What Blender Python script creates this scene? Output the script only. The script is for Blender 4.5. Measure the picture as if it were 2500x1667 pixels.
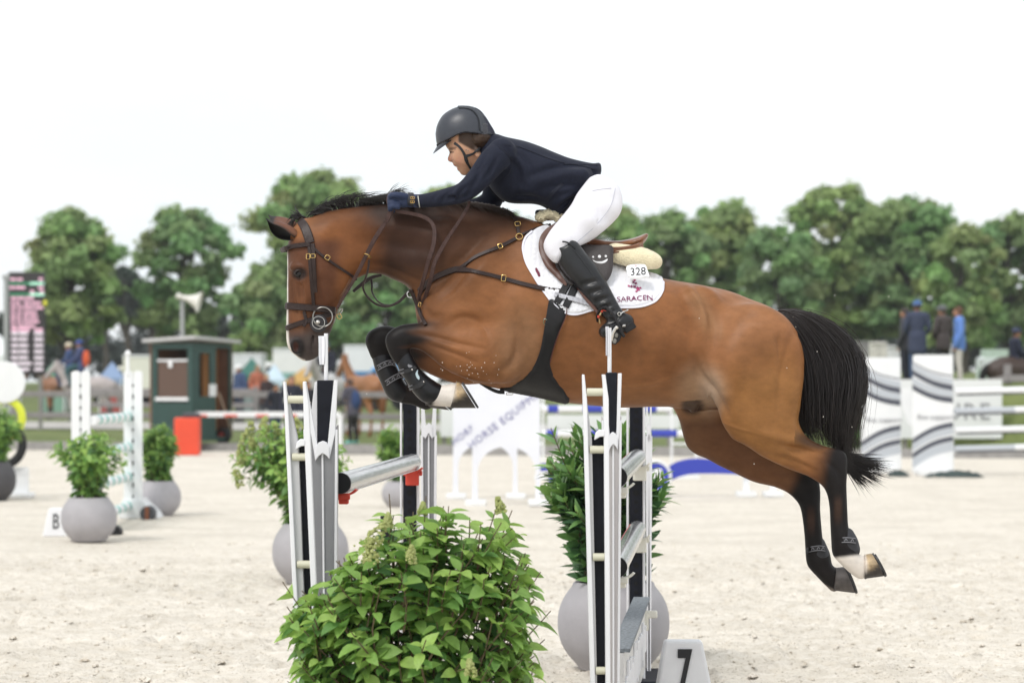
import bpy, bmesh, math, random
import numpy as np
from mathutils import Vector, Matrix, Quaternion
from mathutils.bvhtree import BVHTree
from mathutils import geometry

random.seed(7); np.random.seed(7)
SC = bpy.context.scene
for _o in list(bpy.data.objects):
    bpy.data.objects.remove(_o)
COL = SC.collection

# ------------------------------------------------------------ camera
FPX, HZ, CAMH = 6792.0, 925.0, 1.60      # focal length in photo pixels, horizon row, eye height
HD = 12.6                                # distance of the jumping horse's middle plane
cam_d = bpy.data.cameras.new('camera')
cam_d.sensor_width = 36.0
cam_d.lens = 36.0 * FPX / 2500.0
cam_d.shift_y = (HZ - 833.5) / 2500.0
cam_d.clip_start = 0.1
cam_d.clip_end = 3000.0
cam_d.dof.use_dof = True
cam_d.dof.focus_distance = 12.3
cam_d.dof.aperture_fstop = 3.4
cam = bpy.data.objects.new('camera', cam_d)
cam.location = (0, 0, CAMH)
cam.rotation_euler = (math.radians(90), 0, 0)
COL.objects.link(cam)
SC.camera = cam

# ------------------------------------------------------------ sky, sun, exposure
SUN_EL, SUN_AZ = math.radians(52), math.radians(215)   # high, over the photographer's left shoulder, behind cloud
w = bpy.data.worlds.new('World'); SC.world = w; w.use_nodes = True
nt = w.node_tree; nt.nodes.clear()
N = nt.nodes.new; L = nt.links.new
sky = N('ShaderNodeTexSky'); sky.sky_type = 'NISHITA'; sky.sun_disc = False
sky.sun_elevation = SUN_EL; sky.sun_rotation = SUN_AZ; sky.air_density = 1.0; sky.dust_density = 2.0
bg1 = N('ShaderNodeBackground'); bg1.inputs['Strength'].default_value = 0.12
L(sky.outputs[0], bg1.inputs[0])
tc = N('ShaderNodeTexCoord'); mp = N('ShaderNodeMapping'); mp.inputs['Scale'].default_value = (1.0, 1.0, 3.2)
L(tc.outputs['Generated'], mp.inputs[0])
nz = N('ShaderNodeTexNoise'); nz.inputs['Scale'].default_value = 3.0; nz.inputs['Detail'].default_value = 5.0
L(mp.outputs[0], nz.inputs['Vector'])
cr = N('ShaderNodeValToRGB'); cr.color_ramp.elements[0].position = 0.38; cr.color_ramp.elements[1].position = 0.62
cr.color_ramp.elements[0].color = (0.90, 0.965, 1.0, 1); cr.color_ramp.elements[1].color = (1.0, 1.0, 1.0, 1)
L(nz.outputs[0], cr.inputs[0])
bg2 = N('ShaderNodeBackground'); bg2.inputs['Strength'].default_value = 1.02
L(cr.outputs[0], bg2.inputs[0])
mx = N('ShaderNodeMixShader'); mx.inputs[0].default_value = 0.93
L(bg1.outputs[0], mx.inputs[1]); L(bg2.outputs[0], mx.inputs[2])
wo = N('ShaderNodeOutputWorld'); L(mx.outputs[0], wo.inputs[0])

sun_d = bpy.data.lights.new('sun', 'SUN'); sun_d.energy = 1.5; sun_d.angle = math.radians(15)
sun_d.color = (1.0, 0.965, 0.92)
sun = bpy.data.objects.new('sun', sun_d); COL.objects.link(sun)
_dir = Vector((math.sin(SUN_AZ) * math.cos(SUN_EL), math.cos(SUN_AZ) * math.cos(SUN_EL), math.sin(SUN_EL)))
sun.rotation_euler = _dir.to_track_quat('Z', 'Y').to_euler()
SC.view_settings.view_transform = 'Standard'; SC.view_settings.look = 'None'
SC.view_settings.exposure = 0.20; SC.view_settings.gamma = 1.0; SC.view_settings.use_curve_mapping = False
SC.render.engine = 'CYCLES'
SC.cycles.max_bounces = 6; SC.cycles.diffuse_bounces = 3; SC.cycles.glossy_bounces = 3
SC.cycles.transmission_bounces = 4; SC.cycles.transparent_max_bounces = 8
SC.cycles.use_denoising = True
SC.cycles.caustics_reflective = False; SC.cycles.caustics_refractive = False

# ------------------------------------------------------------ helpers
def P(px, py, d=HD):
    """a photo pixel and a distance give a place in the world"""
    return Vector(((px - 1250.0) / FPX * d, d, CAMH - (py - HZ) / FPX * d))

def link(o, parent=None):
    COL.objects.link(o)
    if parent is not None:
        o.parent = parent
        o.matrix_parent_inverse = Matrix.Translation(-parent.location) if parent.rotation_euler == o.rotation_euler and False else parent.matrix_world.inverted()
    return o

def tag(o, label=None, cat=None, group=None, kind=None):
    if label: o['label'] = label
    if cat: o['category'] = cat
    if group: o['group'] = group
    if kind: o['kind'] = kind
    return o

def empty(name, loc, label, cat, group=None):
    o = bpy.data.objects.new(name, None); o.empty_display_size = 0.1
    o.matrix_world = Matrix.Translation(Vector(loc))
    COL.objects.link(o)
    return tag(o, label, cat, group)

def mesh_np(name, v, faces, mat=None, parent=None, smooth=True, mats=None, fmat=None):
    """faces: array (n,3|4) or list of lists; vertices in world coordinates"""
    me = bpy.data.meshes.new(name)
    v = np.asarray(v, dtype=np.float32)
    if isinstance(faces, np.ndarray):
        n, k = faces.shape
        me.vertices.add(len(v)); me.vertices.foreach_set('co', v.ravel())
        me.loops.add(n * k); me.loops.foreach_set('vertex_index', faces.astype(np.int32).ravel())
        me.polygons.add(n); me.polygons.foreach_set('loop_start', np.arange(0, n * k, k, dtype=np.int32))
        try: me.polygons.foreach_set('loop_total', np.full(n, k, dtype=np.int32))
        except Exception: pass
        me.update(calc_edges=True); me.validate()
    else:
        me.from_pydata([tuple(map(float, q)) for q in v], [], faces); me.update()
    for m in (mats or ([mat] if mat else [])): me.materials.append(m)
    if fmat is not None: me.polygons.foreach_set('material_index', np.asarray(fmat, dtype=np.int32))
    me.polygons.foreach_set('use_smooth', np.full(len(me.polygons), bool(smooth)))
    o = bpy.data.objects.new(name, me)
    COL.objects.link(o)
    if parent is not None:
        o.parent = parent
        o.matrix_parent_inverse = Matrix.Identity(4)
        pm = parent_world(parent)
        me.transform(pm.inverted())
    return o

def parent_world(o):
    m = o.matrix_basis.copy()
    if o.parent is not None:
        m = parent_world(o.parent) @ o.matrix_parent_inverse @ m
    return m

def copy_tree(o, parent=None):
    c = o.copy(); COL.objects.link(c)
    if parent is not None: c.parent = parent
    for ch in [q for q in KIDS.get(o.name, [])]: copy_tree(ch, c)
    return c
KIDS = {}
def kids_index():
    KIDS.clear()
    for o in bpy.data.objects:
        if o.parent is not None: KIDS.setdefault(o.parent.name, []).append(o)

class MB:
    """collects boxes, tubes, prisms and lathes; build() links them as ONE mesh object"""
    def __init__(self): self.v = []; self.f = []; self.m = []
    def add(self, v, f, mi=0):
        b = len(self.v); self.v += [tuple(map(float, q)) for q in v]; self.f += [[i + b for i in q] for q in f]; self.m += [mi] * len(f); return self
    def box(self, c, s, rot=None, mi=0, taper=1.0):
        x, y, z = s[0] / 2, s[1] / 2, s[2] / 2
        q = [Vector((sx * x * (taper if sz > 0 else 1), sy * y * (taper if sz > 0 else 1), sz * z)) for sz in (-1, 1) for sy in (-1, 1) for sx in (-1, 1)]
        if rot is not None: q = [rot @ p for p in q]
        q = [p + Vector(c) for p in q]
        return self.add(q, [[0, 2, 3, 1], [4, 5, 7, 6], [0, 1, 5, 4], [2, 6, 7, 3], [1, 3, 7, 5], [0, 4, 6, 2]], mi)
    def tube(self, pts, r, n=8, cap=True, mi=0, flat=None):
        pts = [Vector(p) for p in pts]
        rr = r if hasattr(r, '__len__') else [r] * len(pts)
        rings = []; up = None
        for i, p in enumerate(pts):
            t = (pts[min(i + 1, len(pts) - 1)] - pts[max(i - 1, 0)])
            t = t.normalized() if t.length > 1e-9 else Vector((0, 0, 1))
            if up is None:
                a = Vector((0, 0, 1)) if abs(t.z) < 0.9 else Vector((1, 0, 0))
                up = (a - t * a.dot(t)).normalized()
            else:
                up = up - t * up.dot(t)
                up = up.normalized() if up.length > 1e-6 else t.orthogonal().normalized()
            sd = t.cross(up)
            rings.append([p + (up * math.cos(2 * math.pi * k / n) + sd * math.sin(2 * math.pi * k / n) * (flat or 1)) * rr[i] for k in range(n)])
        v = [q for ring in rings for q in ring]; f = []
        for i in range(len(pts) - 1):
            for k in range(n):
                a, b = i * n + k, i * n + (k + 1) % n
                f.append([a, b, b + n, a + n])
        if cap:
            f.append(list(range(n))[::-1]); f.append([(len(pts) - 1) * n + k for k in range(n)])
        return self.add(v, f, mi)
    def prism(self, poly, d0, d1, mi=0):
        """poly: list of 3-D points (front outline); extruded by the vectors d0 and d1"""
        poly = [Vector(p) for p in poly]; n = len(poly); d0 = Vector(d0); d1 = Vector(d1)
        v = [p + d0 for p in poly] + [p + d1 for p in poly]
        tri = geometry.tessellate_polygon([poly])
        f = [list(t) for t in tri] + [[i + n for i in t][::-1] for t in tri]
        f += [[i, (i + 1) % n, (i + 1) % n + n, i + n] for i in range(n)]
        return self.add(v, f, mi)
    def lathe(self, c, prof, n=32, mi=0):
        c = Vector(c); v = []; f = []
        for r, z in prof:
            for k in range(n):
                a = 2 * math.pi * k / n; v.append(c + Vector((r * math.cos(a), r * math.sin(a), z)))
        for i in range(len(prof) - 1):
            for k in range(n):
                a, b = i * n + k, i * n + (k + 1) % n; f.append([a, b, b + n, a + n])
        f.append(list(range(n))[::-1]); f.append([(len(prof) - 1) * n + k for k in range(n)])
        return self.add(v, f, mi)
    def torus(self, c, R, r, ax, ay, n=28, m=8, mi=0):
        """ring in the plane of the unit vectors ax, ay"""
        c = Vector(c); ax = Vector(ax); ay = Vector(ay); az = ax.cross(ay); v = []; f = []
        for i in range(n):
            a = 2 * math.pi * i / n; e = ax * math.cos(a) + ay * math.sin(a)
            for k in range(m):
                b = 2 * math.pi * k / m; v.append(c + e * (R + r * math.cos(b)) + az * r * math.sin(b))
        for i in range(n):
            for k in range(m):
                f.append([i * m + k, ((i + 1) % n) * m + k, ((i + 1) % n) * m + (k + 1) % m, i * m + (k + 1) % m])
        return self.add(v, f, mi)
    def ball(self, c, r, n=10, m=6, mi=0, sc=(1, 1, 1), rot=None):
        v = []; f = []; c = Vector(c)
        for i in range(m + 1):
            th = math.pi * i / m
            for k in range(n):
                a = 2 * math.pi * k / n
                q = Vector((r * sc[0] * math.sin(th) * math.cos(a), r * sc[1] * math.sin(th) * math.sin(a), r * sc[2] * math.cos(th)))
                v.append(c + (rot @ q if rot is not None else q))
        for i in range(m):
            for k in range(n):
                a, b = i * n + k, i * n + (k + 1) % n; f.append([a, b + 0, b + n, a + n][::-1])
        return self.add(v, f, mi)
    def build(self, name, mat, parent=None, smooth=False, bevel=0.0, auto=None):
        mats = mat if isinstance(mat, (list, tuple)) else [mat]
        o = mesh_np(name, self.v, self.f, mats=mats, parent=parent, smooth=smooth, fmat=self.m)
        bm = bmesh.new(); bm.from_mesh(o.data); bmesh.ops.recalc_face_normals(bm, faces=bm.faces)
        if bevel > 0:
            es = [e for e in bm.edges if len(e.link_faces) == 2 and e.calc_face_angle(0) > 0.5]
            bmesh.ops.bevel(bm, geom=es, offset=bevel, segments=2, affect='EDGES', profile=0.5, clamp_overlap=True)
        if smooth:
            for e in bm.edges:
                if len(e.link_faces) == 2 and e.calc_face_angle(0) > math.radians(42): e.smooth = False
        bm.to_mesh(o.data); bm.free()
        return o

def catmull(pts, n):
    """smooth curve through points (any dimension), n samples"""
    pts = np.asarray(pts, dtype=float); m = len(pts)
    if m == 2: return pts[0] + (pts[1] - pts[0]) * np.linspace(0, 1, n)[:, None]
    t = np.linspace(0, m - 1, n); i = np.clip(t.astype(int), 0, m - 2); u = (t - i)[:, None]
    p1, p2 = pts[i], pts[i + 1]
    p0 = np.where((i > 0)[:, None], pts[np.maximum(i - 1, 0)], 2 * p1 - p2)
    p3 = np.where((i < m - 2)[:, None], pts[np.minimum(i + 2, m - 1)], 2 * p2 - p1)
    return 0.5 * (2 * p1 + (p2 - p0) * u + (2 * p0 - 5 * p1 + 4 * p2 - p3) * u ** 2 + (3 * p1 - p0 - 3 * p2 + p3) * u ** 3)

# ------------------------------------------------------------ solid modelling by distance fields
class Field:
    def __init__(self, lo, hi, h):
        self.lo = np.array(lo, float); self.h = h
        self.n = np.ceil((np.array(hi, float) - self.lo) / h).astype(int) + 1
        self.F = np.full(self.n, 0.5, np.float32)
    def sub(self, lo, hi):
        a = np.clip(np.floor((np.array(lo) - self.lo) / self.h).astype(int), 0, self.n - 1)
        b = np.clip(np.ceil((np.array(hi) - self.lo) / self.h).astype(int) + 1, 1, self.n)
        if np.any(b - a < 1): return None
        ax = [(self.lo[i] + self.h * np.arange(a[i], b[i])).astype(np.float32) for i in range(3)]
        return (slice(a[0], b[0]), slice(a[1], b[1]), slice(a[2], b[2])), ax[0][:, None, None], ax[1][None, :, None], ax[2][None, None, :]
    def blend(self, s, D, k, mode='add'):
        A = self.F[s]
        if mode == 'cut':
            D = -D
            hh = np.clip(0.5 - 0.5 * (D - A) / k, 0, 1)
            self.F[s] = A * hh + D * (1 - hh) + k * hh * (1 - hh)
        else:
            hh = np.clip(0.5 + 0.5 * (D - A) / k, 0, 1)
            self.F[s] = D * (1 - hh) + A * hh - k * hh * (1 - hh)
    def chain(self, pts, k=0.03, sub=4):
        """pts rows: x, y, z, r, ry/r ; a tapering limb with elliptical section"""
        pts = catmull(pts, (len(pts) - 1) * sub + 1)
        rm = pts[:, 3] * np.maximum(1, pts[:, 4])
        lo = (pts[:, :3] - rm[:, None]).min(0) - k - 0.03; hi = (pts[:, :3] + rm[:, None]).max(0) + k + 0.03
        g = self.sub(lo, hi)
        if g is None: return
        s, X, Y, Z = g
        D = np.full(self.F[s].shape, 0.5, np.float32)
        base = [q.start for q in s]
        for a, b in zip(pts[:-1], pts[1:]):
            ra = max(a[3], b[3]) * max(1, a[4], b[4]) + k + 0.03
            g2 = self.sub(np.minimum(a[:3], b[:3]) - ra, np.maximum(a[:3], b[:3]) + ra)
            if g2 is None: continue
            s2, x, y, z = g2
            q = np.float32((a[4] + b[4]) / 2)
            dx, dy, dz = x - a[0], (y - a[1]) / q, z - a[2]
            ba = b[:3] - a[:3]; ba = np.array([ba[0], ba[1] / q, ba[2]]); L2 = max((ba ** 2).sum(), 1e-9)
            t = np.clip((dx * ba[0] + dy * ba[1] + dz * ba[2]) / L2, 0, 1)
            r = a[3] + (b[3] - a[3]) * t
            d = (np.sqrt((dx - t * ba[0]) ** 2 + (dy - t * ba[1]) ** 2 + (dz - t * ba[2]) ** 2) - r) * min(1.0, q)
            loc = tuple(slice(max(i.start - j, 0), i.stop - j) for i, j in zip(s2, base))
            T = D[loc]; np.minimum(T, d[:T.shape[0], :T.shape[1], :T.shape[2]], out=T)
        self.blend(s, D, k)
    def ell(self, c, r, k=0.03, mode='add', rot=0.0):
        """ellipsoid; rot turns it in the x-z plane"""
        m = max(r) + k + 0.03
        g = self.sub(np.array(c) - m, np.array(c) + m)
        if g is None: return
        s, X, Y, Z = g
        cx, sx = math.cos(rot), math.sin(rot)
        dx, dz = X - c[0], Z - c[2]
        u = dx * cx + dz * sx; v_ = -dx * sx + dz * cx; y = Y - c[1]
        q = np.sqrt((u / r[0]) ** 2 + (y / r[1]) ** 2 + (v_ / r[2]) ** 2)
        g_ = np.sqrt((u / r[0] ** 2) ** 2 + (y / r[1] ** 2) ** 2 + (v_ / r[2] ** 2) ** 2) + 1e-6
        self.blend(s, (q * (q - 1) / g_).astype(np.float32), k, mode)
    def inflate(self, outline, kpts, k=0.03, yc=None, cell=0.006, power=1.0):
        """a side outline [(x,z)] swollen to a rounded body; kpts rows x,z,K give the thickness ratio; yc rows x,z,y the middle plane"""
        O = np.asarray(outline, float)
        lo = O.min(0) - 0.06; hi = O.max(0) + 0.06
        nx, nz_ = (np.ceil((hi - lo) / cell).astype(int) + 1)
        gx = lo[0] + cell * np.arange(nx); gz = lo[1] + cell * np.arange(nz_)
        GX, GZ = np.meshgrid(gx, gz, indexing='ij')
        inside = np.zeros(GX.shape, bool); d2 = np.full(GX.shape, 1e9)
        n = len(O)
        for i in range(n):
            a, b = O[i], O[(i + 1) % n]
            e = b - a; L2 = max((e ** 2).sum(), 1e-12)
            t = np.clip(((GX - a[0]) * e[0] + (GZ - a[1]) * e[1]) / L2, 0, 1)
            d2 = np.minimum(d2, (GX - a[0] - t * e[0]) ** 2 + (GZ - a[1] - t * e[1]) ** 2)
            c = ((a[1] > GZ) != (b[1] > GZ))
            with np.errstate(divide='ignore', invalid='ignore'):
                xi = a[0] + (GZ - a[1]) / (b[1] - a[1] if b[1] != a[1] else 1e-12) * e[0]
            inside ^= c & (GX < xi)
        d = np.sqrt(d2)
        # Poisson equation inside the outline, coarse to fine
        def solve(msk, h, u, it):
            q = h * h
            for _ in range(it):
                un = np.zeros_like(u)
                un[1:-1, 1:-1] = (u[2:, 1:-1] + u[:-2, 1:-1] + u[1:-1, 2:] + u[1:-1, :-2] + q) * 0.25
                u = np.where(msk, un, 0)
            return u
        def down(m): return m[::2, ::2]
        ms = [inside]
        while min(ms[-1].shape) > 40: ms.append(down(ms[-1]))
        u = np.zeros(ms[-1].shape)
        for l in range(len(ms) - 1, -1, -1):
            h = cell * 2 ** l
            if u.shape != ms[l].shape:
                U = np.repeat(np.repeat(u, 2, 0), 2, 1)[:ms[l].shape[0], :ms[l].shape[1]]
                if U.shape != ms[l].shape:
                    U = np.pad(U, ((0, ms[l].shape[0] - U.shape[0]), (0, ms[l].shape[1] - U.shape[1])), mode='edge')
                u = np.where(ms[l], U, 0)
            u = solve(ms[l], h, u, 400 if l == len(ms) - 1 else 160)
        # sub-cell accurate edge: near the outline u is distance times a smooth slope
        rat = np.where(inside & (d > 1.5 * cell), u / np.maximum(d, 1e-6), 0); wt = (rat > 0).astype(float)
        for _ in range(6):
            r2, w2 = rat.copy(), wt.copy()
            for ax in (0, 1):
                for sh in (1, -1):
                    r2 += np.roll(rat, sh, ax); w2 += np.roll(wt, sh, ax)
            rat = np.where(wt > 0, rat, np.where(w2 > 0, r2 / np.maximum(w2, 1), 0)); wt = (rat > 0).astype(float)
        sd = np.where(inside, d, -d)
        ext = sd * np.maximum(rat, 0.02)
        wgt = np.clip((sd - 1.5 * cell) / (2 * cell), 0, 1)
        U = u * wgt + ext * (1 - wgt)
        for _ in range(2):
            U[1:-1, 1:-1] = (U[1:-1, 1:-1] * 4 + U[2:, 1:-1] + U[:-2, 1:-1] + U[1:-1, 2:] + U[1:-1, :-2]) / 8
        gU = np.gradient(U, cell); gu = np.sqrt(gU[0] ** 2 + gU[1] ** 2)
        def idw(rows):
            rows = np.asarray(rows, float); num = 0; den = 0
            for x, z, v in rows:
                wq = 1.0 / (((GX - x) ** 2 + (GZ - z) ** 2) + 0.0012) ** 1.6
                num = num + wq * v; den = den + wq
            return num / den
        K = idw(kpts); YC = idw(yc) if yc is not None else np.zeros_like(K)
        ymax = float((K * np.sqrt(2 * np.maximum(U, 0))).max()) + 0.06
        yr = (float(YC.min()) - ymax, float(YC.max()) + ymax)
        g = self.sub((lo[0], yr[0], lo[1]), (hi[0], yr[1], hi[1]))
        s, X, Y, Z = g
        xi = (X.ravel() - lo[0]) / cell; zi = (Z.ravel() - lo[1]) / cell
        def samp(A):
            i = np.clip(xi.astype(int), 0, nx - 2); j = np.clip(zi.astype(int), 0, nz_ - 2)
            fx = np.clip(xi - i, 0, 1)[:, None]; fz = np.clip(zi - j, 0, 1)[None, :]
            return ((A[np.ix_(i, j)] * (1 - fx) + A[np.ix_(i + 1, j)] * fx) * (1 - fz) + (A[np.ix_(i, j + 1)] * (1 - fx) + A[np.ix_(i + 1, j + 1)] * fx) * fz).astype(np.float32)[:, None, :]
        u_, g_, k_, y_ = samp(U), samp(gu), samp(K), samp(YC)
        yy = Y - y_
        G = yy ** 2 / k_ ** 2 - 2 * u_
        D = G / (2 * np.sqrt((yy / k_ ** 2) ** 2 + g_ ** 2) + 1e-3)
        self.blend(s, np.clip(D, -0.5, 0.5), k)
    def cut_below(self, xs, zs, k=.005):
        X = self.lo[0] + self.h * np.arange(self.n[0]); Z = self.lo[2] + self.h * np.arange(self.n[2])
        D = (np.interp(X, xs, zs)[:, None, None] - Z[None, None, :]).astype(np.float32)
        self.F = np.maximum(self.F, np.broadcast_to(D, self.F.shape))
    def mesh(self, smooth=1):
        F = self.F; h = self.h
        neg = F < 0
        nx, ny, nz_ = F.shape
        cnt = np.zeros((nx - 1, ny - 1, nz_ - 1), np.int8)
        for i in (0, 1):
            for j in (0, 1):
                for k in (0, 1):
                    cnt += neg[i:nx - 1 + i, j:ny - 1 + j, k:nz_ - 1 + k]
        act = (cnt > 0) & (cnt < 8)
        ids = np.full(act.shape, -1, np.int32)
        I, J, K = np.nonzero(act); m = len(I); ids[I, J, K] = np.arange(m)
        cv = {}
        for i in (0, 1):
            for j in (0, 1):
                for k in (0, 1): cv[(i, j, k)] = F[I + i, J + j, K + k]
        acc = np.zeros((m, 3)); num = np.zeros(m)
        for a in cv:
            for ax in range(3):
                if a[ax] == 0:
                    b = list(a); b[ax] = 1; b = tuple(b)
                    va, vb = cv[a], cv[b]; c = (va < 0) != (vb < 0)
                    t = np.where(c, va / np.where(c, va - vb, 1), 0)
                    p = np.tile(np.array(a, float), (m, 1)); p[:, ax] = t
                    acc += p * c[:, None]; num += c
        V = self.lo + h * (np.stack([I, J, K], 1) + acc / num[:, None])
        Q = []
        for ax in range(3):
            o1, o2 = [(1, 2), (2, 0), (0, 1)][ax]
            sl = [slice(None)] * 3; sl2 = [slice(None)] * 3
            sl[ax] = slice(0, -1); sl2[ax] = slice(1, None)
            ch = neg[tuple(sl)] != neg[tuple(sl2)]
            for o in (o1, o2):
                e = [slice(None)] * 3; e[o] = 0; ch[tuple(e)] = False
                e[o] = -1; ch[tuple(e)] = False
            A = np.stack(np.nonzero(ch), 1)
            if len(A) == 0: continue
            fl = neg[tuple(A.T)]
            def cell_(d1, d2):
                B = A.copy(); B[:, o1] -= d1; B[:, o2] -= d2
                return ids[tuple(B.T)]
            q = np.stack([cell_(1, 1), cell_(0, 1), cell_(0, 0), cell_(1, 0)], 1)
            q[~fl] = q[~fl][:, ::-1]
            Q.append(q)
        Q = np.concatenate(Q); Q = Q[(Q >= 0).all(1)]
        for _ in range(smooth):
            for lam in (0.5, -0.52):
                S = np.zeros_like(V); c = np.zeros(m)
                for a, b in ((0, 1), (1, 2), (2, 3), (3, 0)):
                    np.add.at(S, Q[:, a], V[Q[:, b]]); np.add.at(c, Q[:, a], 1)
                    np.add.at(S, Q[:, b], V[Q[:, a]]); np.add.at(c, Q[:, b], 1)
                V = V + lam * (S / np.maximum(c, 1)[:, None] - V)
        return V, Q

def vnormals(V, Q):
    n = np.cross(V[Q[:, 2]] - V[Q[:, 0]], V[Q[:, 3]] - V[Q[:, 1]]); N_ = np.zeros_like(V)
    for k in range(4): np.add.at(N_, Q[:, k], n)
    return N_ / (np.linalg.norm(N_, axis=1)[:, None] + 1e-12)
def sculpt(V, Q, strokes, ymax=-.03):
    """press grooves (negative) or raise ridges (positive) along lines on the side towards the camera and, mirrored, on the other"""
    N_ = vnormals(V, Q); px, py = topix(V); yy = V[:, 1] - HD; vis = sstep(.05, .35, -N_[:, 1] * np.sign(-yy)) * (np.abs(yy) > -ymax)
    D = np.zeros(len(V))
    for line, amt, wd in strokes:
        ln = catmull(line, len(line) * 5); lo, hi = ln.min(0) - 3 * wd, ln.max(0) + 3 * wd
        m = np.nonzero((px > lo[0]) & (px < hi[0]) & (py > lo[1]) & (py < hi[1]))[0]
        if len(m) == 0: continue
        best = np.full(len(m), 1e9); tt = np.zeros(len(m))
        for i, (a, b) in enumerate(zip(ln[:-1], ln[1:])):
            e = b - a; L2 = max((e ** 2).sum(), 1e-9); t = np.clip(((px[m] - a[0]) * e[0] + (py[m] - a[1]) * e[1]) / L2, 0, 1)
            d = (px[m] - a[0] - t * e[0]) ** 2 + (py[m] - a[1] - t * e[1]) ** 2; u = d < best; best[u] = d[u]; tt[u] = ((i + t) / (len(ln) - 1))[u]
        fall = np.sin(np.pi * np.clip(tt * .9 + .05, 0, 1)) ** .6
        D[m] += 1.5 * amt * np.exp(-best / wd ** 2) * fall
    return V + N_ * (D * vis)[:, None]
def vcol(o, cols, name='coat'):
    a = o.data.color_attributes.new(name, 'FLOAT_COLOR', 'POINT')
    c = np.ones((len(o.data.vertices), 4), np.float32); c[:, :3] = cols
    a.data.foreach_set('color', c.ravel())

def topix(v):
    """world points -> photo pixels"""
    v = np.asarray(v); return 1250 + v[:, 0] / v[:, 1] * FPX, HZ + (CAMH - v[:, 2]) / v[:, 1] * FPX

def sstep(a, b, x):
    t = np.clip((x - a) / (b - a), 0, 1); return t * t * (3 - 2 * t)

# ------------------------------------------------------------ materials
MATS = {}
def mat(name, col, rough=0.6, metal=0.0, noise=0.0, nscale=8.0, bump=0.0, bscale=40.0, spec=0.5, sheen=0.0, coat=0.0, attr=None, trans=0.0, col2=None, stretch=(1, 1, 1), subs=0.0, emit=0.0):
    if name in MATS: return MATS[name]
    m = bpy.data.materials.new(name); m.use_nodes = True; nt = m.node_tree; b = nt.nodes['Principled BSDF']
    b.inputs['Roughness'].default_value = rough; b.inputs['Metallic'].default_value = metal
    b.inputs['Specular IOR Level'].default_value = spec
    if sheen: b.inputs['Sheen Weight'].default_value = sheen; b.inputs['Sheen Roughness'].default_value = 0.4
    if coat: b.inputs['Coat Weight'].default_value = coat; b.inputs['Coat Roughness'].default_value = 0.15
    if subs: b.inputs['Subsurface Weight'].default_value = subs; b.inputs['Subsurface Radius'].default_value = (0.01, 0.004, 0.002)
    c4 = (*col, 1)
    tcn = nt.nodes.new('ShaderNodeTexCoord'); mpn = nt.nodes.new('ShaderNodeMapping'); mpn.inputs['Scale'].default_value = stretch
    nt.links.new(tcn.outputs['Object'], mpn.inputs[0])
    src = None
    if attr:
        at = nt.nodes.new('ShaderNodeAttribute'); at.attribute_name = attr; src = at.outputs['Color']
    if noise or col2:
        nn = nt.nodes.new('ShaderNodeTexNoise'); nn.inputs['Scale'].default_value = nscale; nn.inputs['Detail'].default_value = 6; nn.inputs['Roughness'].default_value = 0.62
        nt.links.new(mpn.outputs[0], nn.inputs['Vector'])
        mixn = nt.nodes.new('ShaderNodeMix'); mixn.data_type = 'RGBA'
        rp = nt.nodes.new('ShaderNodeMapRange'); rp.inputs[1].default_value = 0.3; rp.inputs[2].default_value = 0.7
        nt.links.new(nn.outputs[0], rp.inputs[0]); nt.links.new(rp.outputs[0], mixn.inputs[0])
        if src is not None:
            for i, f in ((6, 1 - noise), (7, 1 + noise)):
                mm = nt.nodes.new('ShaderNodeMix'); mm.data_type = 'RGBA'; mm.blend_type = 'MULTIPLY'; mm.inputs[0].default_value = 1
                nt.links.new(src, mm.inputs[6]); mm.inputs[7].default_value = (f, f, f, 1); nt.links.new(mm.outputs[2], mixn.inputs[i])
        else:
            mixn.inputs[6].default_value = (*[x * (1 - noise) for x in col], 1)
            mixn.inputs[7].default_value = (*(col2 if col2 else [min(1, x * (1 + noise)) for x in col]), 1)
        nt.links.new(mixn.outputs[2], b.inputs['Base Color'])
    elif src is not None: nt.links.new(src, b.inputs['Base Color'])
    else: b.inputs['Base Color'].default_value = c4
    if bump:
        bn = nt.nodes.new('ShaderNodeTexNoise'); bn.inputs['Scale'].default_value = bscale; bn.inputs['Detail'].default_value = 5
        nt.links.new(mpn.outputs[0], bn.inputs['Vector'])
        bb = nt.nodes.new('ShaderNodeBump'); bb.inputs['Strength'].default_value = bump; bb.inputs['Distance'].default_value = 0.01
        nt.links.new(bn.outputs[0], bb.inputs['Height']); nt.links.new(bb.outputs[0], b.inputs['Normal'])
    if trans:
        tr = nt.nodes.new('ShaderNodeBsdfTranslucent'); ms = nt.nodes.new('ShaderNodeMixShader'); ms.inputs[0].default_value = trans
        if b.inputs['Base Color'].is_linked: nt.links.new(b.inputs['Base Color'].links[0].from_socket, tr.inputs[0])
        else: tr.inputs[0].default_value = c4
        nt.links.new(b.outputs[0], ms.inputs[1]); nt.links.new(tr.outputs[0], ms.inputs[2])
        nt.links.new(ms.outputs[0], nt.nodes['Material Output'].inputs[0])
    if emit:
        b.inputs['Emission Color'].default_value = c4; b.inputs['Emission Strength'].default_value = emit
    MATS[name] = m
    return m

m_steel = mat('polished_steel', (.62, .60, .57), rough=.2, metal=1.0)
m_rubber = mat('black_rubber', (.016, .0155, .017), rough=.55, spec=.3)
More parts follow.
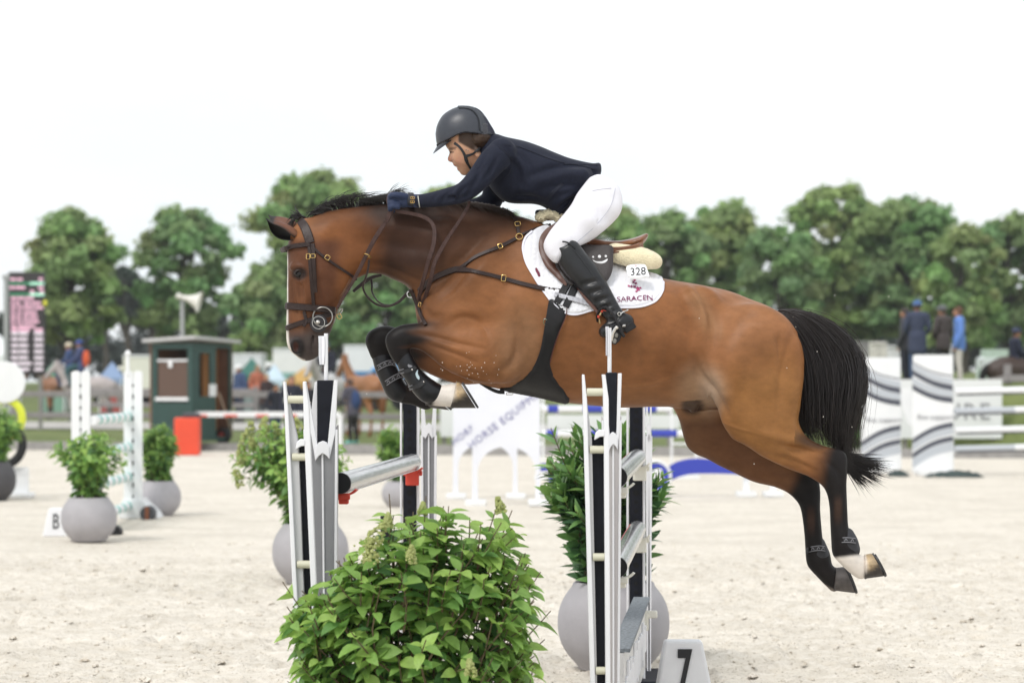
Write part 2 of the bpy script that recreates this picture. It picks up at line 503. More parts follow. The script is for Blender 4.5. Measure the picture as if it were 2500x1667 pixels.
# ============================================================ GROUND
def axis(lo, a, b, hi, fine, grow=1.18, big=6.0):
    q = list(np.arange(a, b, fine)); s = fine; x = a
    l = []
    while x > lo: s = min(s * grow, big); x -= s; l.append(x)
    s = fine; x = q[-1]; r = []
    while x < hi: s = min(s * grow, big); x += s; r.append(x)
    return np.array(l[::-1] + q + r)
def fbm(X, Y, seed, oct=4, f0=1.0):
    rs = np.random.RandomState(seed); Z = np.zeros_like(X); a = 1.0
    for o in range(oct):
        for _ in range(4):
            th = rs.rand() * 6.28; f = f0 * 2 ** o * (.7 + .6 * rs.rand())
            Z += a * np.sin((X * math.cos(th) + Y * math.sin(th)) * f * 6.28 + rs.rand() * 6.28) / 4
        a *= .55
    return Z
def kd(X): return 59.9 - .34 * X          # the kerb that closes the arena
ax_ = axis(-60, -5.5, 5.5, 60, .04); ay_ = axis(-12, 14.0, 24.0, 110, .04)
GX, GY = np.meshgrid(ax_, ay_, indexing='ij')
rs = np.random.RandomState(11)
GZ = fbm(GX, GY, 1, 3, .35) * .012 + fbm(GX, GY, 2, 3, 2.2) * .007
# hoof prints: shallow pits with a pushed-up rim
for _ in range(9000):
    cx, cy = rs.uniform(-6, 6), 13 + 17 * rs.rand() ** 1.15; r = rs.uniform(.035, .10); dp = rs.uniform(.012, .045)
    i0, i1 = np.searchsorted(ax_, (cx - 2.4 * r, cx + 2.4 * r)); j0, j1 = np.searchsorted(ay_, (cy - 2.4 * r, cy + 2.4 * r))
    if i1 - i0 < 2 or j1 - j0 < 2: continue
    q = np.hypot(GX[i0:i1, j0:j1] - cx, (GY[i0:i1, j0:j1] - cy)) / r
    GZ[i0:i1, j0:j1] += -dp * np.exp(-q ** 2 * 1.6) + dp * .55 * np.exp(-((q - 1.25) / .35) ** 2) * rs.uniform(.3, 1)
fade = sstep(12, 14, GY) * sstep(62, 30, GY); GZ *= fade
GZ = np.where(GY > kd(GX) + .1, -.06, GZ)
idx = np.arange(GX.size).reshape(GX.shape)
F = np.stack([idx[:-1, :-1], idx[1:, :-1], idx[1:, 1:], idx[:-1, 1:]], -1).reshape(-1, 4)
m_sand = bpy.data.materials.new('arena_sand'); m_sand.use_nodes = True
nt = m_sand.node_tree; b = nt.nodes['Principled BSDF']; b.inputs['Roughness'].default_value = .95; b.inputs['Specular IOR Level'].default_value = .15
tcn = nt.nodes.new('ShaderNodeTexCoord')
def nnode(scale, det, vec=None):
    n = nt.nodes.new('ShaderNodeTexNoise'); n.inputs['Scale'].default_value = scale; n.inputs['Detail'].default_value = det; n.inputs['Roughness'].default_value = .65
    nt.links.new(tcn.outputs['Object'], n.inputs['Vector']); return n
n1, n2, n3 = nnode(.9, 5), nnode(9, 6), nnode(55, 4)
r1 = nt.nodes.new('ShaderNodeValToRGB'); e = r1.color_ramp.elements
e[0].position = .30; e[0].color = (.60, .545, .46, 1); e[1].position = .66; e[1].color = (.775, .725, .65, 1)
nt.links.new(n2.outputs[0], r1.inputs[0])
r2 = nt.nodes.new('ShaderNodeValToRGB'); e = r2.color_ramp.elements
e[0].position = .30; e[0].color = (.40, .36, .31, 1); e[1].position = .43; e[1].color = (1, 1, 1, 1)
nt.links.new(n3.outputs[0], r2.inputs[0])
r3 = nt.nodes.new('ShaderNodeValToRGB'); e = r3.color_ramp.elements
e[0].position = .36; e[0].color = (.91, .90, .885, 1); e[1].position = .60; e[1].color = (1.05, 1.045, 1.04, 1)
nt.links.new(n1.outputs[0], r3.inputs[0])
def mul(a, b_):
    m = nt.nodes.new('ShaderNodeMix'); m.data_type = 'RGBA'; m.blend_type = 'MULTIPLY'; m.inputs[0].default_value = 1
    nt.links.new(a, m.inputs[6]); nt.links.new(b_, m.inputs[7]); return m.outputs[2]
nt.links.new(mul(mul(r1.outputs[0], r2.outputs[0]), r3.outputs[0]), b.inputs['Base Color'])
bp1 = nt.nodes.new('ShaderNodeBump'); bp1.inputs['Strength'].default_value = .9; bp1.inputs['Distance'].default_value = .03
nt.links.new(n2.outputs[0], bp1.inputs['Height'])
bp2 = nt.nodes.new('ShaderNodeBump'); bp2.inputs['Strength'].default_value = .7; bp2.inputs['Distance'].default_value = .008
nt.links.new(n3.outputs[0], bp2.inputs['Height']); nt.links.new(bp1.outputs[0], bp2.inputs['Normal']); nt.links.new(bp2.outputs[0], b.inputs['Normal'])
g = mesh_np('sand_ground', np.stack([GX, GY, GZ], -1).reshape(-1, 3), F, m_sand)
tag(g, kind='structure')

def ter(X, Y):
    """height of the grass land beyond the kerb"""
    u = Y - kd(X)
    z = .12 + .004 * np.maximum(u, 0) * (np.maximum(u, 0) < 1e9)
    z = np.minimum(z, .9)
    z = z + 1.36 * sstep(2.2, 4.2, u) * sstep(6.0, 9.0, X)
    return z
tx = np.concatenate([np.linspace(-180, -40, 24)[:-1], np.linspace(-40, 40, 81), np.linspace(40, 180, 24)[1:]])
tu = np.concatenate([[.16, 1, 2, 2.5, 3, 3.5, 4, 5, 7, 10, 15, 22, 30], np.linspace(40, 300, 20), [400, 520]])
TX, TU = np.meshgrid(tx, tu, indexing='ij'); TY = TU + np.maximum(kd(TX), 20)
TZ = ter(TX, TY) + fbm(TX, TY, 5, 2, .2) * .02
idx = np.arange(TX.size).reshape(TX.shape)
F = np.stack([idx[:-1, :-1], idx[1:, :-1], idx[1:, 1:], idx[:-1, 1:]], -1).reshape(-1, 4)
m_grass = mat('short_grass', (.125, .175, .050), rough=.9, col2=(.20, .23, .085), noise=.35, nscale=1.2, bump=.6, bscale=18, spec=.2)
tag(mesh_np('grass_land', np.stack([TX, TY, TZ], -1).reshape(-1, 3), F, m_grass), kind='structure')
# concrete kerb, and a gravel track on the grass
m_conc = mat('weathered_concrete', (.30, .29, .28), rough=.85, noise=.2, nscale=6, bump=.3, bscale=30)
mb = MB(); X = np.linspace(-40, 40, 41)
v = []
for x in X:
    y = kd(x); v += [(x, y - .02, -.05), (x, y - .02, .17), (x, y + .18, .17), (x, y + .18, -.05)]
f = [[i * 4 + k, i * 4 + (k + 1) % 4, i * 4 + 4 + (k + 1) % 4, i * 4 + 4 + k] for i in range(40) for k in range(4)]
mb.add(v, f); tag(mb.build('kerb', m_conc), kind='structure')
mb = MB(); v = []
for x in np.linspace(-40, 3, 28):
    for u in (14, 24): y = kd(x) + u; v.append((x, y, float(ter(np.array(x), np.array(y))) + .03))
mb.add(v, [[2 * i, 2 * i + 1, 2 * i + 3, 2 * i + 2] for i in range(27)]); tag(mb.build('gravel_track', mat('pale_gravel', (.42, .40, .37), rough=.95, noise=.15, nscale=3)), kind='structure')

# ============================================================ TREES
def leaf_cloud(rs, centres, radii, n, size, up=.35):
    """n small leaf faces spread through the lobes"""
    wts = np.array(radii) ** 2; k = rs.choice(len(radii), n, p=wts / wts.sum())
    d = rs.normal(0, 1, (n, 3)); d /= np.linalg.norm(d, axis=1)[:, None]; d[:, 2] = np.where(d[:, 2] < -.35, -d[:, 2], d[:, 2])
    rr = np.array(radii)[k] * (rs.rand(n) ** .38) * (1 + .32 * rs.normal(0, 1, n))
    p = np.array(centres)[k] + d * rr[:, None] * np.array((1, 1, .82)) + rs.normal(0, .04, (n, 3)) * np.array(radii)[k][:, None]
    nr = d + rs.normal(0, .55, (n, 3)) + np.array((0, 0, up)); nr /= np.linalg.norm(nr, axis=1)[:, None]
    a = np.cross(nr, rs.normal(0, 1, (n, 3))); a /= np.linalg.norm(a, axis=1)[:, None]; b_ = np.cross(nr, a)
    s = size * (.6 + .8 * rs.rand(n))[:, None]
    V = np.stack([p - a * s, p - b_ * s * .55 + nr * s * .12, p + a * s, p + b_ * s * .55 + nr * s * .12], 1).reshape(-1, 3)
    return V, np.arange(4 * n).reshape(n, 4), k
m_bark = mat('tree_bark', (.075, .062, .05), rough=.9, noise=.3, nscale=5, bump=.5, bscale=20)
m_leaf = mat('tree_leaves', (.08, .12, .04), rough=.6, attr='tint', trans=.42, spec=.35)
def tree(name, label, cx, top, width, base, d, seed, n=9000, hue=(.088, .118, .042), shape=1.0, lobes=34, size=.30, group='trees beyond the arena', gaps=.0):
    rs = np.random.RandomState(seed); k = d / FPX
    Bp = P(cx, base, d); h = (base - top) * k; R = width * k / 2
    zb = float(ter(np.array(Bp.x), np.array(float(d)))) - .1; Bp.z = zb; h = P(cx, top, d).z - zb
    e = empty(name, Bp, label, 'tree', group)
    cz0 = max(.13 * h, h - 2.9 * R)
    cen, rad = [], []
    for i in range(lobes):
        t = (i + rs.rand()) / lobes; z = cz0 + (h - cz0) * (.06 + .88 * t)
        prof = math.sqrt(max(0, 1 - ((t - .38) / .64) ** 2)) * (.82 + .36 * rs.rand())
        a = i * 2.4 + rs.rand(); r = R * prof * (.30 + .62 * math.sqrt(rs.rand()))
        lr = R * (.10 + .20 * rs.rand() ** 1.3) * (1.0 if shape <= 1 else .7)
        cen.append((Bp.x + r * math.cos(a), Bp.y + r * math.sin(a), zb + z - (lr * .3 if t > .85 else 0))); rad.append(lr)
    V, F_, kk = leaf_cloud(rs, cen, rad, n, size)
    o = mesh_np('crown', V, F_, m_leaf, e, smooth=False)
    t = (.72 + .55 * rs.rand(len(F_)))[:, None] * (np.array(hue) * (np.array((.9, .95, 1.0)) + rs.rand(len(rad), 3) * np.array((.35, .2, .1)))[kk])
    vcol(o, np.repeat(t, 4, 0), 'tint')
    mb = MB(); tr = max(.12, .035 * h)
    mb.tube(catmull([Bp - Vector((0, 0, .1)), Bp + Vector((.02 * h, 0, .3 * h)), Bp + Vector((-.01 * h, 0, .6 * h)), Bp + Vector((0, 0, .9 * h))], 10), list(np.linspace(tr, tr * .15, 10)), 8)
    for c in rs.choice(lobes, min(12, lobes), False):
        q = Vector(cen[c]); z0 = zb + min(max(.18 * h, (q.z - zb) * .6), .75 * h); s = Vector((Bp.x, Bp.y, z0))
        mb.tube(catmull([s, s.lerp(q, .5) + Vector((0, 0, .03 * h)), q], 6), list(np.linspace(tr * .45, tr * .08, 6)), 5)
    mb.build('trunk', m_bark, e, smooth=True)
    return e
TREES = [(172, 500, 225, 850, 150, 1, 'broad leafy tree standing behind the scoreboard', 9500), (455, 500, 225, 850, 152, 2, 'open crowned leafy tree above the loudspeaker', 8200),
         (775, 402, 300, 850, 158, 3, 'tallest leafy tree rising behind the horse\'s head', 15000), (640, 660, 180, 870, 145, 4, 'low bushy tree just left of the horse\'s head', 5000),
         (1085, 440, 190, 860, 165, 5, 'leafy tree showing under the rider\'s sleeve', 7000), (950, 600, 190, 860, 150, 6, 'leafy tree seen under the horse\'s throat', 6500), (1240, 520, 210, 860, 168, 16, 'leafy tree half hidden behind the saddle', 6000),
         (1500, 497, 220, 860, 165, 7, 'leafy tree directly behind the tan cantle', 9500), (1630, 515, 190, 860, 160, 8, 'lower rounded tree between cantle and croup', 8500), (1760, 487, 215, 860, 165, 9, 'leafy tree with a notched top above the horse\'s croup', 10500),
         (1900, 540, 190, 860, 158, 10, 'low leafy tree above the horse\'s tail', 8000), (2035, 437, 240, 860, 165, 11, 'tallest tree of the right hand row', 15000), (2225, 470, 230, 860, 162, 12, 'wide tree behind the standing spectators', 13000),
         (2350, 540, 180, 860, 156, 13, 'low tree behind the blue hoodie spectator', 7500), (2465, 522, 190, 860, 165, 14, 'tree cut off by the right edge of the view', 9000)]
for cx, top, wd, ba, d, sd_, lb, n in TREES:
    wd *= 1.22 if cx > 900 else 1.08
    tree('leafy_tree', lb, cx, top, wd, ba, d, sd_, int(n * 1.8), size=.25, lobes=80 if n > 9000 else 58, hue=(.30, .42, .165) if sd_ % 2 else (.26, .385, .165))
CON = [(255, 690, 70), (310, 655, 90), (370, 690, 80), (415, 700, 70), (520, 745, 80), (600, 750, 80), (690, 740, 80), (860, 745, 90), (1010, 750, 100), (30, 760, 90), (100, 740, 90), (1980, 770, 120), (2120, 775, 130), (2260, 780, 120), (2420, 770, 120), (1860, 770, 110)]
DT = ['just left of the horse\'s ears', 'left of the horse\'s forehead', 'hidden behind the horse\'s face', 'under the horse\'s throat', 'in front of the horse\'s breast', 'at the left edge behind the scoreboard pole', 'right of the scoreboard foot',
      'right of the tail', 'left of the standing spectators', 'behind the blue hoodie spectator', 'behind the mounted rider at the right edge', 'above the dock of the tail']
for i, (cx, top, wd) in enumerate(CON):
    tree('dark_tree', ['first', 'second', 'third', 'fourth'][i] + ' from the left of the dark trees between the two open leafy trees' if i < 4 else 'low dark tree on the skyline ' + DT[i - 4], cx, top, wd, 870, 230, 40 + i, 2200, hue=(.085, .105, .085), lobes=18, size=.55, group='distant dark trees' if i > 3 else 'distant blue green trees')

# the far wood that closes the view: one mass
rs = np.random.RandomState(99); cen, rad = [], []
for x in np.arange(-110, 112, 1.7):
    for _ in range(2): cen.append((x + rs.normal(0, .8), 255 + rs.normal(0, 4), 2.2 + rs.rand() * 3.2)); rad.append(1.7 + 1.2 * rs.rand())
V, F_, kk = leaf_cloud(rs, cen, rad, 62000, .44)
o = mesh_np('far_woods', V, F_, m_leaf, None, smooth=False)
t = (.75 + .5 * rs.rand(len(F_)))[:, None] * (np.array((.085, .105, .095)) * (.8 + .4 * rs.rand(len(rad), 1))[kk]); vcol(o, np.repeat(t, 4, 0), 'tint')
tag(o, 'low blue green wood along the far edge of the show ground', 'woods', kind='stuff')

# thin haze added to pale the far trees in place of lens glare
m_haze = bpy.data.materials.new('haze_air'); m_haze.use_nodes = True; nt = m_haze.node_tree; nt.nodes.clear()
vo = nt.nodes.new('ShaderNodeVolumePrincipled'); vo.inputs['Color'].default_value = (.94, .97, 1, 1); vo.inputs['Density'].default_value = .00028; vo.inputs['Anisotropy'].default_value = .2
no = nt.nodes.new('ShaderNodeOutputMaterial'); nt.links.new(vo.outputs[0], no.inputs['Volume'])
mb = MB(); mb.box((0, 295, 12), (400, 660, 27)); tag(mb.build('haze', m_haze), kind='stuff')

# loose clods thrown up by hooves
rs = np.random.RandomState(31); n = 5200; cx = rs.uniform(-4.6, 4.6, n); cy = 14.2 + 13 * rs.rand(n) ** 1.4; r = .006 + .020 * rs.rand(n) ** 3
ico = np.array([(1, 0, 0), (0, 1, 0), (-1, 0, 0), (0, -1, 0), (0, 0, 1), (.5, .5, .55), (-.5, .5, .6), (-.5, -.5, .5), (.5, -.5, .6)], float)
tri = [(0, 1, 5), (1, 2, 6), (2, 3, 7), (3, 0, 8), (5, 1, 6), (6, 2, 7), (7, 3, 8), (8, 0, 5), (5, 6, 4), (6, 7, 4), (7, 8, 4), (8, 5, 4)]
ix = np.clip(np.searchsorted(ax_, cx), 0, len(ax_) - 1); iy = np.clip(np.searchsorted(ay_, cy), 0, len(ay_) - 1); cz = GZ[ix, iy]
V = (ico[None] * (1 + rs.normal(0, .22, (n, 9, 3)))) * r[:, None, None] * np.array((1.2, 1.2, .9)) + np.stack([cx, cy, cz - r * .2], 1)[:, None, :]
F = (np.array(tri)[None] + (np.arange(n) * 9)[:, None, None]).reshape(-1, 3)
tag(mesh_np('sand_clods', V.reshape(-1, 3), F, m_sand, None, smooth=False), 'small loose clods of sand scattered over the arena floor', 'sand', kind='stuff')
# ============================================================ BEYOND THE ARENA
def zter(x, y): return float(ter(np.array(float(x)), np.array(float(y)))) if y > kd(x) + .16 else 0.0
def G(px, d, dz=0.0):
    x = (px - 1250) / FPX * d; return Vector((x, d, zter(x, d) + dz))
m_wood = mat('grey_weathered_wood', (.27, .25, .25), rough=.85, noise=.25, nscale=4, bump=.3, bscale=30, stretch=(1, 1, 6))
def rail_fence(label, px0, px1, u, rails, step=3.0, ph=1.32, tall=()):
    x0, x1 = (px0 - 1250) / FPX * 66, (px1 - 1250) / FPX * 66; n = max(2, int((x1 - x0) / step) + 1)
    e = empty('rail_fence', (x0, kd(x0) + u, zter(x0, kd(x0) + u)), label, 'fence', 'post and rail fences round the arena'); pts = []
    for i in range(n):
        x = x0 + (x1 - x0) * i / (n - 1); y = kd(x) + u; z = zter(x, y); pts.append(Vector((x, y, z)))
        mb = MB(); mb.box((x, y, z + ph / 2 - .1), (.15, .13, ph + .2)); mb.build('post', m_wood, e, bevel=.012)
    for r in rails:
        for i in range(n - 1):
            a, b = pts[i] + Vector((0, -.085, r)), pts[i + 1] + Vector((0, -.085, r)); dv = b - a
            mb = MB(); mb.box((a + b) / 2, (dv.length - .01, .05, .15), Matrix.Rotation(math.atan2(dv.y, dv.x), 3, 'Z') @ Matrix.Rotation(-math.asin(dv.z / dv.length), 3, 'Y')); mb.build('rail', m_wood, e, bevel=.008)
    return e
rail_fence('grey wooden rail fence behind the left jump', -180, 1130, 6.0, (1.08, .55), 2.9)
rail_fence('grey rail fence along the top of the right bank behind the striped wings', 2010, 2720, 4.6, (.12, -.42), 2.9, .42)
rail_fence('far grey rail fence beyond the track behind the riders', -150, 420, 25, (1.0, .55), 2.8, 1.15)

# ---- people
m_face = mat('face_skin', (.42, .22, .14), rough=.55, spec=.3)
CM = {}
def cloth(col):
    k = 'cloth_' + '_'.join('%02d' % int(c * 99) for c in col)
    return mat(k, col, rough=.85, noise=.12, nscale=12, bump=.2, bscale=60)
def person(label, px, d, head_py, facing, top, legs, hair, shoes=(.02, .02, .022), cap=None, jacket_len=.80, mounted=False, pack=None, group=None, base=None, lean=0.0, arms='down', hscale=None):
    """a standing (or riding) figure; facing in radians, 0 looks along +x"""
    x = (px - 1250) / FPX * d; zh = CAMH - (head_py - HZ) / FPX * d
    z0 = base if base is not None else zter(x, d)
    S = (zh - z0) / 1.74 if not mounted else (hscale or 1.0)
    if mounted: z0 = zh - 1.50 * S
    e = empty('person', (x, d, z0), label, 'person', group); cf, sf = math.cos(facing), math.sin(facing)
    def W(v):
        v = np.asarray(v, float) * S; return np.stack([x + v[:, 0] * cf - v[:, 1] * sf, d + v[:, 0] * sf + v[:, 1] * cf, z0 + v[:, 2]], 1)
    def F_(): return Field((-.55, -.5, -.05), (.6, .5, 1.85), .021)
    hz = 1.50 if mounted else 1.74
    sh = hz - .30; hp = hz - .82; L_ = lean
    def body(f, grow, parts):
        g = grow
        if 'trunk' in parts:
            f.chain([(L_, 0, sh - .02, .115 + g, 1.45), (L_ * .7, 0, sh - .22, .115 + g, 1.3), (L_ * .3, 0, hp + .16, .105 + g, 1.25), (0, 0, hp + .02, .115 + g, 1.35)], .03)
            f.chain([(L_, -.17, sh, .06 + g, 1), (L_, .17, sh, .06 + g, 1)], .05)
        if 'skirt' in parts: f.chain([(0, 0, hp + .08, .13 + g, 1.35), (0, 0, hz - jacket_len - .12, .135 + g, 1.4)], .03)
        if 'arms' in parts:
            for s in (-1, 1):
                if arms == 'fold': q = [(L_, .19 * s, sh - .01, .058 + g, 1), (L_ + .02, .25 * s, sh - .28, .050 + g, 1), (L_ + .16, .14 * s, sh - .40, .042 + g, 1), (L_ + .22, .02 * s, sh - .36, .036 + g, 1)]
                elif arms == 'reach' or mounted: q = [(L_, .19 * s, sh - .01, .058 + g, 1), (L_ + .08, .23 * s, sh - .27, .050 + g, 1), (L_ + .30, .12 * s, sh - .36, .040 + g, 1), (L_ + .36, .09 * s, sh - .37, .036 + g, 1)]
                else: q = [(L_, .19 * s, sh - .01, .058 + g, 1), (L_ - .02, .26 * s, sh - .28, .050 + g, 1), (L_ + .06, .25 * s, sh - .50, .042 + g, 1), (L_ + .10, .21 * s, sh - .60, .036 + g, 1)]
                f.chain(q, .03)
        if 'legs' in parts:
            for s in (-1, 1):
                if mounted: q = [(0, .09 * s, hp, .10 + g, 1), (.36, .26 * s, hp - .12, .075 + g, 1), (.30, .30 * s, hp - .40, .055 + g, 1), (.22, .31 * s, hp - .62, .045 + g, 1)]
                else: q = [(0, .09 * s, hp, .098 + g, 1), (.015, .11 * s, hp - .40, .068 + g, 1), (-.01, .12 * s, .30, .056 + g, 1), (-.02, .12 * s, .09, .047 + g, 1)]
                f.chain(q, .03)
        if 'feet' in parts:
            for s in (-1, 1):
                if mounted: f.chain([(.22, .31 * s, hp - .64, .045 + g, 1), (.36, .32 * s, hp - .68, .035 + g, 1)], .02)
                else: f.chain([(-.03, .12 * s, .06, .045 + g, 1), (.14, .14 * s, .035, .036 + g, 1)], .02)
        if 'head' in parts:
            f.chain([(L_ + .01, 0, sh + .02, .055, 1), (L_ + .03, 0, sh + .12, .052, 1)], .03)
            f.ell((L_ + .035, 0, hz - .115), (.098, .078, .118), .02); f.ell((L_ + .075, 0, hz - .175), (.05, .052, .05), .03); f.ell((L_ + .138, 0, hz - .135), (.018, .014, .02), .015)
            for s in (-1, 1): f.ell((L_ + .03, .08 * s, hz - .13), (.02, .012, .03), .01)
    f = F_(); body(f, -.012, ('trunk', 'arms', 'legs', 'feet', 'head'))
    hx = L_ + .10 if arms != 'down' else L_ + .11
    if arms == 'down' and not mounted:
        for s in (-1, 1): f.ell((L_ + .115, .205 * s, sh - .67), (.03, .02, .06), .02)
    else:
        for s in (-1, 1): f.ell((L_ + (.25 if arms == 'fold' else .40), (.0 if arms == 'fold' else .08) * s, sh - .37), (.045, .025, .03), .02)
    v, q = f.mesh(1); mesh_np('body', W(v), q, m_face, e)
    f = F_(); body(f, .010, ('trunk', 'arms', 'skirt')); v, q = f.mesh(1); mesh_np('jacket', W(v), q, cloth(top), e)
    f = F_(); body(f, .004, ('legs',)); f.chain([(0, 0, hp + .08, .118, 1.3), (0, 0, hp - .03, .115, 1.35)], .03); v, q = f.mesh(1); mesh_np('trousers', W(v), q, cloth(legs), e)
    f = F_(); body(f, .006, ('feet',)); v, q = f.mesh(1)
    for s in (-1, 1):
        keep = (v[q].mean(1)[:, 1] * s > 0); qq = q[keep]
        if len(qq): ids_, inv_ = np.unique(qq, return_inverse=True); mesh_np('shoe', W(v[ids_]), inv_.reshape(-1, 4), cloth(shoes), e)
    f = F_()
    f.ell((L_ + .015, 0, hz - .085), (.108, .092, .108), .02); f.ell((L_ + .13, 0, hz - .17), (.085, .12, .105), .02, 'cut')
    v, q = f.mesh(1); mesh_np('hair', W(v), q, cloth(hair), e)
    if cap is not None:
        f = F_(); f.ell((L_ + .03, 0, hz - .065), (.122, .104, .100), .01); f.ell((L_ + .03, 0, hz - .175), (.2, .2, .085), .01, 'cut')
        f.chain([(L_ + .11, 0, hz - .085, .022, 3.2), (L_ + .19, 0, hz - .10, .012, 4.5)], .015)
        v, q = f.mesh(1); mesh_np('cap', W(v), q, cloth(cap), e)
    if pack is not None:
        f = F_(); f.chain([(L_ - .20, 0, sh - .10, .085, 1.5), (L_ - .21, 0, sh - .30, .11, 1.4), (L_ - .18, 0, sh - .46, .09, 1.4)], .03)
        v, q = f.mesh(1); mesh_np('backpack', W(v), q, cloth(pack), e)
    return e
def bg_horse(label, x, y, heading, colr, pts_col=None, s=1.0, head='up', group=None, legc=(.03, .02, .02), base=None, h=.03):
    z0 = zter(x, y) if base is None else base
    e = empty('horse', (x, y, z0), label, 'horse', group); cf, sf = math.cos(heading), math.sin(heading)
    f = Field((-1.4, -.45, -.02), (1.6, .45, 2.45), h)
    f.chain([(-.72, 0, 1.22, .24, 1.0), (-.45, 0, 1.27, .30, .95), (0, 0, 1.22, .30, .92), (.42, 0, 1.24, .30, .85), (.68, 0, 1.26, .22, .8)], .05)
    nk = [(.62, 0, 1.38, .21, .55), (.88, 0, 1.66, .155, .55), (1.06, 0, 1.92, .115, .6)] if head == 'up' else [(.64, 0, 1.34, .20, .55), (.98, 0, 1.40, .14, .55), (1.22, 0, 1.38, .11, .6)]
    f.chain(nk, .05)
    a = nk[-1]; f.chain([(a[0], 0, a[2] + .0, .12, .65), (a[0] + .22, 0, a[2] - .22, .095, .65), (a[0] + .38, 0, a[2] - .42, .062, .8)], .04)
    for sy in (-1, 1):
        f.chain([(a[0] - .03, .05 * sy, a[2] + .08, .035, 1), (a[0] - .01, .065 * sy, a[2] + .21, .012, 1)], .02)
        f.chain([(.52, .15 * sy, 1.05, .13, .8), (.54, .16 * sy, .78, .075, .9), (.53, .16 * sy, .50, .052, .9), (.53, .16 * sy, .22, .036, 1), (.55, .16 * sy, .13, .045, 1), (.60, .16 * sy, .04, .058, 1)], .04)
        f.chain([(-.60, .15 * sy, 1.12, .22, .6), (-.55, .16 * sy, .86, .13, .7), (-.72, .16 * sy, .60, .065, .8), (-.72, .16 * sy, .40, .044, .9), (-.70, .16 * sy, .20, .038, 1), (-.68, .16 * sy, .12, .046, 1), (-.62, .16 * sy, .04, .058, 1)], .04)
    v, q = f.mesh(1)
    T_ = lambda v: np.stack([x + s * (v[:, 0] * cf - v[:, 1] * sf), y + s * (v[:, 0] * sf + v[:, 1] * cf), z0 + s * v[:, 2]], 1)
    o = mesh_np('body', T_(v), q, mat('far_horse_coat', (.2, .1, .05), rough=.5, attr='coat', noise=.1, nscale=4), e)
    m = sstep(.62, .42, v[:, 2])[:, None]; vcol(o, np.array(colr) * (1 - m) + np.array(legc) * m)
    hair = cloth(pts_col or (.02, .018, .018))
    f = Field((-1.4, -.3, .3), (1.6, .3, 2.4), .025); f.chain([(-.93, 0, 1.34, .05, 1), (-1.04, 0, 1.15, .08, 1), (-1.06, 0, .80, .085, 1), (-1.03, 0, .50, .03, 1)], .03); v, q = f.mesh(1); mesh_np('tail', T_(v), q, hair, e)
    f = Field((-1.4, -.3, .3), (1.6, .3, 2.5), .025); f.chain([(p[0] - .09, 0.02, p[2] + p[3] * .80, .05, .8) for p in nk] + [(a[0] + .06, 0, a[2] + .12, .03, 1)], .02); v, q = f.mesh(1); mesh_np('mane', T_(v), q, hair, e)
    return e
# the four spectators on the right-hand bank, and the mounted one at the edge
SP = 'spectators standing on the right hand bank'
person('person in dark grey jacket half hidden behind the navy coat', 2212, 66, 752, 2.6, (.055, .055, .065), (.02, .022, .035), (.05, .04, .035), group=SP)
person('person in blue cap and long hooded navy coat seen from behind', 2240, 65, 736, 1.55, (.042, .052, .095), (.045, .075, .15), (.06, .04, .03), cap=(.07, .14, .32), jacket_len=.92, group=SP, arms='fold')
person('person in grey cap and brown black jacket with folded arms', 2303, 66, 747, 2.2, (.075, .060, .058), (.018, .019, .028), (.09, .075, .06), cap=(.12, .125, .13), group=SP, arms='fold')
person('person in bright blue hoodie and pale riding breeches', 2342, 65, 750, 3.05, (.13, .25, .62), (.60, .56, .52), (.12, .06, .035), group=SP)
HX = G(2478, 66)
bg_horse('dark brown horse at the right edge carrying a rider in navy', HX.x + .2, HX.y, .25, (.055, .033, .025), base=HX.z - .95)
person('rider in navy jacket and round helmet at the right edge', 2478, 66, 802, .25, (.018, .022, .045), (.72, .70, .70), (.05, .03, .02), cap=(.05, .06, .10), mounted=True)
# people and horses by the gate in the middle
M = 'people by the arena gate'
a = G(800, 72); bg_horse('grey horse walking towards the arena under a rider in navy', a.x, a.y, -1.9, (.50, .48, .47), (.45, .43, .42), legc=(.3, .3, .3))
person('rider in navy jacket with white shirt on the grey horse', 798, 72.3, 838, -1.9, (.018, .020, .035), (.6, .6, .6), (.05, .03, .02), cap=(.10, .12, .16), mounted=True, lean=.03)
a = G(888, 70); bg_horse('chestnut brown horse led past the gate seen from behind', a.x, a.y, 2.1, (.30, .125, .045), (.20, .08, .03), legc=(.28, .12, .05))
person('person in grey jacket with blue backpack and mint boots', 862, 63, 925, 2.5, (.085, .080, .105), (.014, .014, .020), (.10, .06, .045), shoes=(.20, .55, .50), pack=(.03, .06, .16), group=M, arms='reach', lean=.10)
person('person in dark navy jacket nearest the left jump upright', 712, 62, 918, -1.57, (.016, .018, .035), (.016, .018, .045), (.14, .09, .06), group=M)
person('person in black jacket behind the white jump upright', 752, 64, 930, -1.2, (.022, .02, .03), (.02, .02, .03), (.035, .025, .02), group=M)
person('person in black jacket and jeans beside the grey gate post', 672, 66, 938, -1.0, (.020, .022, .035), (.04, .07, .14), (.03, .025, .02), group=M)
person('person in white cap and blue jacket right of the hut', 585, 88, 892, -2.4, (.05, .08, .17), (.04, .05, .09), (.10, .06, .04), cap=(.8, .8, .8), group=M)
person('blond person in dark jacket behind the grey fence', 652, 86, 915, -2.0, (.035, .02, .02), (.03, .03, .04), (.45, .33, .20), group=M)
person('person in red and orange jacket among the stalls', 628, 100, 893, -1.0, (.50, .16, .10), (.05, .05, .06), (.3, .2, .1), group=M)
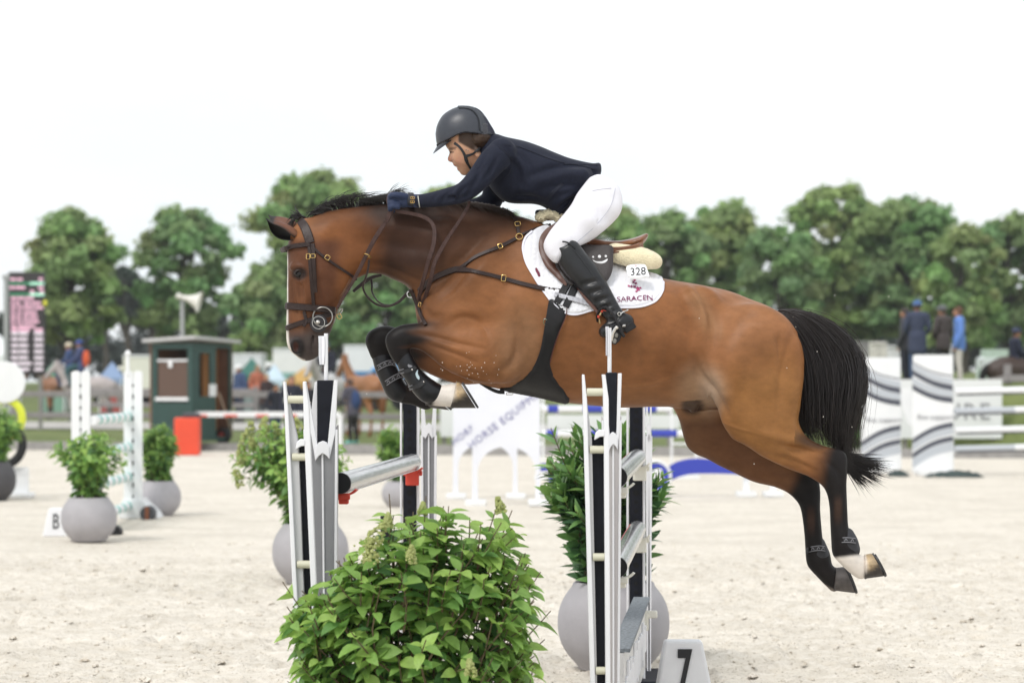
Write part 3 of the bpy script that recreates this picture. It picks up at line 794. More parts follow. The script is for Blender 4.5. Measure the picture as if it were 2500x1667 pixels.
# riders on the track at the left
a = G(160, 94); bg_horse('bay horse ridden along the track by a rider in a cream hat', a.x, a.y, 3.0, (.28, .13, .07), base=a.z - .1)
person('rider in cream hat and blue jacket on the bay horse', 170, 94, 838, 3.0, (.06, .095, .23), (.05, .07, .14), (.25, .16, .09), cap=(.70, .62, .48), mounted=True, group='riders on the track')
a = G(215, 91); bg_horse('pale grey horse ridden along the track beside the bay', a.x, a.y, 3.0, (.42, .37, .36), (.3, .27, .26), base=a.z - .1, legc=(.08, .08, .09))
person('rider in blue cap and orange striped blue jacket on the pale horse', 196, 91, 832, 3.0, (.07, .09, .20), (.04, .10, .11), (.06, .04, .03), cap=(.05, .09, .30), mounted=True, group='riders on the track', pack=(.75, .13, .05))

# ---- lorries, tents and stalls far behind
m_white = mat('white_painted_panel', (.78, .79, .80), rough=.5, noise=.05, nscale=2)
m_tyre = mat('tyre_rubber', (.018, .018, .019), rough=.8)
m_glass = mat('dark_window_glass', (.04, .05, .06), rough=.12, spec=.7)
def lorry(label, px0, px1, top, d, colr, roof=None, stripe=None, cab=True):
    x0, x1 = (px0 - 1250) / FPX * d, (px1 - 1250) / FPX * d; z0 = zter((x0 + x1) / 2, d); zt = CAMH - (top - HZ) / FPX * d; h = zt - z0; w_ = x1 - x0
    e = empty('lorry', ((x0 + x1) / 2, d, z0), label, 'lorry', 'lorries parked beyond the fence'); c = mat('paint_' + '_'.join('%02d' % int(q * 99) for q in colr), colr, rough=.45, noise=.05, nscale=2)
    mb = MB(); mb.box((x0 + w_ * .58, d + 1.2, z0 + .6 + (h - .6) / 2), (w_ * .84, 2.4, h - .6)); mb.build('body', c, e, bevel=.06)
    mb = MB(); mb.box((x0 + w_ * .58, d + 1.2, zt + .05), (w_ * .86, 2.46, .1)); mb.build('roof', roof or m_white, e, bevel=.03)
    mb = MB(); mb.box((x0 + w_ * .08, d + 1.2, z0 + .5 + h * .3), (w_ * .155, 2.2, h * .6)); o = mb.build('cab', c, e, bevel=.1)
    mb = MB(); mb.box((x0 + w_ * .08, d + .095, z0 + .5 + h * .42), (w_ * .10, .02, h * .2)); mb.build('window', m_glass, o)
    if stripe: 
        mb = MB(); mb.box((x0 + w_ * .58, d - .005, z0 + .6 + (h - .6) * .35), (w_ * .83, .02, h * .22)); mb.build('stripe', cloth(stripe), e)
    for t in (.12, .72, .86):
        mb = MB(); mb.tube([(x0 + w_ * t, d + .05, z0 + .45), (x0 + w_ * t, d + .3, z0 + .45)], .45, 16); mb.build('wheel', m_tyre, e, smooth=True)
lorry('white lorry with yellow front between scoreboard and hut', 285, 380, 872, 120, (.80, .79, .70))
lorry('white box lorry just right of the hut', 548, 640, 868, 125, (.70, .72, .74))
lorry('large white box lorry behind the horse\'s muzzle', 645, 775, 856, 122, (.84, .84, .84), stripe=(.25, .45, .42))
lorry('white lorry with blue stripe behind the horse\'s knees', 822, 930, 848, 118, (.82, .83, .86), stripe=(.05, .22, .45))
lorry('blue lorry seen under the horse\'s breast', 905, 1010, 875, 112, (.10, .34, .70))
def tent(label, px, w_, top, d, colr, wall=(.8, .8, .8)):
    p = G(px, d); k = d / FPX; W_ = w_ * k / 2; zt = CAMH - (top - HZ) * k; h = zt - p.z; e = empty('tent', p, label, 'tent', 'stall tents beyond the fence'); c = cloth(colr)
    mb = MB(); z1 = p.z + h * .68; b4 = [Vector((p.x + a * W_ * 1.08, p.y + W_ + b * W_ * 1.08, z1)) for a, b in ((-1, -1), (1, -1), (1, 1), (-1, 1))]; ap = Vector((p.x, p.y + W_, zt))
    mb.add(b4 + [ap] + [q - Vector((0, 0, .25)) for q in b4], [[0, 1, 4], [1, 2, 4], [2, 3, 4], [3, 0, 4]] + [[i, (i + 1) % 4, (i + 1) % 4 + 5, i + 5] for i in range(4)]); mb.build('roof', c, e)
    mb = MB(); mb.box((p.x, p.y + 2 * W_, p.z + h * .34), (2 * W_, .04, h * .68)); mb.box((p.x - W_, p.y + W_, p.z + h * .34), (.04, 2 * W_, h * .68)); mb.build('wall', cloth(wall), e)
    for a, b in ((-1, 0), (1, 0), (-1, 2), (1, 2)):
        mb = MB(); mb.tube([(p.x + a * W_ * .98, p.y + b * W_, p.z), (p.x + a * W_ * .98, p.y + b * W_, z1)], .04, 6); mb.build('pole', m_white, e)
    mb = MB(); mb.box((p.x, p.y + .3, p.z + .45), (1.7 * W_, .6, .9)); mb.build('counter', cloth(wall), e)
tent('green stall tent right of the white hut lorry', 612, 60, 872, 108, (.05, .16, .13), (.25, .3, .3))
tent('tent with an ochre canopy behind the near jump upright', 745, 95, 893, 100, (.50, .31, .10), (.16, .26, .21))
tent('pale blue tent left of the horse\'s muzzle', 668, 50, 888, 104, (.55, .68, .78))
tent('red and blue stall behind the left jump', 270, 55, 882, 104, (.25, .34, .52), (.42, .10, .09))
tent('small green tent beside the scoreboard foot', 130, 55, 880, 110, (.10, .32, .20), (.25, .42, .33))
tent('white pointed tent at the left edge beside the scoreboard', -30, 120, 800, 106, (.82, .84, .84))
tent('pale shelter with bright green edge behind the mounted rider', 2432, 70, 852, 84, (.62, .66, .66), (.45, .55, .48))
lorry('low grey lorry roof on the bank behind the tail', 2040, 2160, 838, 130, (.22, .21, .21), mat('grey_roof', (.25, .24, .24), rough=.8))
for i, (a, b, c_, dd, lb) in enumerate(((2124, 2163, 840, 67.2, 'grubby white box standing on the bank nearest the tail'), (2166, 2194, 848, 67, 'clean white box beside the grubby one on the bank'), (2291, 2322, 845, 67, 'white box on the bank behind the right striped wing'))):
    k = dd / FPX; p = G((a + b) / 2, dd); h = CAMH - (c_ - HZ) * k - p.z; mb = MB(); mb.box((p.x, p.y, p.z + h / 2), ((b - a) * k, .4, h)); mb.box((p.x, p.y - .01, p.z + h + .02), ((b - a) * k * 1.06, .44, .05))
    tag(mb.build('white_box', mat('grubby_white', (.62, .60, .55), rough=.7, noise=.3, nscale=5) if i == 0 else m_white, bevel=.015), lb, 'box', 'white boxes on the bank')

# ---- scoreboard, loudspeaker, hut, gate
k = 78 / FPX; c = P(64, 790, 78); zb = zter(c.x, 78)
e = empty('scoreboard', (c.x, 78, zb), 'tall dark electronic scoreboard with pink lines of results', 'scoreboard')
W_, H_ = 88 * k, 252 * k
mb = MB(); mb.box(c + Vector((0, .1, 0)), (W_, .2, H_)); mb.build('case', mat('dark_case', (.035, .036, .04), rough=.6), e, bevel=.02)
mb = MB(); mb.box(c + Vector((0, -.004, 0)), (W_ * .97, .01, H_ * .985)); scr = mb.build('screen', mat('led_screen', (.045, .038, .042), rough=.5), e)
for a in (-.38, .38):
    mb = MB(); mb.tube([(c.x + a * W_, 78.1, zb), (c.x + a * W_, 78.1, c.z - H_ / 2 + .02)], .06, 8); mb.build('leg', m_conc, e, smooth=True)
m_pk = mat('pink_led_text', (.85, .50, .64), rough=.6, emit=.4); m_wh = mat('white_led_text', (.80, .70, .78), rough=.6, emit=.4); m_gr = mat('green_led_line', (.04, .28, .14), rough=.6, emit=.3); m_mint = mat('mint_led_line', (.45, .85, .65), rough=.6, emit=.4)
rr = random.Random(3)
def led(px0, px1, py, h, m): 
    a, b = P(px0, py, 78), P(px1, py, 78); mb = MB(); mb.box(Vector(((a.x + b.x) / 2, 77.985, a.z)), (b.x - a.x, .012, h * k)); mb.build('text_line', m, scr)
for py, segs in ((682, ((26, 40), (42, 56), (95, 105))), (702, ((24, 36), (38, 62), (94, 106))), (712, ((74, 84), (98, 108))), (728, ((27, 42), (44, 60), (62, 84))), (740, ((27, 36), (38, 50), (58, 74), (76, 100))), (751, ((27, 40), (44, 56), (58, 82), (84, 106))),
                 (763, ((27, 38), (42, 54), (58, 90))), (774, ((27, 40), (42, 52), (56, 70), (72, 92))), (785, ((27, 38), (41, 54), (57, 96))), (796, ((28, 40), (44, 86)))):
    for a, b in segs:
        x = a
        while x < b - 1: w__ = min(rr.uniform(3, 6.5), b - x); led(x, x + w__ * .86, py, 6.5, m_pk); x += w__
for i, py in enumerate((805, 814, 828, 843, 858, 873, 887, 901)):
    for a, b in ((28, 44), (46, 70 + rr.uniform(-4, 8)), (84, 106)):
        x = a
        while x < b - 1: w__ = min(rr.uniform(3, 7), b - x); led(x, x + w__ * .88, py, 7.5, m_wh if i else m_pk); x += w__
led(24, 72, 692, 5, m_gr); led(73, 108, 692, 6, m_mint); led(24, 72, 719, 5, m_gr); led(73, 108, 719, 6, m_mint)
q = P(110, 740, 77.9); mb = MB(); mb.ball(q, .08, 14, 8, sc=(.8, .4, 1.1)); mb.build('yellow_marker', mat('yellow_plastic', (.75, .72, .05), rough=.5), e, smooth=True)
q = P(15, 800, 77); mb = MB(); mb.tube([(q.x, 77, zter(q.x, 77)), (q.x, 77, P(0, 678, 77).z)], .07, 10); mb.box((q.x, 77, P(0, 676, 77).z), (.18, .18, .12)); tag(mb.build('steel_pole', mat('galvanised_steel', (.42, .43, .43), rough=.45, metal=.4), smooth=True), 'slim grey steel pole standing beside the scoreboard', 'pole')

dH = 61.5; hp_ = P(470, 1058, dH); hz0 = zter(hp_.x, dH)
hut = empty('ticket_hut', (hp_.x, dH, hz0), 'dark green wooden ticket hut on wheels with open side door', 'hut')
m_green = mat('dark_green_paint', (.022, .060, .052), rough=.55, noise=.15, nscale=3, bump=.1, bscale=20); m_ply = mat('varnished_plywood', (.34, .14, .035), rough=.5, noise=.25, nscale=3, stretch=(1, 1, .3)); m_dk = mat('brown_interior', (.15, .075, .045), rough=.8, noise=.2, nscale=3)
th = -.70; RX = Matrix.Rotation(th, 3, 'Z'); fx = RX @ Vector((1, 0, 0)); fy = RX @ Vector((0, 1, 0))
# the corner nearest the camera at hp_; front wall runs left along -fx', side wall runs back to the right
th2 = math.radians(40); A_ = Vector((-math.cos(th2), math.sin(th2) * .55, 0)).normalized(); B_ = Vector((A_.y, -A_.x, 0)); B_ = B_ if B_.y > 0 else -B_
C0 = Vector((hp_.x, dH, hz0 + .28)); kH = dH / FPX
LA = (478 - 372) * kH / abs(A_.x); LB = (556 - 478) * kH / abs(B_.x); HH = P(0, 838, dH).z - C0.z
def wp(a, b, z): return C0 + A_ * a + B_ * b + Vector((0, 0, z))
def wall(name, o, u, rects, m, t=.05, parent=hut):
    """panels: rects (u0,u1,z0,z1) on the wall starting at o along u"""
    nn = u.cross(Vector((0, 0, 1))).normalized(); nn = nn if nn.y < 0 else -nn
    for u0, u1, z0, z1 in rects:
        mb = MB(); q = [o + u * u0 + Vector((0, 0, z0)), o + u * u1 + Vector((0, 0, z0)), o + u * u1 + Vector((0, 0, z1)), o + u * u0 + Vector((0, 0, z1))]; mb.prism(q, Vector((0, 0, 0)), -nn * t); ob = mb.build(name, m, parent)
    return ob
zf = lambda py: P(0, py, dH).z - C0.z
wall('front_board', C0, A_, [(0, LA, 0, zf(982)), (0, LA, zf(852), HH), (0, .13, zf(982), zf(852)), (LA - .14, LA, zf(982), zf(852))], m_green)
wall('side_board', C0 + B_ * .052, B_, [(0, .02, 0, HH)], m_green)
wall('side_board', C0, B_, [(LB * .03, LB * .60, 0, zf(968)), (LB * .03, LB * .17, zf(968), HH), (LB * .45, LB * .60, zf(968), HH), (LB * .17, LB * .45, zf(862), HH), (LB * .60, LB, zf(848), HH)], m_green)
wall('door_post', C0, B_, [(LB - .07, LB, 0, zf(848))], m_green)
wall('inner_door', C0 + A_ * .35, B_, [(LB * .60, LB + .05, .02, zf(850))], m_ply)
wall('back_wall', C0 + B_ * LB + Vector((0, 0, .0)), A_, [(0, LA, 0, HH)], m_dk)
wall('far_wall', C0 + A_ * LA, B_, [(0, LB, 0, HH)], m_dk)
mb = MB(); mb.prism([wp(0, 0, .02), wp(LA, 0, .02), wp(LA, LB, .02), wp(0, LB, .02)], (0, 0, -.08), (0, 0, 0)); mb.build('floor_frame', m_green, hut)
ov = .16; mb = MB(); mb.prism([wp(-ov, -ov, HH + .10), wp(LA + ov, -ov, HH + .03), wp(LA + ov, LB + ov, HH - .03), wp(-ov, LB + ov, HH + .02)], (0, 0, 0), (0, 0, .07)); mb.build('roof', mat('pale_roof_edge', (.50, .50, .50), rough=.6), hut)
wall('window_sill', C0 - B_ * .05, A_, [(.10, LA - .12, zf(978), zf(970))], m_white, .12)
wall('window_bar', C0, A_, [(.13, LA - .14, zf(882), zf(877))], m_white, .03)
wall('window_glass', C0 + B_ * .03, A_, [(.13, LA - .14, zf(970), zf(882))], mat('thin_glass', (.55, .5, .45), rough=.05, spec=.6) if False else mat('window_reflection', (.10, .055, .035), rough=.08, spec=.6), .005)  # opaque glossy pane in the brown of the interior
wall('notice', C0 - B_ * .01, A_, [(.52, .62, zf(897), zf(880))], m_white, .01)
wall('notice', C0 - A_ * .01 , B_, [(LB * .42, LB * .60, zf(968), zf(938))], m_white, .01)
mb = MB(); mb.ball(wp(.32, .22, zf(940)), .11, 14, 9, sc=(.85, .85, 1.1)); mb.build('clerk_head', m_face, hut, smooth=True) if False else None
for a, b in ((.12, LB * .9), (LA * .9, .1), (.1, .12)):
    mb = MB(); c_ = wp(a, b, -.02 - .0); c_.z = zter(c_.x, c_.y) + .19; mb.tube([c_ - fy * .05, c_ + fy * .05], .19, 18); w__ = mb.build('wheel', m_tyre, hut, smooth=True); mb = MB(); mb.tube([c_ - fy * .06, c_ + fy * .06], .09, 12); mb.build('hub', mat('red_hub', (.35, .05, .04), rough=.5), w__, smooth=True)
mb = MB(); mb.tube([wp(LA * .5, LB * .5, -.02), wp(LA * .5, LB * .5, -.2)], .05, 8); mb.build('drawbar', m_conc, hut)
mb = MB(); mb.tube([wp(.02, LB + .08, .05), wp(-.06, LB * .62, 1.0)], .02, 6); tag(mb.build('broom_handle', mat('pale_wood', (.45, .34, .26), rough=.7)), 'pale broom handle leaning in the hut doorway', 'broom')
# loudspeaker on its mast behind the hut
dS = 66; e = empty('loudspeaker', G(445, dS), 'white horn loudspeaker on a thin mast above the green hut', 'loudspeaker')
b_ = G(445, dS); t_ = P(445, 722, dS); mb = MB(); mb.tube([b_, t_], .05, 8); mb.build('mast', mat('galvanised_steel', (.42, .43, .43), rough=.45, metal=.4), e, smooth=True)
ax0, ax1 = P(432, 722, dS - .1), P(487, 737, dS - .12); dv = (ax1 - ax0); Ln = dv.length; dv.normalize(); rt = dv.to_track_quat('Z', 'Y').to_matrix()
mb = MB(); prof = [(.03, -.02), (.07, 0), (.075, .12 * Ln), (.05, .16 * Ln), (.055, .3 * Ln), (.09, .55 * Ln), (.16, .82 * Ln), (.25, Ln), (.265, Ln + .01), (.25, Ln + .005), (.14, .8 * Ln), (.06, .5 * Ln)]
n = 28; v = [ax0 + rt @ Vector((r * math.cos(2 * math.pi * i / n), r * math.sin(2 * math.pi * i / n), z)) for r, z in prof for i in range(n)]
mb.add(v, [[i * n + q, i * n + (q + 1) % n, (i + 1) * n + (q + 1) % n, (i + 1) * n + q] for i in range(len(prof) - 1) for q in range(n)]); mb.build('horn', mat('cream_horn', (.72, .70, .64), rough=.45), e, smooth=True)
# gate barrier
dG = 58.5; a, b = P(428, 1100, dG), P(488, 1100, dG); k = dG / FPX
e = empty('barrier_post', ((a.x + b.x) / 2, dG, 0), 'orange red barrier pillar with a striped boom beside the hut', 'barrier')
mb = MB(); zt = P(0, 1019, dG).z; mb.box(((a.x + b.x) / 2, dG, zt / 2), (b.x - a.x, .45, zt)); mb.build('pillar', mat('signal_red_paint', (.75, .075, .03), rough=.5, noise=.06, nscale=3), e, bevel=.03)
mb = MB(); mb.box((P(468, 0, dG).x, dG, zt + .05), (.36, .3, .11)); mb.build('motor_cap', mat('dark_grey_plastic', (.06, .06, .07), rough=.5), e, bevel=.03)
zr = P(0, 1011, dG).z
xs = [P(q, 0, dG).x for q in (478, 482, 506, 548, 580, 625, 655, 695, 725, 765, 795, 830)]
for i in range(len(xs) - 1):
    mb = MB(); mb.box(((xs[i] + xs[i + 1]) / 2, dG - .02, zr), (xs[i + 1] - xs[i], .05, .11)); mb.build('boom_section', m_white, e)
    if i % 2 == 1:
        mb = MB(); mb.box(((xs[i] + xs[i + 1]) / 2, dG - .049, zr - .028), (xs[i + 1] - xs[i], .006, .045)); mb.build('reflective_patch', mat('red_reflector', (.70, .10, .06), rough=.4), e)
mb = MB(); mb.box((xs[-1], dG, zr / 2), (.1, .1, zr)); mb.build('rest_post', m_white, e)

# ---- banner boards along the right-hand bank
def board(px0, px1, top, bot, d, label, words=None, wx=None):
    a, b = P(px0, top, d), P(px1, bot, d); cx = (a.x + b.x) / 2; cz = (a.z + b.z) / 2
    e = empty('banner_board', (cx, d, zter(cx, d)), label, 'banner', 'white banner boards behind the arena'); mb = MB(); mb.box((cx, d, cz), (b.x - a.x, .06, a.z - b.z)); mb.build('panel', mat('white_banner', (.80, .81, .82), rough=.55, noise=.03, nscale=1.5), e)
    for t in (.08, .5, .92):
        x = a.x + (b.x - a.x) * t; mb = MB(); mb.box((x, d + .08, (b.z + zter(x, d)) / 2 + .2), (.09, .07, b.z - zter(x, d) + .5)); mb.build('leg', m_wood, e)
    return e
def flat_text(name, s, c, size, m, parent, rot=0.0, yaw=0.0, font_shear=0, space=1.0, sx=1.0):
    """lettering standing on an upright board facing the camera"""
    cu = bpy.data.curves.new('t', 'FONT'); cu.body = s; cu.align_x = 'CENTER'; cu.align_y = 'CENTER'; cu.size = size; cu.extrude = .002; cu.resolution_u = 2; cu.space_character = space
    ob = bpy.data.objects.new('t', cu); COL.objects.link(ob); bpy.context.view_layer.update()
    me = bpy.data.meshes.new_from_object(ob.evaluated_get(bpy.context.evaluated_depsgraph_get())); bpy.data.objects.remove(ob)
    M_ = Matrix.Translation(Vector(c)) @ Matrix.Rotation(yaw, 4, 'Z') @ Matrix.Rotation(math.radians(90), 4, 'X') @ Matrix.Rotation(rot, 4, 'Z') @ Matrix.Diagonal((sx, 1, 1, 1))
    me.transform(parent_world(parent).inverted() @ M_); me.materials.append(m); o = bpy.data.objects.new(name, me); COL.objects.link(o); o.parent = parent; return o
m_gtxt = mat('grey_print', (.30, .30, .32), rough=.7)
bb = board(2190, 2446, 926, 1070, 59.0, 'white banner lettered in grey behind the striped jump poles')
flat_text('lettering', 'URE', P(2362, 1006, 58.95), .50, m_gtxt, bb, sx=1.0, space=1.15)
board(2040, 2186, 930, 1068, 59.6, 'blank white banner behind the first striped wing')
bb = board(1075, 1190, 935, 1066, 62.5, 'white banner left of the arched panels')
board(1335, 1660, 1012, 1046, 60.8, 'long pale banner behind the blue and white poles')
# ============================================================ JUMPS AND PLANTS
m_jw = mat('white_jump_paint', (.80, .80, .83), rough=.4, noise=.04, nscale=5, bump=.05, bscale=30)
m_alu = mat('grey_aluminium_profile', (.27, .27, .285), rough=.4, metal=.25, noise=.06, nscale=6)
m_blackp = mat('black_post', (.009, .010, .016), rough=.5, noise=.3, nscale=14, bump=.08, bscale=60, spec=.2)
m_rung = mat('cream_rung', (.62, .60, .47), rough=.45)
m_hole = mat('post_hole', (.002, .002, .003), rough=.9)
GZERO = lambda d: HZ + CAMH * FPX / d
def plate(mb, poly, d, th=.05, mi=0):
    """an upright piece: pixel outline at distance d with real thickness away from the camera"""
    mb.prism([P(a, b, d) for a, b in poly], (0, 0, 0), (0, th, 0), mi)
def near_wing(label, A, W, post, flag, dA, dW, dP, notch, capw, alu, shade_w=38, grp='wings of the jump in the middle'):
    """A: outer narrow frame, W: V-topped profile in front of the black post; rows of pixel columns at the top and at the foot"""
    gA, gW, gP = GZERO(dA), GZERO(dW), GZERO(dP)
    e = empty('jump_wing', P((W[0] + W[2]) / 2, gW, dW), label, 'jump wing', grp)
    (at, a0, a1, ab0, ab1, acap) = A
    # outer frame: two tapering blades with rungs; shade on the left blade's side is painted grey
    mb = MB(); plate(mb, [(a0, at), (a0 + 6, at), (a0 + 12, at + 60), (ab0 + 12, gA), (ab0, gA)], dA, .045); mb.build('blade', m_jw, e, bevel=.003)
    mb = MB(); plate(mb, [(a0 + 4, at + 4), (a0 + shade_w - 4, acap - 22), (a0 + shade_w, acap + 10), (ab0 + shade_w * .62, gA), (ab0 + 4, gA)], dA + .022, .045); mb.build('web', mat('pale_grey_profile', (.52, .52, .53), rough=.4, metal=.2), e, bevel=.003)
    mb = MB(); plate(mb, [(a1 - 3, at), (a1 + 4, at), (a1 + 12, at + 60), (ab1 + 6, gA), (ab1 - 6, gA), (a1, at + 120)], dA, .045); mb.build('blade', m_jw, e, bevel=.003)
    mb = MB(); plate(mb, [(a0 + 30, acap + 12), (a0 + 33, acap - 6), (a0 + 42, acap - 14), (a1 + 2, acap - 12), (a1 + 2, acap + 3), (a0 + 44, acap + 4)], dA - .004, .05); mb.build('notch_cap', m_jw, e, bevel=.003)
    mb = MB(); plate(mb, [(a0 + shade_w - 3, acap + 4), (a1 + 6, acap + 4), (ab1 + 4, gA), (ab0 + 12, gA)], dA + .055, .04); mb.build('dark_insert', m_blackp, e)
    for y in (at + 43, at + 183, at + 445, at + 722):
        t = (y - at) / (gA - at); xa, xb = a0 + (ab0 - a0) * t + 8 + (6 if t > .1 else 2), a1 + (ab1 - a1) * t + 2
        mb = MB(); mb.tube([P(xa, y, dA + .02), P(xb, y, dA + .02)], 9.6 * dA / FPX, 14); mb.build('rung', m_rung, e, smooth=True)
    # profile with the V-shaped head
    wt, x0, x1, xc, b0, b1 = W[3], W[0], W[2], W[1], W[4], W[5]
    wn = notch; wdt = x1 - x0
    mb = MB(); plate(mb, [(x0, wn - 40), (xc, wn + 32), (x1, wn - 40), (b1, gW), (b0, gW)], dW, .10); mb.build('profile', alu, e)
    mb = MB(); plate(mb, [(x0 - 1, wt), (x0 + 6, wt), (xc - capw * .75, wn + 8), (xc - capw, wn + 48), (x0 + wdt * .22, wn - 20)], dW - .012, .03); mb.build('prong', m_jw, e, bevel=.002)
    mb = MB(); plate(mb, [(x1 - 8, wt - 3), (x1 + 1, wt - 3), (x1 - wdt * .06, wn - 20), (xc + capw, wn + 42), (xc + capw * .75, wn + 8)], dW - .012, .03); mb.build('prong', m_jw, e, bevel=.002)
    mb = MB(); plate(mb, [(x0 + wdt * .33, wt + 2), (x0 + wdt * .40, wt), (x0 + wdt * .42, wn), (x0 + wdt * .14, wn - 10)], dP + .12, .03); mb.build('prong', m_jw, e, bevel=.002)
    cap = [(xc - capw, wn + 46), (xc - capw * .95, wn + 12), (xc - capw * .55, wn + 2), (xc, wn - 2), (xc + capw * .55, wn + 2), (xc + capw * .95, wn + 12), (xc + capw, wn + 42), (xc + capw * .55, wn + 33), (xc, wn + 28), (xc - capw * .55, wn + 35)]
    mb = MB(); plate(mb, cap, dW - .020, .05); mb.build('notch_cap', m_jw, e, bevel=.002)
    for xa, xb, w_ in ((x0 + 3, b0 + 3, 7), (xc, (b0 + b1) / 2, 4.5), (x1 - 2, b1 - 2, 6)):
        mb = MB(); plate(mb, [(xa - w_ / 2, wn - (30 if xa != xc else -28)), (xa + w_ / 2, wn - (30 if xa != xc else -28)), (xb + w_ / 2, gW), (xb - w_ / 2, gW)], dW - .009, .03); mb.build('edge_strip', m_jw, e, bevel=.002)
    # post that carries the cups
    p0, p1, pt_ = post
    mb = MB(); plate(mb, [(p0, pt_), (p1, pt_), (p1, gP), (p0, gP)], dP, .09); mb.build('post', m_blackp, e, bevel=.004)
    mb = MB(); mb.box(P((x0 + x1) / 2, gW - 6, dW + .35), (.5, .62, .08)); mb.build('foot', m_blackp, e, bevel=.02)
    # marker flag on its rod
    fx, ft, fb, rows = flag
    f = empty('marker_flag', P(fx, pt_, dP + .04), 'white marker flag on a thin rod above the ' + ('left' if fx < 1000 else 'right') + ' near jump wing', 'marker flag', 'marker flags on the jump')
    mb = MB(); mb.tube([P(fx, ft, dP + .04), P(fx, pt_ + 30, dP + .04)], .0085, 10); mb.build('rod', m_jw, f, smooth=True)
    n = len(rows); v = []
    for sh in (0, 1):
        for (xa, xb, y) in rows: v += [P(xa, y, dP + .035 - .008 * sh), P((xa + xb) / 2, y, dP + .05 - .008 * sh), P(xb, y, dP + .035 - .008 * sh)]
    fc = []
    for sh in (0, 1):
        for i in range(n - 1):
            for k in (0, 1): a = sh * n * 3 + i * 3 + k; q = [a, a + 1, a + 4, a + 3]; fc.append(q if sh else q[::-1])
    for i in range(n - 1):
        for k in (0, 2): a = i * 3 + k; fc.append([a, a + 3, a + 3 + n * 3, a + n * 3])
    mb = MB(); mb.add(v, fc); mb.build('flag', m_plateW, f)
    return e
m_plateW = mat('white_flag_plastic', (.84, .84, .87), rough=.4)
near_wing('white and grey jump wing standing nearest on the left beside the bush', (932, 691, 742, 736, 786, 1085), (741, 787, 823, 931, 772, 818), (774, 813, 928), (796, 814, 915, [(777, 792, 820), (778, 793, 840), (778, 792, 870), (780, 791, 890)]), 10.95, 11.25, 11.5, 1078, 17, m_alu)
near_wing('white and grey jump wing standing nearest on the right in front of the pot', (914, 1421, 1474, 1448, 1486, 1062), (1470, 1497, 1517, 914, 1486, 1510), (1480, 1507, 909), (1488, 800, 915, [(1478, 1486, 797), (1479, 1487, 820), (1479, 1487, 850), (1479, 1486, 868)]), 10.95, 11.25, 11.5, 1056, 11, mat('pale_pinkish_profile', (.52, .49, .49), rough=.42, metal=.15, noise=.05, nscale=6), 24)
def far_wing(label, p0, p1, w0, w1, d, notch, ws=True):
    gP = GZERO(d); e = empty('jump_wing', P((p0 + p1) / 2, gP, d), label, 'jump wing', 'wings of the jump in the middle'); top = P(0, 0, d).z; ty = HZ
    mb = MB(); plate(mb, [(p0, ty), (p1, ty), (p1, gP), (p0, gP)], d, .07); po = mb.build('post', m_blackp, e, bevel=.003)
    for xa, w_ in ((p0 - 5, 5), (p1 + 4, 7)):
        mb = MB(); plate(mb, [(xa - w_ / 2, ty + 3), (xa + w_ / 2, ty + 3), (xa + w_ / 2, gP), (xa - w_ / 2, gP)], d + .01, .06); mb.build('edge_strip', m_jw, e, bevel=.002)
    c = (p0 + p1) / 2; k = d / FPX
    y = ty + 14; i = 0; mb = MB(); mh = MB()
    while y < gP - 10:
        if i % 8 == 2:
            for s in (-1, 1): mb.ball(P(c + s * 6.5, y, d - .003), .0065, 8, 5)
        else: mh.tube([P(c, y, d + .004), P(c, y, d - .0015)], .011 if i % 4 else .016, 12)
        y += 22; i += 1
    o = mh.build('peg_hole', m_hole, po); o['kind'] = 'stuff'
    o = mb.build('screw', m_steel, po, smooth=True); o['kind'] = 'stuff'
    d2 = d + .4; g2 = GZERO(d2)
    mb = MB(); plate(mb, [(w0, notch + 20), (w1, notch + 20), (w1 - 4, g2), (w0 + 4, g2)], d2, .09); mb.build('profile', m_alu, e)
    xc = (w0 + w1) / 2; cw = min(9, (w1 - w0) * .25)
    for xa, s in ((w0, 1), (w1, -1)):
        mb = MB(); plate(mb, sorted_poly([(xa, ty + 8), (xa + s * 5, ty + 8), (xc - s * cw * .8, notch + 4), (xc - s * cw, notch + 30), (xa + s * 2, notch + 26)]), d2 - .012, .03); mb.build('prong', m_jw, e)
        mb = MB(); plate(mb, [(xa + s * 2.5 - 3, notch + 24), (xa + s * 2.5 + 3, notch + 24), (xa + s * 6 + 3, g2), (xa + s * 6 - 3, g2)], d2 - .01, .03); mb.build('edge_strip', m_jw, e)
    mb = MB(); plate(mb, [(xc - 1.7, notch + 22), (xc + 1.7, notch + 22), (xc + 1.7, g2), (xc - 1.7, g2)], d2 - .01, .03); mb.build('edge_strip', m_jw, e)
    mb = MB(); plate(mb, [(xc - cw, notch + 34), (xc - cw * .9, notch + 2), (xc, notch - 6), (xc + cw * .9, notch + 2), (xc + cw, notch + 34), (xc, notch + 18)], d2 - .02, .04); mb.build('notch_cap', m_jw, e)
    mb = MB(); mb.box(P((p0 + w1) / 2 - 10, gP - 5, d + .2), (.42, .7, .08)); mb.build('foot', m_blackp, e, bevel=.02)
    return e
def sorted_poly(p): return p
far_wing('black and white jump wing at the far end of the left rail', 984, 1016, 1027, 1066, 14.6, 1038)
far_wing('black and white jump wing at the far end of the right rails', 1538, 1568, 1577, 1592, 14.6, 1040)
# black round foot showing left of the far left wing
mb = MB(); mb.tube([P(942, 1318, 14.6), P(942, 1262, 14.6)], .028, 12); mb.ball(P(942, 1262, 14.6), .030, 12, 8, sc=(1, 1, .6)); tag(mb.build('foot_stub', m_rubber, smooth=True), 'short black round stub standing behind the leafy bush', 'post')

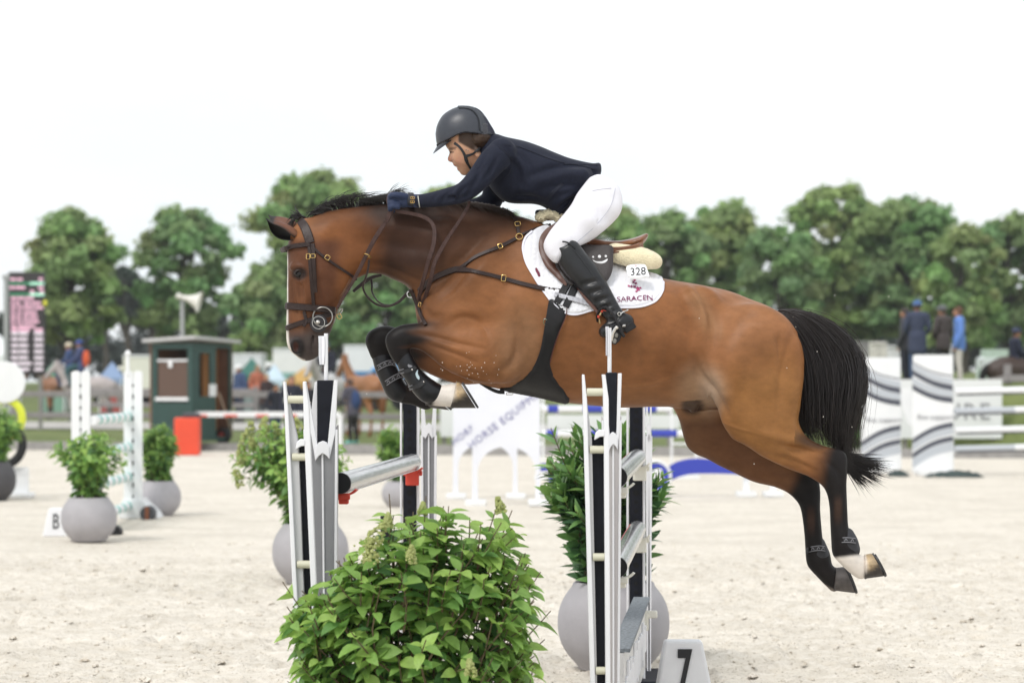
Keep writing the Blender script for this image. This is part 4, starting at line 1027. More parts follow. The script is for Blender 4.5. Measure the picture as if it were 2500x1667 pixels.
# ---- rails in their cups
m_clear = mat('silver_wrapped_pole', (.34, .34, .36), rough=.22, metal=.45, col2=(.62, .62, .63), noise=.45, nscale=9, stretch=(7, .9, 7), bump=.12, bscale=26, coat=.5)
m_red = mat('red_cup_plastic', (.62, .055, .030), rough=.4); m_wcup = mat('white_cup_plastic', (.78, .76, .68), rough=.4)
def pole(label, a, b, r, cup, cups, grp='silver poles of the jump in the middle', clear=True):
    a, b = Vector(a), Vector(b); dv = (b - a).normalized(); e = empty('jump_pole', a, label, 'jump pole', grp)
    mb = MB(); mb.tube([a, b], r, 28); mb.build('tube', m_clear, e, smooth=True)
    for q, s in ((a, -1), (b, 1)):
        mb = MB(); mb.tube([q - dv * s * .004, q + dv * s * .014], r * .97, 24); mb.build('end_cap', m_rubber, e, smooth=True)
    sd = dv.cross(Vector((0, 0, 1))).normalized(); up = sd.cross(dv)
    for ang, m, w_ in ((3.7, m_jw, .0032), (2.55, mat('red_stripe', (.70, .16, .15), rough=.5), .0028), (5.2, m_jw, .003)):
        o_ = (sd * math.cos(ang) + up * math.sin(ang)) * (r + .0004); mb = MB(); mb.tube([a + o_ + dv * .015, b + o_ - dv * .015], w_, 6); mb.build('stripe', m, e)
    for q, s in cups:
        c = Vector(q); h = empty('pole_cup', c, ('red' if cup is m_red else 'cream white') + ' cup at the ' + ('near' if s < 0 else 'far') + ' end of ' + label.replace(' between the two', ' of the').replace('the silver', 'the silver'), 'pole cup', 'cups that hold the poles')
        n = 11; v = []
        for ss in (-.028, .028):
            for i in range(n):
                an = math.pi * (1.18 + .64 * i / (n - 1)); 
                for rr_ in (r + .002, r + .011): v.append(c + dv * ss + sd * math.cos(an) * rr_ * 1.25 + up * (math.sin(an) * rr_))
        f = []
        for i in range(n - 1):
            k = 2 * i; A = 2 * n
            f += [[k, k + 2, k + 3, k + 1], [A + k, A + k + 1, A + k + 3, A + k + 2], [k, A + k, A + k + 2, k + 2], [k + 1, k + 3, A + k + 3, A + k + 1]]
        f += [[0, 1, 2 * n + 1, 2 * n], [2 * n - 2, 4 * n - 2, 4 * n - 1, 2 * n - 1]]
        mb = MB(); mb.add(v, f); mb.build('cradle', cup, h, smooth=True)
        g_ = 1.0 if s > 0 else .6; mb = MB(); mb.box(c - up * (r + .040 * g_) + dv * s * .01, (.07 * g_, .04, .07 * g_)); mb.box(c - up * (r + .012) + dv * s * .035, (.10 * g_, .02, .028)); mb.build('bracket', cup, h, bevel=.006)
    return e
RL = .0445
zL = 1.165; La, Lb = Vector((P(832, 0, 11.62).x, 11.62, zL)), Vector((P(1007, 0, 14.55).x, 14.55, zL + .0))
pole('the silver rail between the two left wings', La, Lb, RL, m_red, [(La + Vector((.01, .06, 0)), -1), (Lb - Vector((0, .05, 0)), 1)])
for z, nm in ((1.19, 'the upper silver rail between the two right wings'), (.815, 'the lower silver rail between the two right wings')):
    a, b = Vector((P(1506, 0, 11.62).x, 11.62, z)), Vector((P(1556, 0, 14.55).x, 14.55, z)); pole(nm, a, b, RL, m_wcup, [(a + Vector((.02, .06, 0)), -1), (b - Vector((-.01, .05, 0)), 1)])
# plank hanging below the right rails
a, b = Vector((P(1512, 0, 11.7).x, 11.7, .45)), Vector((P(1566, 0, 14.5).x, 14.5, .45)); dv = (b - a).normalized(); sd = Vector((dv.y, -dv.x, 0))
e = empty('plank_filler', a, 'white cut out plank hanging under the silver rails', 'jump filler')
mb = MB(); q = [a, b, b - Vector((0, 0, .36)), a - Vector((0, 0, .36))]; mb.prism(q, sd * -.02, sd * .02); mb.build('panel', mat('off_white_plank', (.66, .65, .64), rough=.5, noise=.15, nscale=14, bump=.15, bscale=60), e, bevel=.004)
mb = MB(); mb.prism([a + Vector((0, 0, .016)), b + Vector((0, 0, .016)), b + Vector((0, 0, .002)), a + Vector((0, 0, .002))], sd * -.04, sd * .045); mb.build('top_strip', mat('grey_grit_tape', (.20, .22, .24), rough=.9, noise=.5, nscale=60), e)
rr = random.Random(8)
for i in range(16):
    t = .05 + .058 * i; h = rr.uniform(.10, .24); c = a.lerp(b, t) - Vector((0, 0, .18)) - sd * .0; mb = MB(); mb.box(c + sd * (.026), (.012, .085, h), Matrix.Rotation(math.atan2(dv.y, dv.x) - math.pi / 2, 3, 'Z')); mb.build('raised_letter_bar', m_jw, e, bevel=.003)
h = empty('pole_cup', b - Vector((-.02, .06, .08)), 'cream white plastic cup holding the cut out plank', 'pole cup', 'cups that hold the poles'); mb = MB(); c = b - Vector((-.03, .06, .07)); mb.box(c, (.10, .03, .04)); mb.box(c - Vector((.02, 0, .04)), (.05, .04, .09)); mb.build('bracket', m_wcup, h, bevel=.008)

# ---- number blocks
def marker(label, txt, px0, px1, pxb0, pxb1, top, d, cyl, size, sx=1.0):
    g = GZERO(d); k = d / FPX; zt = P(0, top, d).z; dep = (px1 - px0) * k
    e = empty('number_block', P((px0 + px1) / 2, g, d), label, 'number block', 'number blocks beside the jumps')
    a0, a1, b0, b1 = P(px0, 0, d).x, P(px1, 0, d).x, P(pxb0, 0, d).x, P(pxb1, 0, d).x; mg = (a0 - b0)
    t4 = [Vector((a0, d + mg * .5, zt)), Vector((a1, d + mg * .5, zt)), Vector((a1, d + mg * .5 + dep * .7, zt)), Vector((a0, d + mg * .5 + dep * .7, zt))]
    b4 = [Vector((b0, d - mg * .5, .0)), Vector((b1, d - mg * .5, 0)), Vector((b1, d + dep * .7 + mg * 1.5, 0)), Vector((b0, d + dep * .7 + mg * 1.5, 0))]
    mb = MB(); mb.add(b4 + t4, [[0, 1, 5, 4], [1, 2, 6, 5], [2, 3, 7, 6], [3, 0, 4, 7], [4, 5, 6, 7], [0, 3, 2, 1]]); mb.build('block', mat('white_block', (.80, .80, .82), rough=.5, noise=.05, nscale=6, bump=.1, bscale=30), e, bevel=.012)
    cu = bpy.data.curves.new('t', 'FONT'); cu.body = txt; cu.align_x = 'CENTER'; cu.align_y = 'CENTER'; cu.size = size; cu.offset = .009 if txt == '7' else 0.0; cu.extrude = .002
    ob = bpy.data.objects.new('t', cu); COL.objects.link(ob); bpy.context.view_layer.update(); me = bpy.data.meshes.new_from_object(ob.evaluated_get(bpy.context.evaluated_depsgraph_get())); bpy.data.objects.remove(ob)
    c = P(cyl[0], cyl[1], d); fr = (zt - c.z) / zt; c.y = d + mg * .5 - mg * fr - .006
    tilt = math.atan2(mg, zt)
    me.transform(parent_world(e).inverted() @ Matrix.Translation(c) @ Matrix.Rotation(math.radians(90) - tilt, 4, 'X') @ Matrix.Diagonal((sx, 1, 1, 1))); me.materials.append(m_ink_)
    o = bpy.data.objects.new('number', me); COL.objects.link(o); o.parent = e
m_ink_ = mat('black_paint', (.012, .012, .014), rough=.6)
marker('white block marked 7 at the foot of the right far wing', '7', 1624, 1716, 1597, 1748, 1566, 13.5, (1671, 1640), .27, .50)
marker('white block marked B half behind the left plant pot', 'B', 117, 176, 104, 190, 1241, 28.3, (136, 1274), .22, .60)

# ---- round pots
m_pot = mat('grey_fibre_clay', (.40, .385, .405), rough=.75, noise=.08, nscale=5, bump=.15, bscale=60)
m_potd = mat('dark_fibre_clay', (.075, .072, .078), rough=.7, noise=.1, nscale=5, bump=.15, bscale=60)
m_soil = mat('potting_soil', (.035, .025, .018), rough=1, bump=.8, bscale=50)
def pot(label, cx, wpx, d, m=None, squat=.80):
    k = d / FPX; R = wpx * k / 2; p = P(cx, GZERO(d), d); p.z = 0; H_ = 2 * R * squat
    e = empty('plant_pot', p, label, 'plant pot', 'round pots of the arena planting')
    prof = [(R * .55, .0), (R * .62, .006)]
    for t in np.linspace(.06, .93, 16): prof.append((R * (1 - abs((t - .52) / .60) ** 2.3 * .62), H_ * t))
    tr = prof[-1][0]; prof += [(tr * .98, H_ * .965), (tr * .94, H_ * .98), (tr * .89, H_ * .965), (tr * .87, H_ * .86)]
    mb = MB(); mb.lathe(p, prof, 48); mb.build('bowl', m or m_pot, e, smooth=True)
    mb = MB(); mb.lathe(p, [(tr * .88, H_ * .85), (tr * .3, H_ * .88)], 24); mb.build('soil', m_soil, e, smooth=True)
    return p, H_, R
PR = pot('largest grey round pot standing behind the right wings', 1498, 273, 15.35)
PC = pot('grey round pot behind the left near wing', 758, 187, 21.8)
PL1 = pot('grey round pot hiding part of the block marked B', 217, 136, 27.5)
PL2 = pot('grey round pot right of the left white jump', 388, 108, 32.6)
PD = pot('dark grey round pot cut off by the left edge', -22, 122, 36.6, m_potd)
PB = pot('grey round pot behind the far left jump wing', 972, 80, 34.8)

# ---- leaves
def leaf_mesh(name, L_, W_, fold, curl, n=5, serr=0):
    v, f = [], []
    for i in range(n + 1):
        t = i / n; w_ = W_ * (math.sin(math.pi * t ** .8) ** .9) * .5 if 0 < i < n else .0006
        z = -curl * t * t * L_; x = t * L_
        v += [(x, -w_, z + fold * w_), (x, 0, z), (x, w_, z + fold * w_)]
    for i in range(n):
        a = 3 * i; f += [[a, a + 1, a + 4, a + 3], [a + 1, a + 2, a + 5, a + 4]]
    return np.array(v), f
m_hyd = mat('hydrangea_leaf', (.08, .15, .035), rough=.42, attr='tint', trans=.40, spec=.4, noise=.14, nscale=30, bump=.3, bscale=90)
m_stem = mat('brown_green_stem', (.12, .085, .045), rough=.7)
m_lime = mat('lime_floret', (.45, .52, .14), rough=.6, trans=.3, noise=.2, nscale=60, attr=None)
def frame(p, dirv, nrm):
    x = dirv / (np.linalg.norm(dirv) + 1e-9); z = nrm - x * np.dot(nrm, x); z = z / (np.linalg.norm(z) + 1e-9); y = np.cross(z, x); return np.stack([x, y, z], 1)
def bush(name, label, group, stems, lv_fn, leafs, tints, seed, scale=1.0, n_single=0, flowers=(), flower_size=.07, stem_r=.004, fl_tint=None, mleaf=None, cat='plant', base=None):
    """stems: list of curves (arrays of points); leaves in pairs along every stem"""
    rs = np.random.RandomState(seed); e = empty(name, base, label, cat, group)
    mb = MB()
    for s in stems: mb.tube([tuple(p) for p in s], list(np.linspace(stem_r, stem_r * .45, len(s))), 5, cap=False)
    so = mb.build('stem', m_stem, e, smooth=True); so['kind'] = 'stuff'
    L_ = lv_fn(rs)          # list of (pos, dir, nrm, size, tint)
    # the leaves that show largest: nearest the camera and outermost
    order = sorted(range(len(L_)), key=lambda i: L_[i][5]); single = set(order[:n_single])
    meshes = []
    if n_single:
        for ti, tcol in enumerate(tints):
            for vi, lf in enumerate(leafs):
                me = bpy.data.meshes.new('leaf'); me.from_pydata([tuple(q) for q in lf[0]], [], lf[1]); me.materials.append(mleaf or m_hyd); me.polygons.foreach_set('use_smooth', [True] * len(me.polygons))
                a = me.color_attributes.new('tint', 'FLOAT_COLOR', 'POINT'); a.data.foreach_set('color', np.tile(np.array((*tcol, 1.0), np.float32), (len(me.vertices), 1)).ravel()); meshes.append((ti, vi, me))
    V, F_, C = [], [], []; nv = 0; inv = parent_world(e).inverted()
    for i, (p, dr, nr, sz, tc, _) in enumerate(L_):
        R_ = frame(p, dr, nr); vi = rs.randint(len(leafs))
        if i in single:
            ti = min(range(len(tints)), key=lambda q: abs(sum(tints[q]) - sum(tc))); me = [m for a, b, m in meshes if a == ti and b == vi][0]
            o = bpy.data.objects.new('leaf', me); COL.objects.link(o); o.parent = e
            M_ = Matrix([[*(R_[r] * sz), p[r]] for r in range(3)] + [[0, 0, 0, 1]]); o.matrix_basis = inv @ M_
        else:
            v, f = leafs[vi]; V.append(v * sz @ R_.T + p); F_ += [[q + nv for q in ff] for ff in f]; nv += len(v); C.append(np.tile(np.array(tc) * rs.uniform(.85, 1.15), (len(v), 1)))
    if V:
        o = mesh_np('foliage', np.vstack(V), np.array(F_, dtype=np.int32), mleaf or m_hyd, e, smooth=True); vcol(o, np.vstack(C), 'tint'); o['kind'] = 'stuff'
    for (p, ax, L2) in flowers:
        v, f = [], []; mb = MB(); ax = np.array(ax) / np.linalg.norm(ax); nfl = 120 if n_single else 40
        for q in range(nfl):
            t = rs.rand() ** .8; r = flower_size * .70 * L2 * (1 - t * .85) * math.sqrt(rs.rand() * .6 + .4); a = rs.rand() * 6.28
            u = np.cross(ax, (0.2, 1, .1)); u /= np.linalg.norm(u); w_ = np.cross(ax, u)
            c = np.array(p) + ax * (t * flower_size * 1.7 * L2) + (u * math.cos(a) + w_ * math.sin(a)) * r
            s = flower_size * .115 * (1.0 if n_single else 1.4) * rs.uniform(.6, 1.2)
            mb.ball(tuple(c), s, 5, 3, sc=(1, 1, .8))
        o = mb.build('flower_head', fl_tint or m_lime, e, smooth=True); o['kind'] = 'stuff'
    return e
def cone_stems(rs, base, n, H_, spread, lean=(0, 0, 0), bend=.25, r0=.06, droop=0.0):
    S = []
    for i in range(n):
        a = rs.rand() * 6.28; q = math.sqrt(rs.rand()); h = H_ * (.62 + .38 * rs.rand()) * (1 - .32 * q ** 2)
        d = np.array((math.cos(a), math.sin(a), 0)) * q; p0 = np.array(base) + d * r0; p1 = np.array(base) + d * spread + np.array((0, 0, h)) + np.array(lean)
        m1 = p0 * .45 + p1 * .55 + np.array((0, 0, h * .12)) - d * spread * bend + rs.normal(0, .02, 3); p1 = p1 - np.array((0, 0, droop * q * H_))
        S.append(catmull([p0, m1, p1], 8))
    return S
LF = [leaf_mesh('leaf', 1.0, .62, .35, .22), leaf_mesh('leaf', 1.0, .56, .25, .38), leaf_mesh('leaf', 1.0, .68, .5, .10)]
LFS = [leaf_mesh('leaf', 1.0, .58, .3, .2, 3), leaf_mesh('leaf', 1.0, .5, .4, .3, 3)]
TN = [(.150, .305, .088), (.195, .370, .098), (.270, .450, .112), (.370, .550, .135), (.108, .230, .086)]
CAMP = np.array((0, 0, CAMH))
def paired_leaves(S, per, size, pitch, tints, tipt, cen, jitter=.5, start=.25, hang=.0):
    def fn(rs):
        out_ = []
        for s in S:
            n = len(s); ph = rs.rand() * 6.28
            for j in range(per):
                t = start + (1 - start) * (j + .5 * rs.rand()) / per; i = min(int(t * (n - 1)), n - 2); fr = t * (n - 1) - i; p = s[i] * (1 - fr) + s[i + 1] * fr
                ax = s[i + 1] - s[i]; ax /= np.linalg.norm(ax); u = np.cross(ax, (0.1, .2, 1)) if abs(ax[2]) < .95 else np.cross(ax, (1, 0, .1)); u /= np.linalg.norm(u); w_ = np.cross(ax, u)
                ph += 1.571 + rs.normal(0, .2)
                for k in (0, math.pi):
                    rd = u * math.cos(ph + k) + w_ * math.sin(ph + k); dr = rd * math.cos(pitch) + ax * math.sin(pitch) + rs.normal(0, .2, 3) * jitter; dr[2] -= hang
                    oc = p - cen; oc = oc / (np.linalg.norm(oc) + 1e-6)
                    nr = ax * .35 + np.array((0, 0, .55)) + oc * .75 + rs.normal(0, .45, 3) * jitter; dr = dr + oc * .35
                    top = t > tipt; sz = size * (.55 + .6 * rs.rand()) * (.72 if t > .93 else 1)
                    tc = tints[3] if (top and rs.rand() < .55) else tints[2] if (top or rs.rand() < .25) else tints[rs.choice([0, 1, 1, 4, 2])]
                    q = p + dr / np.linalg.norm(dr) * sz * .5; key = np.linalg.norm(q - CAMP) - 1.2 * np.linalg.norm((q - cen)[[0, 2]]) * .5
                    out_.append((p + rd * .004, dr, nr, sz, tc, key))
        return out_
    return fn
# the big leafy bush in front of the jump
rs = np.random.RandomState(21); Bb = P(1000, 0, 10.35); Bb = np.array((Bb.x, 10.35, 0.0))
S = []
OX = [(q - 1000) * 10.35 / FPX for q in (655, 690, 760, 850, 900, 950, 1000, 1100, 1150, 1215, 1260, 1320, 1345)]; OZ = [.62, .80, .86, .96, 1.06, 1.12, 1.15, 1.14, 1.10, 1.12, 1.03, .88, .62]
for i in range(400):
    x = rs.uniform(-.45, .47); yw = .36 * math.sqrt(max(.05, 1 - (x / .56) ** 2)); y = yw * (1 - 1.75 * rs.rand() ** .62) * -1
    y = -abs(y) if rs.rand() < .72 else abs(y)
    zt = np.interp(x, OX, OZ) * (1 - .16 * (y / .36) ** 2); z = zt * (1 - .90 * rs.rand() ** 1.3) - (.10 * rs.rand() if i % 3 == 0 else 0)
    dr = np.array((x / .5, y / .34, (z - .40) / .75)); dr /= np.linalg.norm(dr) + 1e-6; dr = dr * .8 + np.array((0, 0, .55)) + rs.normal(0, .25, 3); dr /= np.linalg.norm(dr)
    p1 = Bb + np.array((x, y, z)); p0 = p1 - dr * rs.uniform(.16, .30); p0[2] = max(p0[2], .04)
    S.append(catmull([p0, (p0 + p1) / 2 + rs.normal(0, .012, 3) - np.array((0, 0, .008)), p1], 5))
    if i % 6 == 0: S.append(catmull([Bb + np.array((x * .18, y * .18, 0)), Bb * .5 + p0 * .5 + rs.normal(0, .02, 3), p0], 5))
for tip, z in (((1345, 1490), .05), ((1300, 1420), .0), ((1330, 1560), .0), ((690, 1420), 0), ((700, 1480), -.05), ((1320, 1395), .1), ((1250, 1245), 0), ((1215, 1230), 0), ((950, 1205), 0), ((1040, 1210), 0)):
    p1 = np.array(P(tip[0], tip[1], 10.35 + z)); p0 = Bb + np.array(((p1[0] - Bb[0]) * .35, 0, p1[2] * .3)); S.append(catmull([p0, p0 * .45 + p1 * .55 + np.array((0, 0, .05)), p1], 9))
FLW = []
for (a, b, L2, dd) in ((890, 1350, 1.3, -.28), (905, 1375, .9, -.30), (1000, 1370, .6, -.29), (945, 1285, .5, -.14), (1030, 1255, .45, .0), (1225, 1252, .6, -.05), (1150, 1650, .6, -.33)):
    FLW.append((np.array(P(a, b, 10.35 + dd)), np.array((rs.normal(0, .25), rs.normal(-.2, .2), 1)), L2))
m_lime2 = mat('pale_lime_floret', (.44, .50, .15), rough=.6, trans=.25, col2=(.56, .60, .26), noise=.25, nscale=50)
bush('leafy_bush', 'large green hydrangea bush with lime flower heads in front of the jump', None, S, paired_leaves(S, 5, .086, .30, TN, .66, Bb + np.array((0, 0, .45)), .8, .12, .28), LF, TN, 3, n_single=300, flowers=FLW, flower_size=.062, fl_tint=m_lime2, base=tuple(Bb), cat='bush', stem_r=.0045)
# tall laurel in the large pot
rs = np.random.RandomState(5); p, H_, R = PR; base = np.array((p.x, p.y, H_ * .86)); S = cone_stems(rs, base, 84, 1.0, .37, (-.05, 0, 0), .14, .15)
S += [catmull([base + np.array((-.1, 0, 0)), base + np.array((-.18, -.03, .45)), np.array(P(1345, 1045, 15.2))], 9), catmull([base, base + np.array((-.05, .03, .5)), np.array(P(1395, 1040, 15.3))], 9)]
LL = [leaf_mesh('leaf', 1.0, .34, .3, .22), leaf_mesh('leaf', 1.0, .30, .2, .38), leaf_mesh('leaf', 1.0, .36, .4, .10)]
TL = [(.062, .148, .056), (.088, .200, .068), (.135, .275, .080), (.245, .420, .115), (.044, .105, .050)]
m_lau = mat('glossy_laurel_leaf', (.05, .11, .03), rough=.3, attr='tint', trans=.18, spec=.5, noise=.1, nscale=20)
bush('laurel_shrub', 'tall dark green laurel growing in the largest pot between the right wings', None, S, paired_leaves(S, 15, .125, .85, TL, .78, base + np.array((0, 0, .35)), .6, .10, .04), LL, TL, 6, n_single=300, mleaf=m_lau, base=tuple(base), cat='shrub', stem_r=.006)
# shrubs of the blurred pots
def pot_bush(label, PT, h, sp, nst, per, size, seed, lean=(0, 0, 0), fl=(), tn=TN, d=None, dx=0):
    rs = np.random.RandomState(seed); p, H_, R = PT; base = np.array((p.x + dx, p.y, H_ * .86)); S = cone_stems(rs, base, nst, h, sp, lean, .22, R * .35)
    k = p.y / FPX; F_ = [(np.array(P(a, b, p.y - .1)), np.array((rs.normal(0, .3), -.3, 1)), L2) for a, b, L2 in fl]
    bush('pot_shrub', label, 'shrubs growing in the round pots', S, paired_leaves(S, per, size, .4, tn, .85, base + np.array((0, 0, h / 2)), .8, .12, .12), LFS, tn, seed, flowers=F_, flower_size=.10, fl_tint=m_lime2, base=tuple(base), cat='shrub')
pot_bush('bushy shrub with pale lime flower heads left of the near jump wing', PC, .94, .50, 130, 11, .095, 31, (-.17, 0, 0), [(605, 1085, 1.1), (645, 1062, .9), (625, 1120, 1.1), (598, 1135, 1.1), (675, 1080, .9), (735, 1060, .8), (590, 1185, .8), (705, 1072, .8)])
pot_bush('light green shrub in the pot beside the block marked B', PL1, .80, .40, 70, 9, .10, 32)
pot_bush('dense green shrub between the white jump and the orange pillar', PL2, .80, .27, 70, 9, .10, 33, (-.02, 0, 0), tn=[tuple(c * .9 for c in t) for t in TN])
pot_bush('green and yellow shrub at the left edge in front of the rings', PD, .85, .36, 60, 9, .11, 34, (.05, 0, 0))
pot_bush('tall light green shrub behind the far left jump wing', PB, .82, .20, 50, 10, .10, 35, (-.08, 0, 0))
rs = np.random.RandomState(77); b_ = G(2088, 57.6); b_ = np.array(b_)
S = [catmull([b_, b_ + np.array((rs.normal(0, .1), rs.normal(0, .1), .5)), b_ + np.array((rs.normal(0, .22), rs.normal(0, .2), .35 + .85 * rs.rand()))], 7) for _ in range(40)]
bush('cone_shrub', 'dark green clipped shrub just behind the horse\'s tail', None, S, paired_leaves(S, 9, .13, .4, TL, .9, b_, .8, .0), LFS, TL, 36, base=tuple(b_), cat='shrub')

# ---- white jump on the left
m_teal = mat('teal_band', (.22, .52, .47), rough=.5); m_ww = mat('bright_white_wood', (.82, .83, .84), rough=.5, noise=.03, nscale=4)
def slot_wing(label, x0, x1, top, d, s=1):
    e = empty('slotted_wing', P((x0 + x1) / 2, GZERO(d), d), label, 'jump wing', 'white slotted wings of the left jump'); g = GZERO(d); xm = (x0 + x1) / 2
    for a, b in ((x0, xm - 1.6), (xm + 1.6, x1)):
        r_ = (b - a) / 2; arc = [(a + r_ - r_ * math.cos(t), top + r_ * .6 - r_ * .6 * math.sin(t)) for t in np.linspace(0, math.pi, 9)]
        mb = MB(); plate(mb, arc + [(b, g), (a, g)], d, .05); mb.build('plank', m_ww, e, bevel=.004)
    mb = MB(); plate(mb, [(xm - 1.6, top + 16), (xm + 1.6, top + 16), (xm + 1.6, g), (xm - 1.6, g)], d + .01, .03); mb.build('joint_strip', m_ww, e)
    mb = MB(); y = top + 36
    i = 0
    while y < g - 12:
        plate(mb, [(xm - 2, y - (3 if i % 2 == 0 else 5.5)), (xm + 2, y - (3 if i % 2 == 0 else 5.5)), (xm + 2, y + (3 if i % 2 == 0 else 5.5)), (xm - 2, y + (3 if i % 2 == 0 else 5.5))], d - .004, .006); y += 27; i += 1
    o = mb.build('peg_hole', m_hole, e); o['kind'] = 'stuff'
    mb = MB(); p = P((x0 + x1) / 2, g, d); mb.prism([p + Vector((-.16, -.02, 0)), p + Vector((.30, -.02, 0)), p + Vector((.26, -.02, .07)), p + Vector((.10, -.02, .22)), p + Vector((-.12, -.02, .22)), p + Vector((-.16, -.02, .1))], (0, 0, 0), (0, .5, 0)); mb.build('foot', m_ww, e, bevel=.01)
    return e
e = slot_wing('white slotted wing at the near end of the left jump', 174, 219, 905, 29.0)
e2 = slot_wing('white slotted wing at the far end of the left jump', 302, 347, 905, 31.9)
q = P(365, 1253, 31.7); mb = MB(); mb.tube([q + Vector((-.02, -.06, .0)), q + Vector((-.02, .16, 0))], .085, 16); mb.build('roller', mat('slate_rubber', (.075, .08, .09), rough=.6), e2, smooth=True); mb = MB(); mb.box(q + Vector((-.02, -.075, 0)), (.045, .03, .16)); mb.build('brown_strap', mat('rust_strap', (.22, .08, .04), rough=.7), e2)
q = P(281, 1299, 28.6); mb = MB(); mb.tube([q + Vector((0, -.06, 0)), q + Vector((0, .1, 0))], .07, 14); mb.build('roller', m_rubber, e, smooth=True)
q = P(312, 905, 31.9); mb = MB(); mb.tube([q + Vector((0, 0, -.05)), q + Vector((0, 0, .17))], .02, 8); mb.ball(q + Vector((0, 0, .2)), .035, 10, 7); mb.build('finial', m_ww, e2, smooth=True)
for i, z in enumerate((1.17, .82, .48, .145)):
    nm = ('top', 'second', 'third', 'lowest')[i]; e = empty('jump_pole', (P(224, 0, 29).x, 29, z), nm + ' white pole with teal bands on the left jump', 'jump pole', 'teal banded poles of the left jump')
    a, b = Vector((P(226, 0, 29.02).x, 29.02, z)), Vector((P(312, 0, 31.9).x, 31.88, z))
    mb = MB(); mb.tube([a, b], .05, 14); mb.build('tube', m_ww, e, smooth=True)
    for t in np.arange(.10, 1, .17):
        mb = MB(); mb.tube([a.lerp(b, t), a.lerp(b, t + .06)], .0515, 14); mb.build('band', m_teal, e, smooth=True)
# ---- ring wing at the left edge
dR = 37.5; e = empty('ring_wing', P(8, GZERO(dR), dR), 'jump wing of stacked white, yellow and black round shapes at the left edge', 'jump wing'); k = dR / FPX
mb = MB(); c = P(10, 933, dR); mb.tube([c, c + Vector((0, .06, 0))], 51 * k, 36); mb.build('white_disc', m_ww, e, bevel=.01)
c = P(8, 1020, dR + .07); mb = MB(); mb.torus(c, 46 * k, 10 * k, (1, 0, 0), (0, 0, 1), 40, 8); mb.build('yellow_ring', mat('yellow_ring_paint', (.72, .78, .05), rough=.5), e, smooth=True)
c = P(5, 1085, dR + .02); mb = MB(); mb.torus(c, 50 * k, 11 * k, (1, 0, 0), (0, 0, 1), 40, 8); mb.build('black_ring', m_tyre, e, smooth=True)
mb = MB(); c = P(45, 1214, dR); mb.box(c + Vector((0, .1, .19)), (.24, .08, .38)); mb.box(c + Vector((0, .1, .03)), (.36, .4, .06)); mb.box(P(20, 1150, dR) + Vector((0, .1, 0)), (.5, .1, .1)); mb.build('stand', m_ww, e, bevel=.01)
mb = MB(); mb.tube([P(5, 1215, dR + .14), P(5, 900, dR + .14)], .03, 8); mb.build('upright', m_ww, e)

# ---- arched panels lettered along a slope
m_bl = mat('blue_grey_print', (.22, .22, .42), rough=.7)
def arch_panel(label, x0, x1, d, ptop, txt):
    g = GZERO(d); k = d / FPX; w_ = x1 - x0; e = empty('arch_panel', P((x0 + x1) / 2, g, d), label, 'arch panel', 'white arched filler panels')
    s = w_ / 166.0; at = g - 143 * s; al, ar = x0 + 13 * s, x1 - 11 * s
    arc = [( (al + ar) / 2 + (ar - al) / 2 * math.cos(t), at + 62 * s - 62 * s * math.sin(t)) for t in np.linspace(0, math.pi, 17)]
    poly = [(x0, g - 8), (x0, ptop + 26 * s), (x0 + 12 * s, ptop + 6 * s), (x0 + 40 * s, ptop - 12 * s), (x1 - 50 * s, ptop - 12 * s), (x1 - 16 * s, ptop + 4 * s), (x1, ptop + 26 * s), (x1, g - 8), (ar, g - 8)] + arc + [(al, g - 8)]
    mb = MB(); plate(mb, poly, d, .05); mb.build('panel', mat('white_arch_board', (.78, .79, .85), rough=.5, noise=.03, nscale=3), e)
    for xx in (x0 + 6 * s, x1 - 6 * s):
        mb = MB(); q = P(xx, g, d); mb.box(q + Vector((.01, .03, .03)), (.26, .52, .06)); mb.build('foot', m_ww, e, bevel=.008)
    flat_text('lettering', txt, P(x0 + 92 * s, ptop + 72 * s, d - .006), .135 * s * 1.0, m_bl, e, rot=math.radians(37.5), space=1.12)
arch_panel('white arched panel lettered horse equipment nearest under the girth', 1153, 1319, 35.3, 942, 'HORSE EQUIPMENT')
arch_panel('second white arched panel half hidden behind the first', 1106, 1263, 37.3, 946, 'HORSE EQUIPMENT')
